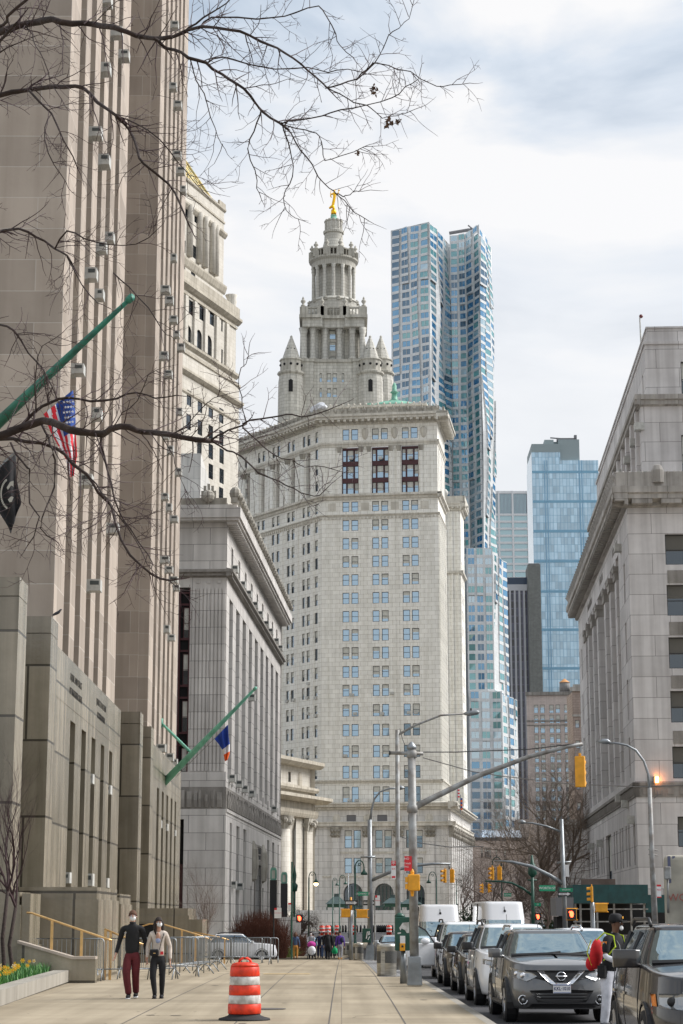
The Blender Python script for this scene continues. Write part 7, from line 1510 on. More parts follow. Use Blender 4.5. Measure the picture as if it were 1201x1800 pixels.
 for s in (-1, 1):
  for yp in ((cy + ry) / 2 + .12, ry - .15):
   mb = MB(T_); mb.tube([(gx(yp, cowl, s) + s * .004, yp, cowl - .02), (gx(yp, H - .1, s) + s * .004, yp - .02, H - .10)], .032, 4); mb.build('pillar', M_['trim'], o)
 def ysf(X, Z):
  yv = -hl
  for _ in range(4):
   v = min(1, max(0, (Z - zb) / (ztop(yv) - zb))); yv = -av(v) * max(0, 1 - min(.999, abs(X) / bv_(v)) ** nE) ** (1 / nE)
  return yv
 def patch(poly, nm, m_, out_=.018, parent=None, n=8, d=.03):
  """panel between a lower and an upper polyline, both given as (x, z), wrapped on the nose"""
  lo_, hi_ = poly; mb = MB(T_)
  def sm(P, t):
   k = t * (len(P) - 1); i = min(int(k), len(P) - 2); f = k - i; return (P[i][0] + (P[i + 1][0] - P[i][0]) * f, P[i][1] + (P[i + 1][1] - P[i][1]) * f)
  g = []
  for i in range(n + 1):
   a, b = sm(lo_, i / n), sm(hi_, i / n); row = []
   for j in range(4): X = a[0] + (b[0] - a[0]) * j / 3; Z = a[1] + (b[1] - a[1]) * j / 3; row.append((X, Z))
   g.append(row)
  I = [[mb.P(X, ysf(X, Z) - out_, Z) for X, Z in r] for r in g]
  for i in range(n):
   for j in range(3): mb.face([I[i][j], I[i + 1][j], I[i + 1][j + 1], I[i][j + 1]], 0)
  edge = [I[i][0] for i in range(n + 1)] + [I[n][j] for j in (1, 2, 3)] + [I[i][3] for i in range(n - 1, -1, -1)] + [I[0][j] for j in (2, 1)]
  pts2 = [(r_[0]) for r_ in ()]; back = []
  seqg = [g[i][0] for i in range(n + 1)] + [g[n][j] for j in (1, 2, 3)] + [g[i][3] for i in range(n - 1, -1, -1)] + [g[0][j] for j in (2, 1)]
  back = [mb.P(X, ysf(X, Z) + d, Z) for X, Z in seqg]
  for q in range(len(edge)): mb.face([edge[q], edge[(q + 1) % len(edge)], back[(q + 1) % len(edge)], back[q]], 0)
  return mb.build(nm, M_[m_], parent or o, True)
 for sx in (-1, 1):
  for yy in (-wb / 2 - .02, wb / 2 - .02):
   WMt = M @ Matrix.Translation((sx * (hw - .115), yy, wr)) @ Matrix.Rotation(sx * pi / 2, 4, 'Y'); TW = tuple(WMt[i][j] for i in range(3) for j in range(4))
   mb = MB(TW); mb.lathe([(wr * 1.22, -.05), (wr * 1.22, .118), (wr * 1.14, .119), (wr * 1.14, .06)], 0, 0, 24); mb.build('wheel_arch', M_['trim'], o, False)
   wh = MB(TW); wh.lathe([(wr * .62, -.11), (wr * .93, -.11), (wr, -.07), (wr, .085), (wr * .93, .122), (wr * .68, .123), (wr * .66, .10)], 0, 0, 24); who = wh.build('wheel', M_['tyre'], o, True)
   rm = MB(TW); rm.lathe([(wr * .68, .118), (wr * .62, .125), (wr * .60, .09), (wr * .2, .085), (wr * .15, .11), (.01, .11)], 0, 0, 20)
   for q in range(5):
    a = 2 * pi * q / 5; rm.tube([(wr * .12 * cos(a), wr * .12 * sin(a), .10), (wr * .62 * cos(a), wr * .62 * sin(a), .112)], wr * .075, 4)
   rm.build('rim', M_['rim'], who)
 mc_ = mirror_c or col
 for s in (-1, 1):
  mb = MB(T_); X = s * (hw + .09); yq = cy + .28; zq = cowl + .06
  kx = .125 * mir; mb.prism([(X - kx, yq - .05), (X - kx * .6, yq - .085), (X + kx * .6, yq - .085), (X + kx, yq - .03), (X + kx, yq + .06), (X - kx, yq + .06)], zq - .065 * mir, zq + .095 * mir); mb.tube([(s * (hw - .08), yq + .05, zq - .05), (X, yq, zq - .03)], .035, 6)
  ob = mb.build('wing_mirror', M_[mc_], o, True); bv2 = ob.modifiers.new('b', 'BEVEL'); bv2.width = .035; bv2.segments = 3; bv2.limit_method = 'ANGLE'
 if rails:
  for s in (-1, 1): mb = MB(T_); xr_ = s * hw * (roofw + .01); mb.tube([(xr_, ty + .12, H - .02), (xr_, ty + .3, H + .06), (xr_, ry - .4, H + .06), (xr_, ry - .15, H - .01)], .026, 6); mb.build('roof_rail', M_['chrome'] if rails == 2 else M_['trim'], o, True)
 if hi:
  mb = MB(T_)
  for s, o_ in ((-.10, .0), (.45, .0)): mb.tube([(s * hw - .25, cy - .02 + .02, cowl + .05), (s * hw + .25, cy + .10, cowl + .10)], .014, 5)
  mb.build('wiper', M_['trim'], o)
  mb = MB(T_); mb.tube([(-hw * .82, cy - .03, cowl + .035), (0, cy - .08, cowl + .06), (hw * .82, cy - .03, cowl + .035)], .035, 5); mb.build('cowl', M_['trim'], o)
  for s in (-1, 1):
   for yh_ in ((cy + ry) / 2 - .05, ry - .30): mb = MB(T_); mb.box(s * (hw * .985) - .02, s * (hw * .985) + .02, yh_, yh_ + .2, .86, .895); mb.build('door_handle', PM, o)
   for yh_ in (cy + .12, (cy + ry) / 2 + .12, ry - .05): mb = MB(T_); mb.tube([(s * (bv_(v) + .001), yh_, zb + v * (ztop(yh_) - zb)) for v in (.12, .35, .6, .85, .97)], .006, 4); mb.build('door_seam', M_['trim'], o)
   mb = MB(T_); mb.tube([(s * (bv_(.06) + .005), yh_, zb + .05) for yh_ in (-wb / 2 + wr * 1.2, 0, wb / 2 - wr * 1.2)], .05, 6); mb.build('sill', M_['trim'], o)
  mb = MB(T_); mb.tube([(0, ry - .25, H + .02), (0, ry - .18, H + .2)], .006, 4); mb.build('aerial', M_['trim'], o)
 return o, T_, patch, ysf, M
for nm, c in (('p_grey', (.115, .118, .122)), ('p_white', (.74, .75, .77)), ('p_black', (.016, .016, .018)), ('p_dark', (.035, .03, .032)), ('p_silver', (.42, .44, .46)), ('p_jeep', (.010, .008, .009)), ('p_bluegrey', (.06, .075, .10))): M_[nm] = paint('car paint ' + nm[2:], c, .3, .35 if nm in ('p_grey', 'p_silver', 'p_dark') else 0)
def simple_front(patch, W, hood, white=True, plate=None):
 h = W / 2
 for s in (-1, 1): patch(([(s * h * .52, hood - .20), (s * h * .97, hood - .12)], [(s * h * .55, hood - .08), (s * h * .95, hood - .02)]), 'headlight', 'lamp', n=4)
 patch(([(-h * .45, hood - .26), (0, hood - .28), (h * .45, hood - .26)], [(-h * .5, hood - .09), (0, hood - .10), (h * .5, hood - .09)]), 'grille', 'trim')
 patch(([(-h * .6, .33), (h * .6, .33)], [(-h * .7, .50), (h * .7, .50)]), 'lower_grille', 'trim')
cxN = 3.80; yN = 36.9
o, T_, patch, ysf, MN = car('crossover_car', 'dark grey crossover car facing us, with a chrome V grille and roof rails, centre right', cxN, yN, 'p_grey', .018, 4.4, 1.84, 1.59, hood=.94, cowl=1.10, cy=-1.0, ty=-.30, ry=1.45, rails=2)
h = .92
patch(([(-.60, .80), (-.25, .72), (0, .70), (.25, .72), (.60, .80)], [(-.62, .905), (-.3, .90), (0, .90), (.3, .90), (.62, .905)]), 'grille', 'trim', .010)
for s in (-1, 1):
 patch(([(s * .10, .67), (s * .19, .67)], [(s * .32, .895), (s * .42, .895)]), 'chrome_v_bar', 'chrome', .04, n=4)
 hl_ = patch(([(s * .42, .80), (s * .60, .715), (s * .86, .78)], [(s * .50, .865), (s * .70, .90), (s * .885, .955)]), 'headlight', 'lamp', .02)
 mb = MB(T_)
 for X, Z, r in ((s * .66, .81, .055), (s * .76, .84, .045)): mb.sphere((X, ysf(X, Z) - .022, Z), r, 10, 6, 0, 1, .4, 1)
 mb.build('projector', M_['chrome'], hl_, True)
 X, Z = s * .67, .40; q = ysf(X, Z); fo = MB(T_); fo.tube([(X + .075 * cos(t), q - .03, Z + .075 * sin(t)) for t in [k * pi / 10 for k in range(21)]], .013, 6); fl_ = fo.build('fog_light', M_['chrome'], o, True)
 mb = MB(T_); mb.sphere((X, q - .01, Z), .068, 12, 6, 0, 1, .35, 1); mb.build('fog_surround', M_['trim'], fl_); mb = MB(T_); mb.sphere((X, q - .035, Z), .03, 8, 5, 0, 1, .4, 1); mb.build('fog_bulb', M_['lamp'], fl_, True)
patch(([(-.17, .655), (0, .65), (.17, .655)], [(-.14, .69), (0, .685), (.14, .69)]), 'chrome_v_base', 'chrome', .032, n=4)
patch(([(-.42, .36), (0, .34), (.42, .36)], [(-.56, .56), (0, .58), (.56, .56)]), 'lower_grille', 'trim', .012)
patch(([(-.80, .25), (0, .245), (.80, .25)], [(-.62, .335), (0, .325), (.62, .335)]), 'bumper_valance', 'trim', .012)
for z in (.40, .45, .50): patch(([(-.44, z), (.44, z)], [(-.44, z + .012), (.44, z + .012)]), 'grille_slat', 'p_grey', .022, n=6)
yq = ysf(0, .80) - .035; mb = MB(T_); mb.tube([(.075 * cos(t), yq, .80 + .07 * sin(t)) for t in [k * pi / 12 for k in range(25)]], .011, 6); mb.box(-.098, .098, yq - .014, yq + .01, .788, .812); mb.build('round_emblem', M_['chrome'], o, True)
yq = ysf(0, .56) - .03; mb = MB(T_); mb.box(-.155, .155, yq - .006, yq + .006, .515, .67); plt = mb.build('number_plate', M_['wht'], o)
MT = MN @ Matrix(((1, 0, 0, 0), (0, 0, -1, yq - .008), (0, 1, 0, .592), (0, 0, 0, 1))); add_text('KKL·1010', .085, MT, mat('plate navy', (.02, .03, .12), .6), plt, 'lettering', .001, bold=.001, sx=.82)
mb = MB(T_); mb.box(-.15, .15, yq - .009, yq - .006, .648, .664); mb.box(-.15, .15, yq - .009, yq - .006, .519, .53); mb.build('plate_band', mat('plate blue band', (.10, .16, .35), .6), plt)
o, T_, patch, ysf, MJ = car('sport_utility_car', 'glossy near black sport utility car cut off at the right edge, large mirror toward us', 4.54, 24.9, 'p_jeep', -.022, 4.85, 1.94, 1.73, zb=.30, hood=1.08, cowl=1.24, cy=-1.10, ty=-.45, ry=1.6, rr_=2.2, belt=1.18, nE=5.5, wr=.38, wb=2.92, rails=True, mir=1.35)
patch(([(-.92, .80), (-.60, .78)], [(-.915, .95), (-.60, .965)]), 'headlight', 'lamp', .016, n=4); patch(([(.66, .78), (.95, .80)], [(.66, .965), (.95, .95)]), 'headlight', 'lamp', .016, n=4)
for s in (-1, 1): mb = MB(T_); mb.sphere((s * .74, ysf(s * .74, .87) - .022, .87), .055, 12, 6, 0, 1, .5, 1); mb.build('projector', M_['trim'], o, True)
patch(([(-.62, .82), (.62, .82)], [(-.62, .98), (.62, .98)]), 'grille', 'chrome', .014); patch(([(-.8, .40), (.8, .40)], [(-.8, .58), (.8, .58)]), 'lower_grille', 'trim', .014); patch(([(-.72, .36), (.72, .36)], [(-.72, .385), (.72, .385)]), 'chrome_strip', 'chrome', .02)
patch(([(-.915, .81), (-.88, .81)], [(-.91, .94), (-.88, .945)]), 'amber_marker', 'amber', .03, n=2)
GQ = 'cars queued along the kerb'
def q_car(label, px, Y, col, mirror=None, **k):
 L_ = k.get('L_', 4.5); W = k.get('W', 1.83); X = (px - 600.5) / KX * Y + W / 2 + .02
 o, T2, patch, ysf, M2 = car('parked_car', label, X, Y + L_ / 2, col, .008, group=GQ, mirror_c=mirror, **k); simple_front(patch, W, k.get('hood', .93)); return o, T2, patch, ysf, M2
q_car('white sport utility car directly behind the grey crossover, with dark wing mirrors', 836, 41.3, 'p_white', 'trim', L_=4.6, W=1.88, H=1.68, cowl=1.14, hood=1.0, cy=-.95, roofm='p_white')
q_car('black saloon car directly behind the white sport utility car', 806.5, 47.6, 'p_black', 'trim', L_=4.7, W=1.82, H=1.43, cowl=.98, hood=.78, belt=.96, cy=-.75, ty=.1, ry=1.2, rr_=1.9, rails=False)
q_car('dark grey saloon car just in front of the white minivan with open door', 780, 53.6, 'p_dark', 'trim', L_=4.6, W=1.80, H=1.45, cowl=.99, hood=.80, belt=.97, cy=-.75, ty=.1, ry=1.2, rr_=1.9, rails=False)
o, T2, patch, ysf, M2 = q_car('white minivan with its kerb side door open beside the thick signal pole', 768, 61.5, 'p_white', None, L_=5.0, W=1.95, H=1.76, cowl=1.12, hood=.98, cy=-1.2, ty=-.35, ry=2.0, rr_=2.3, rails=True)
dm = Matrix.Translation(M2 @ Vector((-.96, -1.05, 0))) @ Matrix.Rotation(radians(-62) + .0, 4, 'Z') @ Matrix.Rotation(0, 4, 'Z'); TD = tuple(dm[i][j] for i in range(3) for j in range(4))
mb = MB(TD); mb.box(-1.15, 0, -.04, .04, .38, 1.10) if 0 else None
dm = M2 @ Matrix.Translation((-.97, -1.0, 0)) @ Matrix.Rotation(radians(198), 4, 'Z'); TD = tuple(dm[i][j] for i in range(3) for j in range(4))
mb = MB(TD); mb.box(.03, 1.0, -.05, .05, .40, 1.10); ob = mb.build('open_door', M_['p_white'], o); bv = ob.modifiers.new('b', 'BEVEL'); bv.width = .04; bv.segments = 2
mb = MB(TD); mb.tube([(.05, 0, 1.1), (.35, 0, 1.5), (.6, 0, 1.62), (1.0, 0, 1.66), (1.0, 0, 1.1)], .028, 5); mb.build('window_frame', M_['trim'], ob); mb = MB(TD); mb.poly([(.08, -.005, 1.1), (1.0, -.005, 1.1), (1.0, -.005, 1.64), (.6, -.005, 1.6), (.35, -.005, 1.48)]); mb.poly([(.08, .005, 1.1), (.35, .005, 1.48), (.6, .005, 1.6), (1.0, .005, 1.64), (1.0, .005, 1.1)]); mb.build('door_window', glass('door glass', (.20, .26, .22), refl=.25), ob)
mb = MB(TD); mb.sphere((.42, .17, 1.16), .15, 10, 8, 0, 1.1, .5, .7); mb.tube([(.3, 0, 1.08), (.4, .12, 1.12)], .03, 5); mb.build('door_mirror', M_['p_white'], ob, True)
def van(label, px, Y, **k):
 W = 2.02; X = (px - 600.5) / KX * Y; o, T3, patch, ysf, M3 = car('van', label, X, Y + 3.0, 'p_white', k.get('rz', 0), L_=5.9, W=W, H=2.74, zb=.3, hood=1.10, cowl=1.30, cy=-2.1, ty=-1.32, ry=2.85, rr_=2.92, belt=1.3, nE=6, wr=.36, wb=3.6, glz=2.02, roofw=.84, rails=False, cat='van', group='tall white vans', roofm='p_white', mirror_c='trim')
 simple_front(patch, W, 1.05); t = (2.35 - 1.28) / 1.39; yf = -2.1 + .78 * t ** .92; mb = MB(T3); mb.sphere((.02, yf - .03, 2.34), .055, 8, 6, 0, 1, .5, 1.1); mb.tube([(.02, yf - .02, 2.36), (.01, yf + .07, 2.52)], .012, 4); mb.build('roof_camera', M_['trim'], o); return o
van('left white high roofed van, just right of the thick signal pole', 776.5, 85.5); van('right white high roofed van, partly turned, behind the white sport utility car', 889, 79.5, rz=.05)
car('parked_car', 'white sport utility car standing in the side street behind the steel barriers', *AT(421, 123).xy, 'p_white', pi / 2 + .1, L_=4.7, W=1.85, H=1.66, rails=True, zoff=gz(123) - .12)
o, T4, patch, ysf, _m = car('parked_car', 'silver car with bright windscreen parked beyond the large steel bin', *(AT(683, 108).xy + Vector((.3, 0))), 'p_silver', 0, L_=4.5, W=1.8, H=1.5, rails=False); simple_front(patch, 1.8, .93)
for lb, px, Y, c, rz in (('white car with greenish windscreen between the grey crossover and the medic', 1020, 56, 'p_white', 0), ('dark car far behind the second white van', 845, 150, 'p_dark', 0), ('white car far left behind the pedestrians near the barrels', 700, 170, 'p_white', .2), ('small white van far away right of the second white van', 965, 215, 'p_white', 0)):
 p_ = AT(px, Y); o, T4, patch, ysf, _m = car('distant_car', lb, p_.x, p_.y, c, rz, rails=False, hi=False, H=1.55 if 'van' not in lb else 2.2); simple_front(patch, 1.84, .93)
M_['skin'] = mat('skin light', (.52, .30, .22), .55); M_['skin_b'] = mat('skin brown', (.16, .075, .045), .55); M_['skin_m'] = mat('skin tan', (.40, .22, .15), .55)
for nm, c in (('c_black', (.009, .009, .011)), ('c_red', (.10, .009, .013)), ('c_beige', (.56, .49, .43)), ('c_white', (.62, .63, .68)), ('c_navy', (.015, .02, .06)), ('c_orange', (.55, .25, .05)), ('c_denim', (.06, .10, .19)), ('c_purple', (.10, .04, .30)), ('c_grey', (.32, .32, .34)), ('c_lilac', (.28, .33, .50)), ('c_green', (.0, .33, .12)), ('c_pink', (.50, .04, .30)), ('c_mask', (.78, .79, .80)), ('c_hair', (.025, .016, .012)), ('c_hairb', (.10, .045, .025)), ('c_brown', (.16, .09, .05)), ('c_lblue', (.25, .45, .62)), ('c_redbag', (.62, .015, .02)), ('c_lime', (.62, .80, .05))): M_[nm] = dirty(nm, c, .85, amt=.25, scale=9)
def V3(*a): return Vector(a)
def person(label, x, y, z=None, H=1.78, rz=0.0, top_='c_black', legs='c_black', skin='skin', hair='c_hair', shoes='c_black', pose=None, mask=False, longhair=False, hero=False, build_=1.0, cap=None, sleeve='long', fem=False, look=0.0, group=None, hood=False):
 """pose: dict with footL/footR (x,y lift), kneeL/R, handL/R, elbL/R, lean in body coordinates (x right, -y facing)"""
 z = gz(y) if z is None else z; o = thing('person', label, 'person', (x, y, z), group, rz); k = H / 1.78
 M = Matrix.Translation((x, y, z)) @ Matrix.Rotation(rz, 4, 'Z') @ Matrix.Scale(k, 4); w_ = lambda p: tuple(M @ Vector(p)); R = lambda r: r * k
 po = dict(fl=(-.10, 0, 0), fr=(.10, 0, 0), kl=None, kr=None, hl=(-.27, -.04, .80), hr=(.27, -.04, .80), el=None, er=None, lean=(0, 0)); po.update(pose or {})
 lx_, ly_ = po['lean']; bw = build_; sw = (.185 if not fem else .160) * bw; hipw = .085 if not fem else .09
 pel = V3(0, 0, .93); ch = V3(lx_ * .6, ly_ * .6, 1.26); nk = V3(lx_, ly_, 1.50); hd = V3(lx_ * 1.15, ly_ * 1.25, 1.665)
 J = {}
 for s, f, kn, hn_, eb in ((-1, po['fl'], po['kl'], po['hl'], po['el']), (1, po['fr'], po['kr'], po['hr'], po['er'])):
  hip = V3(s * hipw, 0, .90); an = V3(f[0], f[1], .085 + f[2]); kn = V3(*kn) if kn else hip.lerp(an, .49) + V3(s * .01, -.035, 0); sh = V3(lx_ + s * sw, ly_, 1.415); hnv = V3(*hn_); el = V3(*eb) if eb else sh.lerp(hnv, .52) + V3(s * .03, .05, 0)
  J[s] = (hip, kn, an, sh, el, hnv)
 S_ = skin; ch_ = []
 ch_.append([(w_(pel), R(.12), R(.09)), (w_(pel.lerp(ch, .5)), R(.105), R(.08)), (w_(ch), R(.13), R(.095)), (w_(V3(lx_, ly_, 1.43)), R(.09), R(.07)), (w_(nk), R(.052)), (w_(hd + V3(0, .005, -.085)), R(.055), R(.06)), (w_(hd), R(.077), R(.092)), (w_(hd + V3(0, .01, .07)), R(.06), R(.072))])
 for s in (-1, 1):
  hip, kn, an, sh, el, hn_ = J[s]
  ch_.append([(w_(V3(lx_, ly_, 1.43)), R(.09), R(.07)), (w_(sh), R(.05)), (w_(sh.lerp(el, .5)), R(.043)), (w_(el), R(.036)), (w_(el.lerp(hn_, .55)), R(.032)), (w_(hn_), R(.024))])
  ch_.append([(w_(pel), R(.12), R(.09)), (w_(hip - V3(0, 0, .08)), R(.082)), (w_(hip.lerp(kn, .55)), R(.068)), (w_(kn), R(.052)), (w_(kn.lerp(an, .35)), R(.05)), (w_(an), R(.033))])
 skin_body('body', ch_, M_[S_], o, 2 if hero else 1)
 g = 1.16; tp_ = [[(w_(pel + V3(0, 0, -.09)), R(.165), R(.125)), (w_(pel.lerp(ch, .4)), R((.15 if not fem else .135) * bw), R(.118)), (w_(ch), R((.172 if not fem else .158) * bw), R(.13)), (w_(V3(lx_, ly_, 1.425)), R(.11), R(.085)), (w_(nk + V3(0, .005, .035)), R(.060))]]
 for s in (-1, 1):
  hip, kn, an, sh, el, hn_ = J[s]; c = [(w_(V3(lx_, ly_, 1.425)), R(.11), R(.085)), (w_(sh), R(.066 * bw)), (w_(sh.lerp(el, .5)), R(.058 * bw))]
  if sleeve == 'long': c += [(w_(el), R(.050 * bw)), (w_(el.lerp(hn_, .5)), R(.045)), (w_(hn_.lerp(el, .10)), R(.038))]
  else: c += [(w_(sh.lerp(el, .85)), R(.057))]
  tp_.append(c)
 tt = skin_body('jacket' if fem else 'sweater', tp_, M_[top_], o, 2 if hero else 1)
 lg = [[(w_(pel + V3(0, 0, .07)), R(.135), R(.105)), (w_(pel), R(.155), R(.118))]]
 for s in (-1, 1):
  hip, kn, an, *_ = J[s]; sl = .86 if fem else 1.0
  lg.append([(w_(pel), R(.155), R(.118)), (w_(hip - V3(0, 0, .08)), R(.122)), (w_(hip.lerp(kn, .55)), R(.105 * sl)), (w_(kn), R(.086 * sl)), (w_(kn.lerp(an, .4)), R(.082 * sl)), (w_(an + V3(0, 0, .06)), R(.074 * sl * sl)), (w_(an + V3(0, 0, -.01)), R(.072 * sl * sl))])
 skin_body('trousers', lg, M_[legs], o, 2 if hero else 1)
 for s in (-1, 1):
  an = J[s][2]; mb = MB(tuple((M @ Matrix.Translation(an))[i][j] for i in range(3) for j in range(4)))
  mb.sphere((0, -.075, -.045), .05, 10, 6, 0, .95, 2.6, .85); mb.sphere((0, .02, -.015), .05, 8, 6, 0, .95, 1.1, 1.2); mb.box(-.043, .043, -.19, .07, -.086, -.066, 1); mb.build('shoe', [M_[shoes], M_['c_mask'] if hero and not fem else M_[shoes]], o, True)
 HM = M @ Matrix.Translation(hd) @ Matrix.Rotation(look, 4, 'Z'); TH = tuple(HM[i][j] for i in range(3) for j in range(4)); hr = MB(TH)
 n = 14; rows = []
 for j in range(8):
  ph = pi / 2 - j * pi / 13; ring = []
  for i in range(n):
   a = 2 * pi * i / n; fr_ = max(0, -sin(a)); rr2 = 1.0
   zz_ = .118 * sin(ph) + .01 + (.055 * fr_ if j > 4 else 0) * (j - 4) / 3; ring.append(hr.P(.089 * cos(ph) * cos(a), .012 + .105 * cos(ph) * sin(a) * (1 if fr_ == 0 else .96), zz_))
  rows.append(ring)
 for A_, B_ in zip(rows, rows[1:]):
  for i in range(n): hr.face([A_[i], B_[i], B_[(i + 1) % n], A_[(i + 1) % n]], 0)
 hr.face(rows[-1], 0)
 if longhair:
  for s in (-1, 1): hr.tube([(s * .075, .0, .03), (s * .092, .0, -.06), (s * .088, -.02, -.16), (s * .075, -.05, -.27)], [.035, .042, .038, .012], 7)
  hr.tube([(0, .08, .05), (0, .10, -.08), (0, .10, -.24)], [.06, .085, .03], 8)
 if hair: hr.build('hair', M_[hair], o, True)
 if hero:
  fc = MB(TH); fc.tube([(0, -.086, .02), (0, -.112, -.022)], [.010, .016], 6)
  for s in (-1, 1): fc.sphere((s * .080, .01, -.01), .022, 6, 5, 0, .4, .8, 1.3)
  fc.build('nose_and_ears', M_[S_], o, True)
  ey = MB(TH)
  for s in (-1, 1): ey.sphere((s * .032, -.083, .012), .012, 8, 6, 0, 1.2, .5, .7)
  ey.build('eyes', M_['c_mask'], o, True); pu = MB(TH)
  for s in (-1, 1): pu.sphere((s * .032, -.088, .012), .006, 6, 4); pu.box(s * .034 - .018, s * .034 + .018, -.092, -.085, .030, .036)
  pu.build('pupils_and_brows', M_['c_hair'], o)
 if mask:
  mk = MB(TH); mk.sphere((0, -.075, -.045), .062, 12, 8, 0, .98, .62, .92); mo = mk.build('face_mask', M_['c_mask'], o, True)
  if hero: st = MB(TH); [st.tube([(s * .055, -.07, -.03), (s * .078, .0, .0)], .003, 4) for s in (-1, 1)]; st.build('mask_strap', M_['c_mask'], mo)
 for s in (-1, 1):
  el, hn_ = J[s][4], J[s][5]; d = (hn_ - el).normalized(); sd2 = d.cross(V3(0, 1, 0)); sd2 = sd2.normalized() if sd2.length > .1 else V3(1, 0, 0); nn = sd2.cross(d).normalized()
  if not hero: mb = MB(); c = Vector(w_(hn_ + d * .05)); mb.sphere(c, R(.042), 7, 5, 0, .8, .8, 1.2); mb.build('hand', M_[S_], o, True); continue
  palm = hn_ + d * .055; fr2 = V3(0, -1, 0); fd = fr2 - d * fr2.dot(d); fd = fd.normalized()
  pl2 = d.cross(fd) * s; base = [(w_(hn_ - d * .01), R(.022), R(.026)), (w_(palm), R(.018), R(.034)), (w_(hn_ + d * .09), R(.015), R(.033))]; hb = skin_body('hand', [base], M_[S_], o, 2)
  for q, (off_, ln) in enumerate(((.030, .068), (.011, .077), (-.009, .072), (-.027, .056))):
   b0 = hn_ + d * .078 + fd * off_; c1 = b0 + d * ln * .5 - pl2 * .006; c2 = b0 + d * ln * .95 - pl2 * (.022 + .004 * q); skin_body('finger', [[(w_(b0), R(.009)), (w_(c1), R(.0085)), (w_(c2), R(.007))]], M_[S_], hb, 1)
  t0 = hn_ + d * .03 + fd * .026; skin_body('thumb', [[(w_(t0), R(.011)), (w_(t0 + fd * .022 + d * .028), R(.010)), (w_(t0 + fd * .026 + d * .056 - pl2 * .01), R(.008))]], M_[S_], hb, 1)
 return o, M, TH, J, hd
def tup(M): return tuple(M[i][j] for i in range(3) for j in range(4))
p = gnd(231, 1751); o, M, TH, J, hd = person('man in a black sweater, dark red trousers and white face mask, walking toward us', p.x, p.y, H=1.80, rz=.0, legs='c_red', hair='c_hairb', mask=True, hero=True, build_=1.05, look=.12,
 pose=dict(fl=(-.05, -.10, 0), fr=(.08, .12, .02), kl=(-.10, -.13, .50), kr=(.08, -.03, .50), hl=(-.335, -.08, .88), hr=(.29, .05, .83), el=(-.275, .04, 1.14), er=(.26, .08, 1.13), lean=(-.0, -.03)))
mb = MB(tup(M)); mb.box(-.16, -.11, -.155, -.145, 1.315, 1.335); mb.build('chest_logo', M_['c_grey'], o); mb = MB(tup(M))
for dx in (-.008, .012): mb.tube([(-.238 + dx, -.055, 1.36), (-.29 + dx * 1.0, .0, 1.14), (-.335 + dx, -.055, .98)], .0035, 4)
mb.build('sleeve_stripe', M_['c_mask'], o)
gl = MB(TH)
for s in (-1, 1): gl.tube([(s * .033 + .024 * cos(t), -.098, .012 + .019 * sin(t)) for t in [k * pi / 6 for k in range(13)]], .0035, 4)
gl.tube([(-.01, -.098, .014), (.01, -.098, .014)], .003, 4); gl.build('glasses', M_['c_red'], o)
cd = MB(tup(M)); cd.lathe([(.066, 1.47), (.066, 1.545), (.058, 1.55)], 0, -.028, 14); cd.build('collar', M_['c_black'], o, True)
p = gnd(277, 1751); o, M, TH, J, hd = person('woman in a cream jacket, black leggings and white face mask, with long dark hair', p.x, p.y, H=1.66, top_='c_beige', legs='c_black', hair='c_hair', mask=True, hero=True, longhair=True, fem=True, look=.35, skin='skin_m',
 pose=dict(fl=(-.055, -.10, 0), fr=(.085, .10, .0), kl=(-.10, -.11, .50), kr=(.10, -.01, .50), hl=(-.24, -.06, .86), hr=(.27, -.02, .82), el=(-.25, .06, 1.12), er=(.26, .05, 1.12), lean=(0, -.02)))
mb = MB(tup(M)); mb.sphere((0, -.115, 1.33), .07, 12, 8, 0, .75, .5, 1.7); mb.build('neckline', M_['skin_m'], o, True); mb = MB(tup(M)); mb.sphere((0, -.128, 1.27), .062, 10, 8, 0, .85, .5, 1.05); mb.build('lilac_top', M_['c_lilac'], o, True)
mb = MB(tup(M)); mb.box(-.17, .03, -.23, -.15, .93, 1.08); bg = mb.build('shoulder_bag', M_['c_black'], o); bv = bg.modifiers.new('b', 'BEVEL'); bv.width = .03; bv.segments = 2
mb = MB(tup(M)); mb.tube([(.04, -.17, 1.07), (.08, -.17, 1.25), (.13, -.10, 1.42), (.12, .02, 1.46)], .008, 5); mb.build('bag_strap', M_['c_black'], bg); mb = MB(tup(M)); mb.box(-.09, -.04, -.238, -.231, .985, 1.0); mb.build('bag_clasp', M_['brass'], bg)
mb = MB(tup(M)); mb.box(.06, .13, -.155, -.145, .96, 1.03); mb.build('red_print', M_['red'], o)
gl = MB(TH)
for s in (-1, 1): gl.tube([(s * .033 + .024 * cos(t), -.098, .012 + .019 * sin(t)) for t in [k * pi / 6 for k in range(13)]], .003, 4)
gl.build('glasses', M_['c_hairb'], o)
px_ = atY(1068, HZ, 33.0).x; o, M, TH, J, hd = person('medic in black cap, white trousers and red backpack, reaching to the dark car', px_, 33.0, z=-.154, H=1.83, rz=radians(48), top_='c_black', legs='c_white', skin='skin_b', hair='c_hair', hero=True, build_=1.22, sleeve='short', look=.25,
 pose=dict(fl=(-.09, .05, 0), fr=(.10, -.02, 0), kl=(-.11, -.02, .50), kr=(.11, -.08, .50), hl=(-.20, -.45, 1.02), hr=(.18, -.40, 1.04), el=(-.30, -.14, 1.14), er=(.30, -.10, 1.14), lean=(0, -.13)))
w_ = lambda q: tuple(M @ Vector(q))
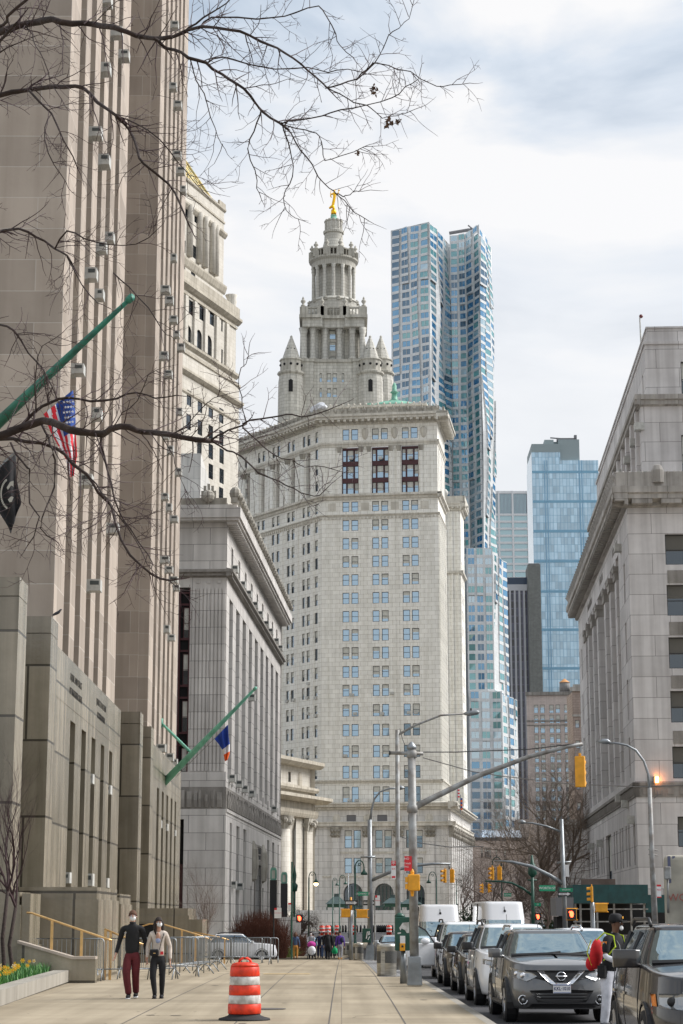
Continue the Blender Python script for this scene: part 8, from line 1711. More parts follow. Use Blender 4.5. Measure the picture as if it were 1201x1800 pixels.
for s in (-1, 1):
 el, hn_ = J[s][4], J[s][5]; skin_body('white_sleeve', [[(w_(J[s][3].lerp(el, .8)), .056), (w_(el), .054), (w_(el.lerp(hn_, .6)), .05), (w_(hn_), .034)]], M_['c_white'], o, 1)
 g_ = MB(); g_.sphere(Vector(w_(hn_ + (hn_ - el).normalized() * .05)), .048, 9, 6); g_.build('glove', M_['c_mask'], o, True)
cp2 = MB(TH); cp2.lathe([(.112, .02), (.114, .07), (.10, .13), (.06, .155), (.01, .16)], 0, .005, 16); cp2.sphere((0, -.13, .035), .07, 12, 5, 0, 1.1, 1.2, .14); cpo = cp2.build('cap', M_['c_black'], o, True); mb = MB(TH); mb.box(-.02, .02, -.122, -.112, .075, .11); mb.build('cap_badge', M_['yel'], cpo)
bm_ = M @ Matrix.Translation((0, .27, 1.16)) @ Matrix.Rotation(.12, 4, 'X'); mb = MB(tup(bm_)); mb.sphere((0, -.03, .02), .17, 14, 10, 0, .80, .52, 1.45); mb.sphere((-.0, .05, -.14), .12, 12, 8, 0, 1.05, .7, 1.0); bp_ = mb.build('red_backpack', M_['c_redbag'], o, True)
mb = MB(tup(M))
for s in (-1, 1): mb.tube([(s * .12, .14, 1.40), (s * .13, -.02, 1.515), (s * .135, -.20, 1.47), (s * .15, -.24, 1.30), (s * .17, -.02, 1.08)], [.013] * 5, 5); mb.tube([(s * .09, .27, 1.40), (s * .10, .35, 1.2), (s * .09, .27, 1.0)], .010, 4)
mb.build('lime_strap', M_['c_lime'], bp_); mb = MB(tup(M)); mb.lathe([(.150, .98), (.153, 1.03)], 0, -.0, 16); mb.build('belt', M_['c_black'], o); mb = MB(tup(M)); mb.box(-.21, -.13, -.06, .08, .80, 1.0); mb.build('holster', M_['c_black'], o)
mb = MB(tup(M)); sh = J[-1][3]; mb.box(sh.x - .075, sh.x - .062, -.17, -.07, 1.30, 1.38); mb.build('shoulder_patch', M_['amber'], o); mb = MB(tup(M)); mb.box(sh.x - .079, sh.x - .074, -.135, -.105, 1.325, 1.36); mb.build('patch_emblem', M_['c_lblue'], o)
mb = MB(tup(M)); mb.tube([(-.07, -.12, 1.53), (-.06, -.26, 1.32), (-.05, -.27, 1.22)], .007, 4); mb.sphere((-.05, -.28, 1.2), .025, 8, 5); mb.build('stethoscope', M_['c_grey'], o); mk = MB(TH); mk.sphere((0, -.09, -.075), .05, 10, 7, 0, .9, .6, .8); mk.build('lowered_mask', M_['c_mask'], o, True)
GPD = 'pedestrians at the far crossing'
def ped(label, px, Y, H, top_, legs, rz=pi, **k): p = AT(px, Y); return person(label, p.x, Y, H=H, rz=rz, top_=top_, legs=legs, group=GPD, **k)
ped('woman in a blue denim jacket and orange trousers walking away, leftmost of the pedestrians', 520, 121, 1.62, 'c_denim', 'c_orange', hair='c_hairb', longhair=True, shoes='c_brown', fem=True)
o, M, TH, J, hd = ped('person in a long black coat carrying a green plastic bag', 577, 122, 1.75, 'c_black', 'c_black', hair='c_grey', build_=1.25, pose=dict(fl=(-.06, .1, 0), fr=(.08, -.1, 0)))
cc = MB(tup(M)); cc.lathe([(.23, .52), (.20, .9), (.17, 1.2), (.15, 1.4)], 0, 0, 14); cc.build('coat_skirt', M_['c_black'], o, True)
pb_ = AT(589, 121.6); gbag = thing('plastic_bag', 'bright green plastic bag hanging from the black coated pedestrian', 'bag', pb_); mb = MB(); mb.lathe([(.05, pb_.z + .32), (.17, pb_.z + .36), (.20, pb_.z + .5), (.12, pb_.z + .66), (.03, pb_.z + .76)], pb_.x, pb_.y, 10); mb.build('bag_body', M_['c_green'], gbag, True); mb = MB(); mb.tube([(pb_.x - .03, pb_.y, pb_.z + .72), (pb_.x - .06, pb_.y, pb_.z + .86), (pb_.x + .02, pb_.y, pb_.z + .74)], .012, 5); mb.build('bag_handle', M_['c_green'], gbag)
o, M, TH, J, hd = ped('woman in a purple jacket, grey trousers and tan boots walking away', 598, 121, 1.68, 'c_purple', 'c_grey', hair='c_hair', build_=1.2, fem=True, shoes='c_orange', pose=dict(fl=(-.08, .12, 0), fr=(.08, -.08, 0))); mb = MB(tup(M)); mb.sphere((-.12, .16, 1.22), .14, 10, 8, 0, .8, .6, 1.3); mb.build('dark_backpack', M_['c_navy'], o, True)
ped('pedestrian in navy blue behind the black coated person', 562, 136, 1.72, 'c_navy', 'c_navy', hair='c_hair'); ped('pedestrian with a light blue backpack, farthest left in the group', 551, 140, 1.62, 'c_lblue', 'c_black', hair='c_hair')
ped('pedestrian in a dark red hat and black coat in the middle of the group', 570, 131, 1.7, 'c_black', 'c_denim', hair='c_red'); ped('dark clothed pedestrian just right of the black coated person, half hidden', 585, 134, 1.74, 'c_black', 'c_black', hair='c_hair'); ped('dark clothed pedestrian half hidden behind the woman in purple', 592, 146, 1.7, 'c_black', 'c_navy', hair='c_hair')
o, M, TH, J, hd = ped('person in white pushing the pink and white stroller toward us', 547, 123, 1.66, 'c_grey', 'c_black', rz=0, hair='c_hair', mask=True, pose=dict(hl=(-.2, -.38, 1.0), hr=(.2, -.38, 1.0)))
ps = AT(548, 121.8); st = thing('stroller', 'stroller with a magenta hood and white blanket on the far crossing', 'stroller', ps); T5 = (1, 0, 0, ps.x, 0, 1, 0, ps.y, 0, 0, 1, ps.z)
mb = MB(T5); mb.sphere((0, 0, .88), .27, 12, 8, 0, 1, 1, .75); mb.build('hood', M_['c_pink'], st, True); mb = MB(T5); mb.sphere((.02, -.22, .52), .25, 10, 8, 0, 1, .7, 1.1); mb.build('blanket', M_['c_mask'], st, True); mb = MB(T5)
for s in (-1, 1): mb.tube([(s * .25, -.25, .12), (s * .25, .05, .7), (s * .24, .4, 1.05)], .018, 5); mb.tube([(s * .25, .3, .12), (s * .24, -.05, .6)], .018, 5)
mb.tube([(-.24, .4, 1.05), (.24, .4, 1.05)], .02, 5); mb.box(-.2, .2, -.1, .25, .22, .4); mb.build('frame', M_['blackp'], st)
for s in (-1, 1):
 for y_ in (-.27, .32): mb = MB((0, 0, 1, ps.x + s * .25 - .02, 0, 1, 0, ps.y + y_, -1, 0, 0, ps.z + .12)); mb.lathe([(.12, 0), (.12, .04)], 0, 0, 12); mb.build('wheel', M_['tyre'], st)
M_['bark'] = dirty('dark bark', (.040, .026, .022), .9, amt=.45, scale=14, bump=.5); M_['twig'] = dirty('reddish twigs', (.045, .022, .024), .85, amt=.3, scale=4)
BT_ = thing('bare_tree', 'leafless tree whose dark branches reach in from the left edge across the tall court building', 'tree', (-4.7, 14.0, 0))
rt = random.Random(21)
LIMB = [
 (13.5, 11.5, 7.5, 4.2, [(-80, 72), (-20, 62), (20, 50), (43, 43), (70, 38), (90, 35), (127, 42), (163, 42), (187, 47), (213, 53), (240, 63), (273, 67), (300, 65)]),
 (11.5, 10.0, 3.4, 1.6, [(300, 65), (328, 54), (354, 47), (403, 52), (440, 63), (472, 79), (500, 93), (528, 114), (554, 135), (575, 154)]),
 (10.0, 9.4, 1.6, .7, [(575, 154), (598, 148), (626, 140), (645, 121), (664, 110), (700, 122), (720, 127), (768, 152), (790, 149), (826, 146)]),
 (10.0, 9.8, 1.4, .6, [(575, 154), (598, 165), (625, 180), (648, 187), (672, 206), (700, 203), (715, 197), (738, 189)]),
 (11.5, 11.0, 3.6, 2.4, [(273, 67), (283, 78), (307, 88), (333, 100), (361, 112), (389, 131), (417, 147), (440, 168), (458, 196), (493, 217)]),
 (11.0, 10.2, 1.6, .7, [(493, 217), (528, 210), (566, 203), (598, 193), (645, 184), (690, 173), (713, 154), (733, 140), (740, 120)]),
 (11.0, 10.6, 1.4, .6, [(493, 217), (520, 225), (548, 232), (562, 239), (568, 261), (573, 280), (600, 275), (640, 258), (655, 253)]),
 (11.0, 11.5, 1.6, .8, [(458, 196), (452, 215), (440, 245), (436, 262), (448, 300), (452, 330), (458, 345)]),
 (11.0, 11.5, 1.4, .6, [(493, 217), (505, 250), (513, 280), (513, 310), (503, 335), (499, 360), (510, 377), (525, 385)]),
 (11.0, 11.3, 1.6, .7, [(493, 217), (510, 235), (530, 262), (548, 285), (560, 310), (578, 330), (590, 340), (604, 352), (622, 372), (648, 388)]),
 (10.5, 10.2, 1.2, .5, [(590, 340), (602, 344), (612, 345), (622, 338), (652, 334)]), 
 (10.2, 9.6, 1.3, .6, [(626, 140), (658, 112), (675, 85), (680, 62), (700, 50), (718, 30), (728, 0)]),
 (11.6, 10.4, 2.2, 1.0, [(322, 57), (345, 40), (372, 22), (398, 5), (410, -8)]),
 (11.8, 10.6, 1.9, .8, [(354, 47), (372, 30), (420, 32), (480, 33), (520, 22), (560, 10), (575, 30), (590, 60), (597, 80), (620, 100)]),
 (11.6, 10.8, 1.8, .8, [(361, 112), (392, 100), (430, 110), (465, 118), (500, 122), (540, 118), (575, 125), (610, 122), (640, 128)]),
 (11.8, 10.9, 1.5, .6, [(333, 100), (345, 140), (358, 165), (370, 205), (385, 240), (396, 262)]),
 (14.5, 12.5, 5.2, 3.2, [(-90, 175), (-30, 170), (0, 166), (47, 158), (93, 152), (133, 152), (150, 157), (173, 180), (207, 205)]),
 (12.5, 12.0, 3.2, 1.6, [(207, 205), (227, 227), (243, 267), (253, 288), (297, 323), (313, 353), (333, 397)]), (12.5, 12.0, 1.7, .8, [(207, 205), (222, 210), (260, 228), (298, 265), (318, 290), (333, 310), (360, 340)]),
 (13.5, 13.0, 2.4, 1.0, [(53, 160), (90, 200), (113, 247), (137, 297)]), (13.5, 13.2, 1.5, .7, [(90, 200), (78, 225), (85, 270), (108, 308), (120, 330)]),
 (14.0, 13.2, 2.8, 1.6, [(0, 407), (20, 402), (50, 407), (77, 423), (97, 437), (117, 450), (130, 470)]), (13.2, 12.8, 1.8, .8, [(97, 437), (117, 407), (150, 420), (190, 430), (240, 428), (275, 405)]), (14.5, 14.0, 3.0, 2.6, [(-90, 430), (-40, 415), (0, 407)]),
 (13.2, 12.4, 1.5, .7, [(117, 450), (145, 500), (172, 532), (180, 535)]), (13.2, 12.4, 1.6, .8, [(200, 480), (228, 505), (260, 540), (285, 578), (300, 590)]),
 (13.5, 11.5, 8.5, 4.8, [(-100, 790), (-40, 775), (0, 767), (35, 753), (77, 739), (108, 749), (140, 758), (178, 763), (196, 754), (227, 749), (252, 760), (280, 761), (315, 767), (371, 775)]),
 (11.5, 10.8, 2.2, 1.6, [(371, 775), (385, 765), (400, 758), (426, 748)]), (10.8, 10.0, 2.0, .8, [(426, 748), (460, 736), (492, 730), (514, 730), (547, 731), (572, 720), (598, 712)]), (11.5, 10.4, 1.9, .8, [(371, 775), (400, 792), (422, 801), (449, 826), (464, 837), (492, 845), (514, 859), (543, 870), (561, 870), (574, 859)]),
 (10.8, 10.6, 1.3, .6, [(426, 748), (433, 744), (427, 724), (424, 700), (418, 660), (432, 640), (438, 610)]), (10.8, 10.1, 1.5, .6, [(427, 751), (444, 768), (462, 784), (480, 799), (512, 810), (537, 819), (572, 820), (596, 828)]),
 (13.6, 12.3, 4.0, 1.8, [(-60, 790), (0, 770), (45, 774), (98, 788), (129, 816), (154, 833), (171, 865), (196, 889), (212, 950), (249, 995), (283, 1018), (311, 1018)]),
 (12.6, 12.0, 2.2, .9, [(178, 763), (182, 800), (196, 850), (210, 900), (230, 930), (262, 975), (266, 1000)]), (13.3, 12.8, 2.4, 1.0, [(73, 745), (84, 772), (92, 791), (97, 809), (96, 855), (80, 892), (73, 930), (96, 949)]), (13.5, 13.0, 2.2, .9, [(21, 780), (29, 800), (48, 823), (53, 832), (51, 884), (68, 908), (60, 942), (48, 960)]),
 (12.6, 11.9, 1.8, .8, [(129, 816), (168, 850), (190, 880), (205, 900), (240, 950), (258, 990)]), (13.4, 12.4, 3.2, 1.2, [(35, 753), (60, 725), (90, 707), (118, 700), (160, 705), (205, 700), (240, 690), (275, 700), (310, 695)]),
 (14.2, 13.0, 2.6, 1.0, [(-30, 570), (0, 572), (25, 582), (50, 620), (75, 648), (92, 680), (102, 705)]), (13.8, 12.6, 3.4, 2.6, [(-60, 120), (-20, 92), (12, 60), (30, 40)]), (12.8, 12.0, 3.4, 2.6, [(-40, 60), (5, 45), (15, 28), (45, 0), (60, -15)]), (12.4, 11.6, 1.6, .8, [(43, 43), (57, 60), (62, 80), (78, 105), (88, 145)]), (12.8, 12.2, 1.6, .7, [(0, 92), (30, 76), (66, 62)]),
 (11.7, 11.2, 1.2, .6, [(280, 761), (300, 790), (310, 815), (318, 840), (330, 870)]), (11.6, 11.2, 1.2, .6, [(300, 765), (330, 745), (352, 720), (375, 700), (410, 690)]), (12, 11.4, 1.3, .6, [(196, 754), (215, 725), (240, 705), (262, 660), (290, 645)]), (13.2, 12.6, 1.4, .6, [(60, 725), (62, 690), (64, 650), (75, 610), (110, 585)]),
 ]
def lp3(px, py, d): return atY(px, py, d)
tw = MB(); lb = MB(); nest = []
def pxm(d): return d / KX
def twig(mb, p, ang, ln, d, dd, r, depth):
 """twig drawn in the plane facing the camera but drifting in depth, p in photo pixels"""
 n = max(3, int(ln / 11)); pts = [lp3(p[0], p[1], d)]; rad = [r]; x, y = p; a = ang; cur = rt.uniform(-.05, .05); starts = []
 for i in range(n):
  a += cur + rt.gauss(0, .16); st = ln / n; x += cos(a) * st; y += sin(a) * st; d += dd * rt.uniform(.3, 1.4) * st / 30; pts.append(lp3(x, y, d)); rad.append(r * (1 - .62 * (i + 1) / n)); starts.append((x, y, a, d, rad[-1]))
 mb.tube(pts, [q * pxm(d) for q in rad], 4, cap=False)
 if depth > 0:
  for (x, y, a, d, rr3) in starts[:-1]:
   if rt.random() < .52: twig(mb, (x, y), a + rt.choice((-1, 1)) * rt.uniform(.45, 1.15), ln * rt.uniform(.22, .52), d, rt.uniform(-.5, .5), max(.48, rr3 * .76), depth - 1)
for (d0, d1, r0, r1, P) in LIMB:
 n = len(P) - 1; L3 = [lp3(x, y, d0 + (d1 - d0) * i / n + .12 * sin(i * 1.9 + d0)) for i, (x, y) in enumerate(P)]; fine = []; rr4 = []
 for i in range(n):
  a, b, c, d = L3[max(i - 1, 0)], L3[i], L3[i + 1], L3[min(i + 2, n)]
  for t in (0, .5): fine.append(.5 * ((2 * b) + (c - a) * t + (2 * a - 5 * b + 4 * c - d) * t * t + (3 * b - a - 3 * c + d) * t ** 3) + Vector((rt.gauss(0, .004), 0, rt.gauss(0, .004)))); f = (i + t) / n; rr4.append((r0 + (r1 - r0) * f) * pxm(d0 + (d1 - d0) * f) * rt.uniform(.9, 1.12))
 fine.append(L3[-1]); rr4.append(r1 * pxm(d1)); lb.cut(); lb.tube(fine, rr4, 7 if r0 > 2 else 5)
 for i in range(n):
  (x0, y0), (x1, y1) = P[i], P[i + 1]; sl = hypot(x1 - x0, y1 - y0); aa = atan2(y1 - y0, x1 - x0)
  if x1 < -10: continue
  k = int(sl / 15 + rt.random())
  for _ in range(k):
   t = rt.random(); dpt = d0 + (d1 - d0) * (i + t) / n; rb = r0 + (r1 - r0) * (i + t) / n
   twig(tw, (x0 + (x1 - x0) * t, y0 + (y1 - y0) * t), aa + rt.choice((-1, 1)) * rt.uniform(.5, 1.25), rt.uniform(34, 95) * (1 if x0 < 420 else .75), dpt, rt.uniform(-.6, .6), min(1.35, max(.7, rb * .45)), 2)
 (x, y), (xp, yp) = P[-1], P[-2]; twig(tw, (x, y), atan2(y - yp, x - xp), rt.uniform(18, 40), d1, 0, max(.6, r1 * .9), 2)
lb.pieces('limb', M_['bark'], BT_, True); o = tw.build('twigs', M_['twig'], BT_); o['kind'] = 'stuff'
mb = MB(); tk = [(-4.75, 14.0, -.1), (-4.7, 14.0, .5), (-4.6, 14.05, 2), (-4.65, 14, 4), (-4.3, 13.9, 6), (-4.0, 13.8, 8)]; mb.tube(tk, [.30, .22, .19, .16, .13, .09], 10); mb.build('trunk', M_['bark'], BT_, True)
mb = MB()
for (P, d, r) in (((-80, 72), 13.5, 7.5), ((-90, 175), 14.5, 5.2), ((-90, 430), 14.5, 3.0), ((-100, 790), 13.5, 8.5), ((-60, 790), 13.6, 4), ((-30, 570), 14.2, 2.6), ((-60, 120), 13.8, 3.4), ((-40, 60), 12.8, 3.4)):
 e_ = lp3(P[0], P[1], d); zs_ = max(1.8, e_.z - 1.6); mb.cut(); b_ = Vector((-4.65 + min(.6, max(0, zs_ - 4) * .16), 14.0, min(zs_, 7.9))); mb.tube([b_, b_.lerp(e_, .4) + Vector((0, 0, -.1)), e_], [r * pxm(d) * 1.35, r * pxm(d) * 1.1, r * pxm(d)], 7)
mb.pieces('limb', M_['bark'], BT_, True)
M_['nest'] = dirty('dry leaves', (.13, .075, .045), .9, amt=.5, scale=30)
for k, (px, py, s) in enumerate(((657, 158, 10), (684, 216, 13), (629, 270, 6), (700, 214, 7))):
 mb = MB(); q = lp3(px, py, 10.2)
 for _ in range(26):
  c = q + Vector((rt.gauss(0, s * .35), rt.gauss(0, s * .4), rt.gauss(0, s * .4))) * pxm(10.2); u_ = Vector((rt.gauss(0, 1), rt.gauss(0, 1), rt.gauss(0, 1))).normalized() * s * .45 * pxm(10.2); v_ = u_.cross(Vector((rt.random(), rt.random(), 1))).normalized() * s * .28 * pxm(10.2); mb.poly([c - u_, c + v_, c + u_, c - v_ * .6])
 mb.build('dead_leaf_clump', M_['nest'], BT_)
def tree(label, name, x, y, H, spread, seed, r0=.2, fork=.3, levels=5, m='bark2', lean=(0, 0), twigm='twig2', nb=3, up=.55, z=None, tw_r=.02, wig=.22, group=None, first=4):
 z = gz(y) if z is None else z; o = thing(name, label, 'tree', (x, y, z - .05), group); R = random.Random(seed); T0 = MB(); C_ = MB()
 def grow(p, d, ln, r, lev):
  n = 4 if lev > 1 else 3; pts = [p]; rad = [r]; dd = d.copy()
  for i in range(n):
   dd = (dd + Vector((R.gauss(0, wig), R.gauss(0, wig), R.gauss(0, wig * .6) + (.06 if lev > 1 else .0)))).normalized(); pts.append(pts[-1] + dd * ln / n); rad.append(r * (1 - .42 * (i + 1) / n))
  C_.tube(pts, rad, 6 if lev >= levels - 1 else (4 if lev > 1 else 3), cap=False)
  if lev <= 0: return
  for i in range(1, len(pts)):
   last = i == len(pts) - 1
   if last or R.random() < .62:
    for _ in range(2 if last else (nb - 2 if R.random() < .5 else 1)):
     az = R.uniform(0, 2 * pi); tilt = R.uniform(.35, .85) * spread; q = dd.orthogonal().normalized(); q.rotate(Matrix.Rotation(az, 3, dd)); nd = (dd * cos(tilt) + q * sin(tilt)); nd.z += (up - .5) * .3; nd.normalize(); grow(pts[i], nd, ln * R.uniform(.55, .82), rad[i] * R.uniform(.5, .72), lev - 1)
 b = Vector((x, y, z - .1)); t = Vector((x + lean[0] * fork, y + lean[1] * fork, z + H * fork)); T0.tube([b, b.lerp(t, .1), b.lerp(t, .5) + Vector((.03 * H * R.uniform(-1, 1), 0, 0)), t], [r0 * 1.35, r0, r0 * .85, r0 * .75], 9); T0.build('trunk', M_[m], o, True)
 for k in range(first):
  az = 2 * pi * (k + R.uniform(-.25, .25)) / first; s = R.uniform(.35, .7) * spread; d = Vector((cos(az) * sin(s) + lean[0] / H * .6, sin(az) * sin(s), cos(s))).normalized(); grow(t, d, H * (1 - fork) * .42, r0 * .55, levels)
 C_.build('crown', M_[twigm], o); return o
M_['bark2'] = dirty('grey bark', (.14, .115, .095), .9, amt=.4, scale=3); M_['twig2'] = dirty('grey brown twigs', (.155, .115, .095), .9, amt=.3, scale=2); M_['plane'] = dirty('mottled plane bark', (.25, .235, .185), .9, amt=.55, scale=1.5, col2=(.10, .09, .07)); M_['twig4'] = dirty('tan twigs', (.25, .195, .15), .9, amt=.3, scale=2); M_['twig3'] = dirty('reddish brown thicket', (.13, .05, .03), .9, amt=.3, scale=4)
q = AT(962, 205); tree('big bare plane tree with pale mottled limbs between the grey lamp pole and right building', 'plane_tree', q.x, q.y, zz(950, 1300, 205) - gz(205), .95, 5, r0=.42, fork=.22, levels=5, m='plane', twigm='twig4', up=.62, nb=4, first=5)
for lb_, px, Y, yt, sd, sp in (('bare street tree right of the granite block, low behind the first yellow signals', 838, 262, 1478, 3, 1.1), ('bare street tree in front of the low civic building', 868, 240, 1450, 8, 1.1), ('bare street tree left of the big plane tree, behind the green mast arm', 915, 225, 1425, 12, 1.0), ('thin bare tree in front of the dark brown tower', 905, 170, 1490, 14, .95), ('bare tree behind the grey hoarding and one way sign', 962, 150, 1500, 17, 1.0), ('distant bare tree far right against the rusticated stone building', 1003, 190, 1440, 19, .9), ('bare tree behind the second white van', 930, 290, 1470, 23, 1.1), ('low bare tree right of the kiosks, against the granite base', 815, 290, 1500, 29, 1.1)):
 q = AT(px, Y); tree(lb_, 'bare_tree', q.x, q.y, zz(px, yt, Y) - gz(Y), sp, sd, r0=.16, fork=.28, levels=4, nb=4, group='bare trees round the square')
q = AT(529, 172); tree('small contorted bare tree with drooping twigs beside the stone plinth', 'bare_tree', q.x, q.y, 5.2, 1.75, 41, r0=.20, fork=.30, levels=4, up=.05, nb=4, wig=.34)
q = AT(357, 96); tree('young bare upright tree growing before the fluted corner of the grey office building', 'young_tree', q.x, q.y, zz(357, 1515, 96) - gz(96), .42, 44, r0=.045, fork=.12, levels=4, nb=4, first=5, up=.8, twigm='twig2')
for px, sd, ytop, lb_ in ((12, 51, 1330, 'thin bare sapling at the left edge growing out of the daffodil bed'), (27, 57, 1400, 'second thin bare sapling in the daffodil bed, right of the first')):
 q = AT(px, 46 if px < 20 else 47.5); tree(lb_, 'sapling', q.x, q.y, zz(px, ytop, 46), .5, sd, r0=.055, fork=.38, levels=4, nb=3, first=4, up=.75, z=.2, m='bark', twigm='twig', wig=.16)
def thicket(label, name, x0, x1, y, h, seed, m, n=900, dep=2.2, stuff=False):
 o = thing(name, label, 'shrub', ((x0 + x1) / 2, y, gz(y))); R = random.Random(seed); mb = MB()
 for _ in range(n):
  x = R.uniform(x0, x1); u = (x - x0) / (x1 - x0); hh = h * (.55 + .5 * sin(pi * min(1, max(0, u))) ** .6) * R.uniform(.7, 1.05); yy = y + R.uniform(-dep / 2, dep / 2); p = Vector((x, yy, gz(y))); pts = [p]
  dx, dy = R.gauss(0, .22), R.gauss(0, .2)
  for k in range(4): p = p + Vector((dx * .5 + R.gauss(0, .06), dy * .5, hh / 4)); pts.append(p)
  mb.tube(pts, [.016, .013, .011, .008, .005], 3, cap=False)
  for k in (2, 3): c = pts[k]; mb.tube([c, c + Vector((R.gauss(0, .22), R.gauss(0, .2), .22))], [.008, .004], 3, cap=False)
 mb.build('stems', M_[m], o); return o
a = AT(412, 134); b = AT(503, 134); thicket('wide rounded reddish brown leafless hedge in front of the grey office building', 'leafless_hedge', a.x, b.x, 134.5, zz(450, 1604, 134) - gz(134), 3, 'twig3', 1500)
a = AT(515, 140); b = AT(532, 140); thicket('small brown leafless bush right of the stone plinth', 'leafless_bush', a.x, b.x, 146, 1.7, 6, 'twig3', 260, 1.0)
a = AT(472, 128); b = AT(506, 128); M_['yucca'] = dirty('yellow green leaves', (.16, .20, .05), .8, amt=.4, scale=4); thicket('low spiky yellow green shrub at the foot of the stone plinth', 'green_shrub', a.x, b.x, 139, .62, 9, 'yucca', 420, 1.2)
M_['ever'] = dirty('dark evergreen', (.025, .055, .02), .8, amt=.5, scale=3)
def leafy(label, x, y, h, rad, seed, m='ever', n=900):
 o = thing('evergreen_bush', label, 'shrub', (x, y, gz(y))); R = random.Random(seed); mb = MB()
 for _ in range(n):
  a, b, c = R.gauss(0, .38) * rad, R.gauss(0, .38) * rad, abs(R.gauss(.5, .25)) * h; u_ = Vector((R.gauss(0, 1), R.gauss(0, 1), R.gauss(0, 1))).normalized() * .16; v_ = u_.cross(Vector((R.random(), 1, R.random()))).normalized() * .09; p = Vector((x + a, y + b, gz(y) + c)); mb.poly([p - u_, p + v_, p + u_, p - v_])
 mb.build('foliage', M_[m], o); mb = MB(); mb.tube([(x, y, gz(y) - .05), (x, y, gz(y) + h * .5)], .06, 6); mb.build('stem', M_['bark2'], o)
for lb_, px, Y, h, r_, sd in (('dark evergreen bush low behind the first white van on its right', 828, 240, 3.4, 2.6, 1), ('dark evergreen bush right of the second white van', 965, 160, 2.2, 2.2, 2), ('dark evergreen bush left of the sidewalk shed behind the pedestrian signal', 985, 175, 2.4, 2.0, 3)): q = AT(px, Y); leafy(lb_, q.x, q.y, h, r_, sd)
M_['fp'] = dirty('verdigris flagpole', (.03, .20, .14), .5, amt=.4, scale=2, col2=(.015, .09, .065)); M_['fp2'] = dirty('pale verdigris steel', (.16, .46, .34), .6, amt=.4, scale=1.5)
FP = thing('angled_flagpole', 'thick dark green angled flagpole at upper left, carrying the striped flag', 'flagpole', atY(-70, 808, 53)); a = atY(-80, 816, 53.5); b = atY(228, 526, 47.5)
mb = MB(); mb.tube([a, a.lerp(b, .5), b], [.20, .13, .055], 12); mb.build('pole', M_['fp'], FP, True); mb = MB(); d_ = (b - a).normalized(); mb.tube([b - d_ * .06, b + d_ * .12], [.10, .10], 10); mb.build('end_cap', M_['fp'], FP, True)
mb = MB(); mb.tube([atY(6, 812, 51.5), atY(27, 795, 51.3), atY(-20, 840, 51.6)], .02, 5); mb.tube([atY(128, 686, 49.6), atY(76, 730, 50)], .012, 4); mb.build('halyard', M_['galv'], FP)
def cloth(o, name, corners, Y, nu, nv, colf, mats, fold=.10, seed=0, dY=0.0):
 """hanging cloth: corners = left edge and right edge polylines in photo pixels; real depth folds"""
 Lp, Rp = corners; mb = MB(); R = random.Random(seed)
 def samp(P, t): k = t * (len(P) - 1); i = min(int(k), len(P) - 2); f = k - i; return (P[i][0] + (P[i + 1][0] - P[i][0]) * f, P[i][1] + (P[i + 1][1] - P[i][1]) * f)
 I = []
 for j in range(nv + 1):
  l, r = samp(Lp, j / nv), samp(Rp, j / nv); row = []
  for i in range(nu + 1):
   u = i / nu; px, py = l[0] + (r[0] - l[0]) * u, l[1] + (r[1] - l[1]) * u; p = atY(px, py, Y + fold * sin(u * 11 + j * .25 + seed) + dY * u); row.append(mb.P(p.x, p.y, p.z))
  I.append(row)
 for j in range(nv):
  for i in range(nu): mb.face([I[j][i], I[j][i + 1], I[j + 1][i + 1], I[j + 1][i]], colf((i + .5) / nu, (j + .5) / nv))
 ob = mb.build(name, mats, o, True); sd_ = ob.modifiers.new('t', 'SOLIDIFY'); sd_.thickness = .012; return ob
US = thing('striped_flag', 'red and white striped flag with a blue starred corner hanging from the thick green flagpole', 'flag', atY(105, 760, 49.7))
FR_, FW_, FBl_ = mat('flag red', (.62, .015, .03), .8), mat('flag white', (.72, .71, .74), .8), mat('flag blue', (.012, .055, .27), .8)
def usf(u, v):
 if u > .42 and v < .42: return 2
 return 0 if int(u * 8 + v * 1.2) % 2 == 0 else 1
cloth(US, 'cloth', ([(77, 728), (90, 760), (104, 785), (116, 808), (122, 840)], [(128, 686), (132, 725), (134, 770), (136, 800), (130, 836)]), 49.7, 32, 24, usf, [FR_, FW_, FBl_], .10, 1)
mb = MB()
for k in range(22):
 i, j = k % 4, k // 4; px, py = 113 + i * 5.0 + (j % 2) * 2.2, 704 + j * 9 + i * .5 - (3 - i) * -1.0
 if px < 108 + j * .8: continue
 q = atY(px, py, 49.52); mb.cut()
 ring = [(.045 * (1 if z_ % 2 == 0 else .42) * sin(z_ * pi / 5), .045 * (1 if z_ % 2 == 0 else .42) * cos(z_ * pi / 5)) for z_ in range(10)]; mb.poly([(q.x + a_, q.y, q.z + c_) for a_, c_ in ring])
mb.pieces('star', FW_, US)
PW = thing('black_flag', 'black flag with a white round emblem hanging at the left edge below the striped flag', 'flag', atY(15, 870, 51.5)); bk = mat('flag black', (.016, .016, .018), .85)
cloth(PW, 'cloth', ([(-14, 836), (-10, 870), (-2, 900), (14, 925), (19, 938)], [(28, 797), (29, 840), (36, 872), (38, 885), (30, 902)]), 51.5, 12, 14, lambda u, v: 0, [bk], .08, 3)
mb = MB()
for k in range(18): t = .5 + k * .13; px, py = 19 - 17 * sin(t) , 868 - 27 * cos(t) * -1 if 0 else 868 + 27 * -cos(t); q = atY(px, py, 51.36); mb.box(q.x - .018, q.x + .018, q.y - .006, q.y + .006, q.z - .03, q.z + .03)
for pts in ([(12, 857), (18, 847), (24, 845), (24, 856), (20, 853), (14, 861)], [(14, 878), (20, 872), (24, 874), (21, 882), (17, 883)]): mb.poly([tuple(atY(x, y, 51.35)) for x, y in pts])
mb.build('emblem', mat('faded white print', (.42, .41, .36), .9), PW)
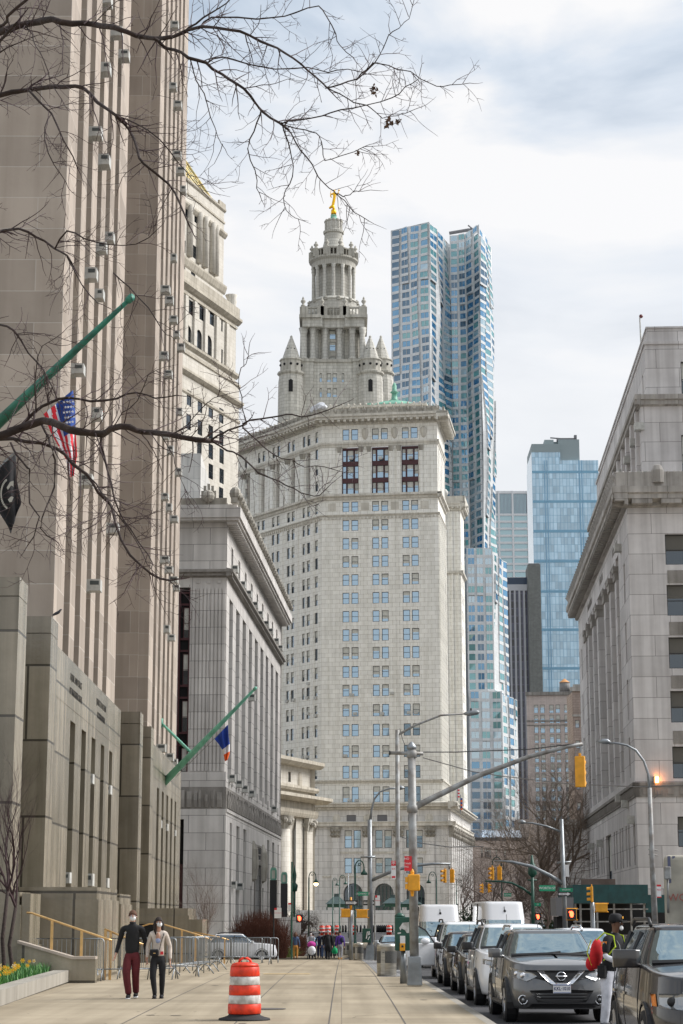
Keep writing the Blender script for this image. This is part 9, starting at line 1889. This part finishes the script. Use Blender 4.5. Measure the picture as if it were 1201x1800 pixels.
F2p = thing('angled_flagpole', 'smaller pale green angled flagpole with a brace, carrying the blue white and orange flag', 'flagpole', atY(288, 1375, 110)); a = atY(288, 1376, 110); b = atY(447, 1212, 105)
mb = MB(); mb.tube([a, a.lerp(b, .5), b], [.22, .15, .07], 10); mb.build('pole', M_['fp2'], F2p, True); mb = MB(); mb.tube([atY(284, 1271, 110.5), atY(333, 1320, 108.6)], [.07, .09], 8); q = atY(285, 1377, 110.3); mb.box(q.x - .25, q.x + .12, q.y - .2, q.y + .2, q.z - .6, q.z + .7); q = atY(284, 1271, 110.5); mb.box(q.x - .12, q.x + .08, q.y - .15, q.y + .15, q.z - .25, q.z + .25); mb.build('brace', M_['fp2'], F2p, True)
mb = MB(); mb.tube([b, b + (b - a).normalized() * .18], [.1, .08], 8); mb.build('end_cap', M_['fp2'], F2p, True); mb = MB(); mb.tube([atY(310, 1365, 108.8), atY(400, 1275, 106.5)], .018, 4); mb.build('halyard', M_['galv'], F2p)
NY = thing('tricolour_flag', 'blue, white and orange flag hanging limp from the smaller green flagpole', 'flag', atY(392, 1305, 106)); cloth(NY, 'cloth', ([(377, 1299), (384, 1307), (391, 1318), (394, 1329), (396, 1338)], [(401, 1274), (402, 1292), (403.5, 1308), (403.5, 1324), (400, 1336)]), 106, 10, 20, lambda u, v: (2 if v < .50 else (1 if v < .72 else 3)), [FR_, FW_, mat('cloth blue', (.01, .045, .30), .8), mat('cloth orange', (.80, .12, .015), .8)], .12, 5)
for lb_, px, c1, c2 in (('tiny red and white flag on the cornice of the granite block', 804.5, 1385, 1402), ('tiny orange and blue flag on the cornice of the granite block', 809.5, 1403, 1424)):
 o = thing('small_flag', lb_, 'flag', atY(px, c2, 402)); mb = MB(); mb.tube([atY(px, c2 + 6, 402), atY(px, c1 - 6, 402)], .12, 5); mb.build('staff', M_['galv'], o); mb = MB(); a = atY(px + .5, c2, 402); b = atY(px + 3.5, c1, 402); n = 6
 for k in range(n): mb.box(a.x, b.x, 401.9, 402.05, a.z + (b.z - a.z) * k / n, a.z + (b.z - a.z) * (k + 1) / n, k % 2)
 mb.build('cloth', [FR_, FW_] if px < 806 else [mat('cloth orange red', (.8, .15, .03), .8), FBl_], o)
bd = thing('pigeon', 'dark pigeon perched on the top corner of the tall granite pylon', 'bird', atY(100, 1084, 61.5)); q = atY(100, 1080, 61.5)
skin_body('body', [[((q.x - .14, q.y, q.z - .04), .02), ((q.x - .05, q.y, q.z + .02), .055), ((q.x + .05, q.y, q.z + .06), .06), ((q.x + .10, q.y, q.z + .12), .035), ((q.x + .12, q.y, q.z + .155), .035), ((q.x + .17, q.y, q.z + .15), .008)]], mat('pigeon slate', (.03, .03, .04), .6), bd, 1)
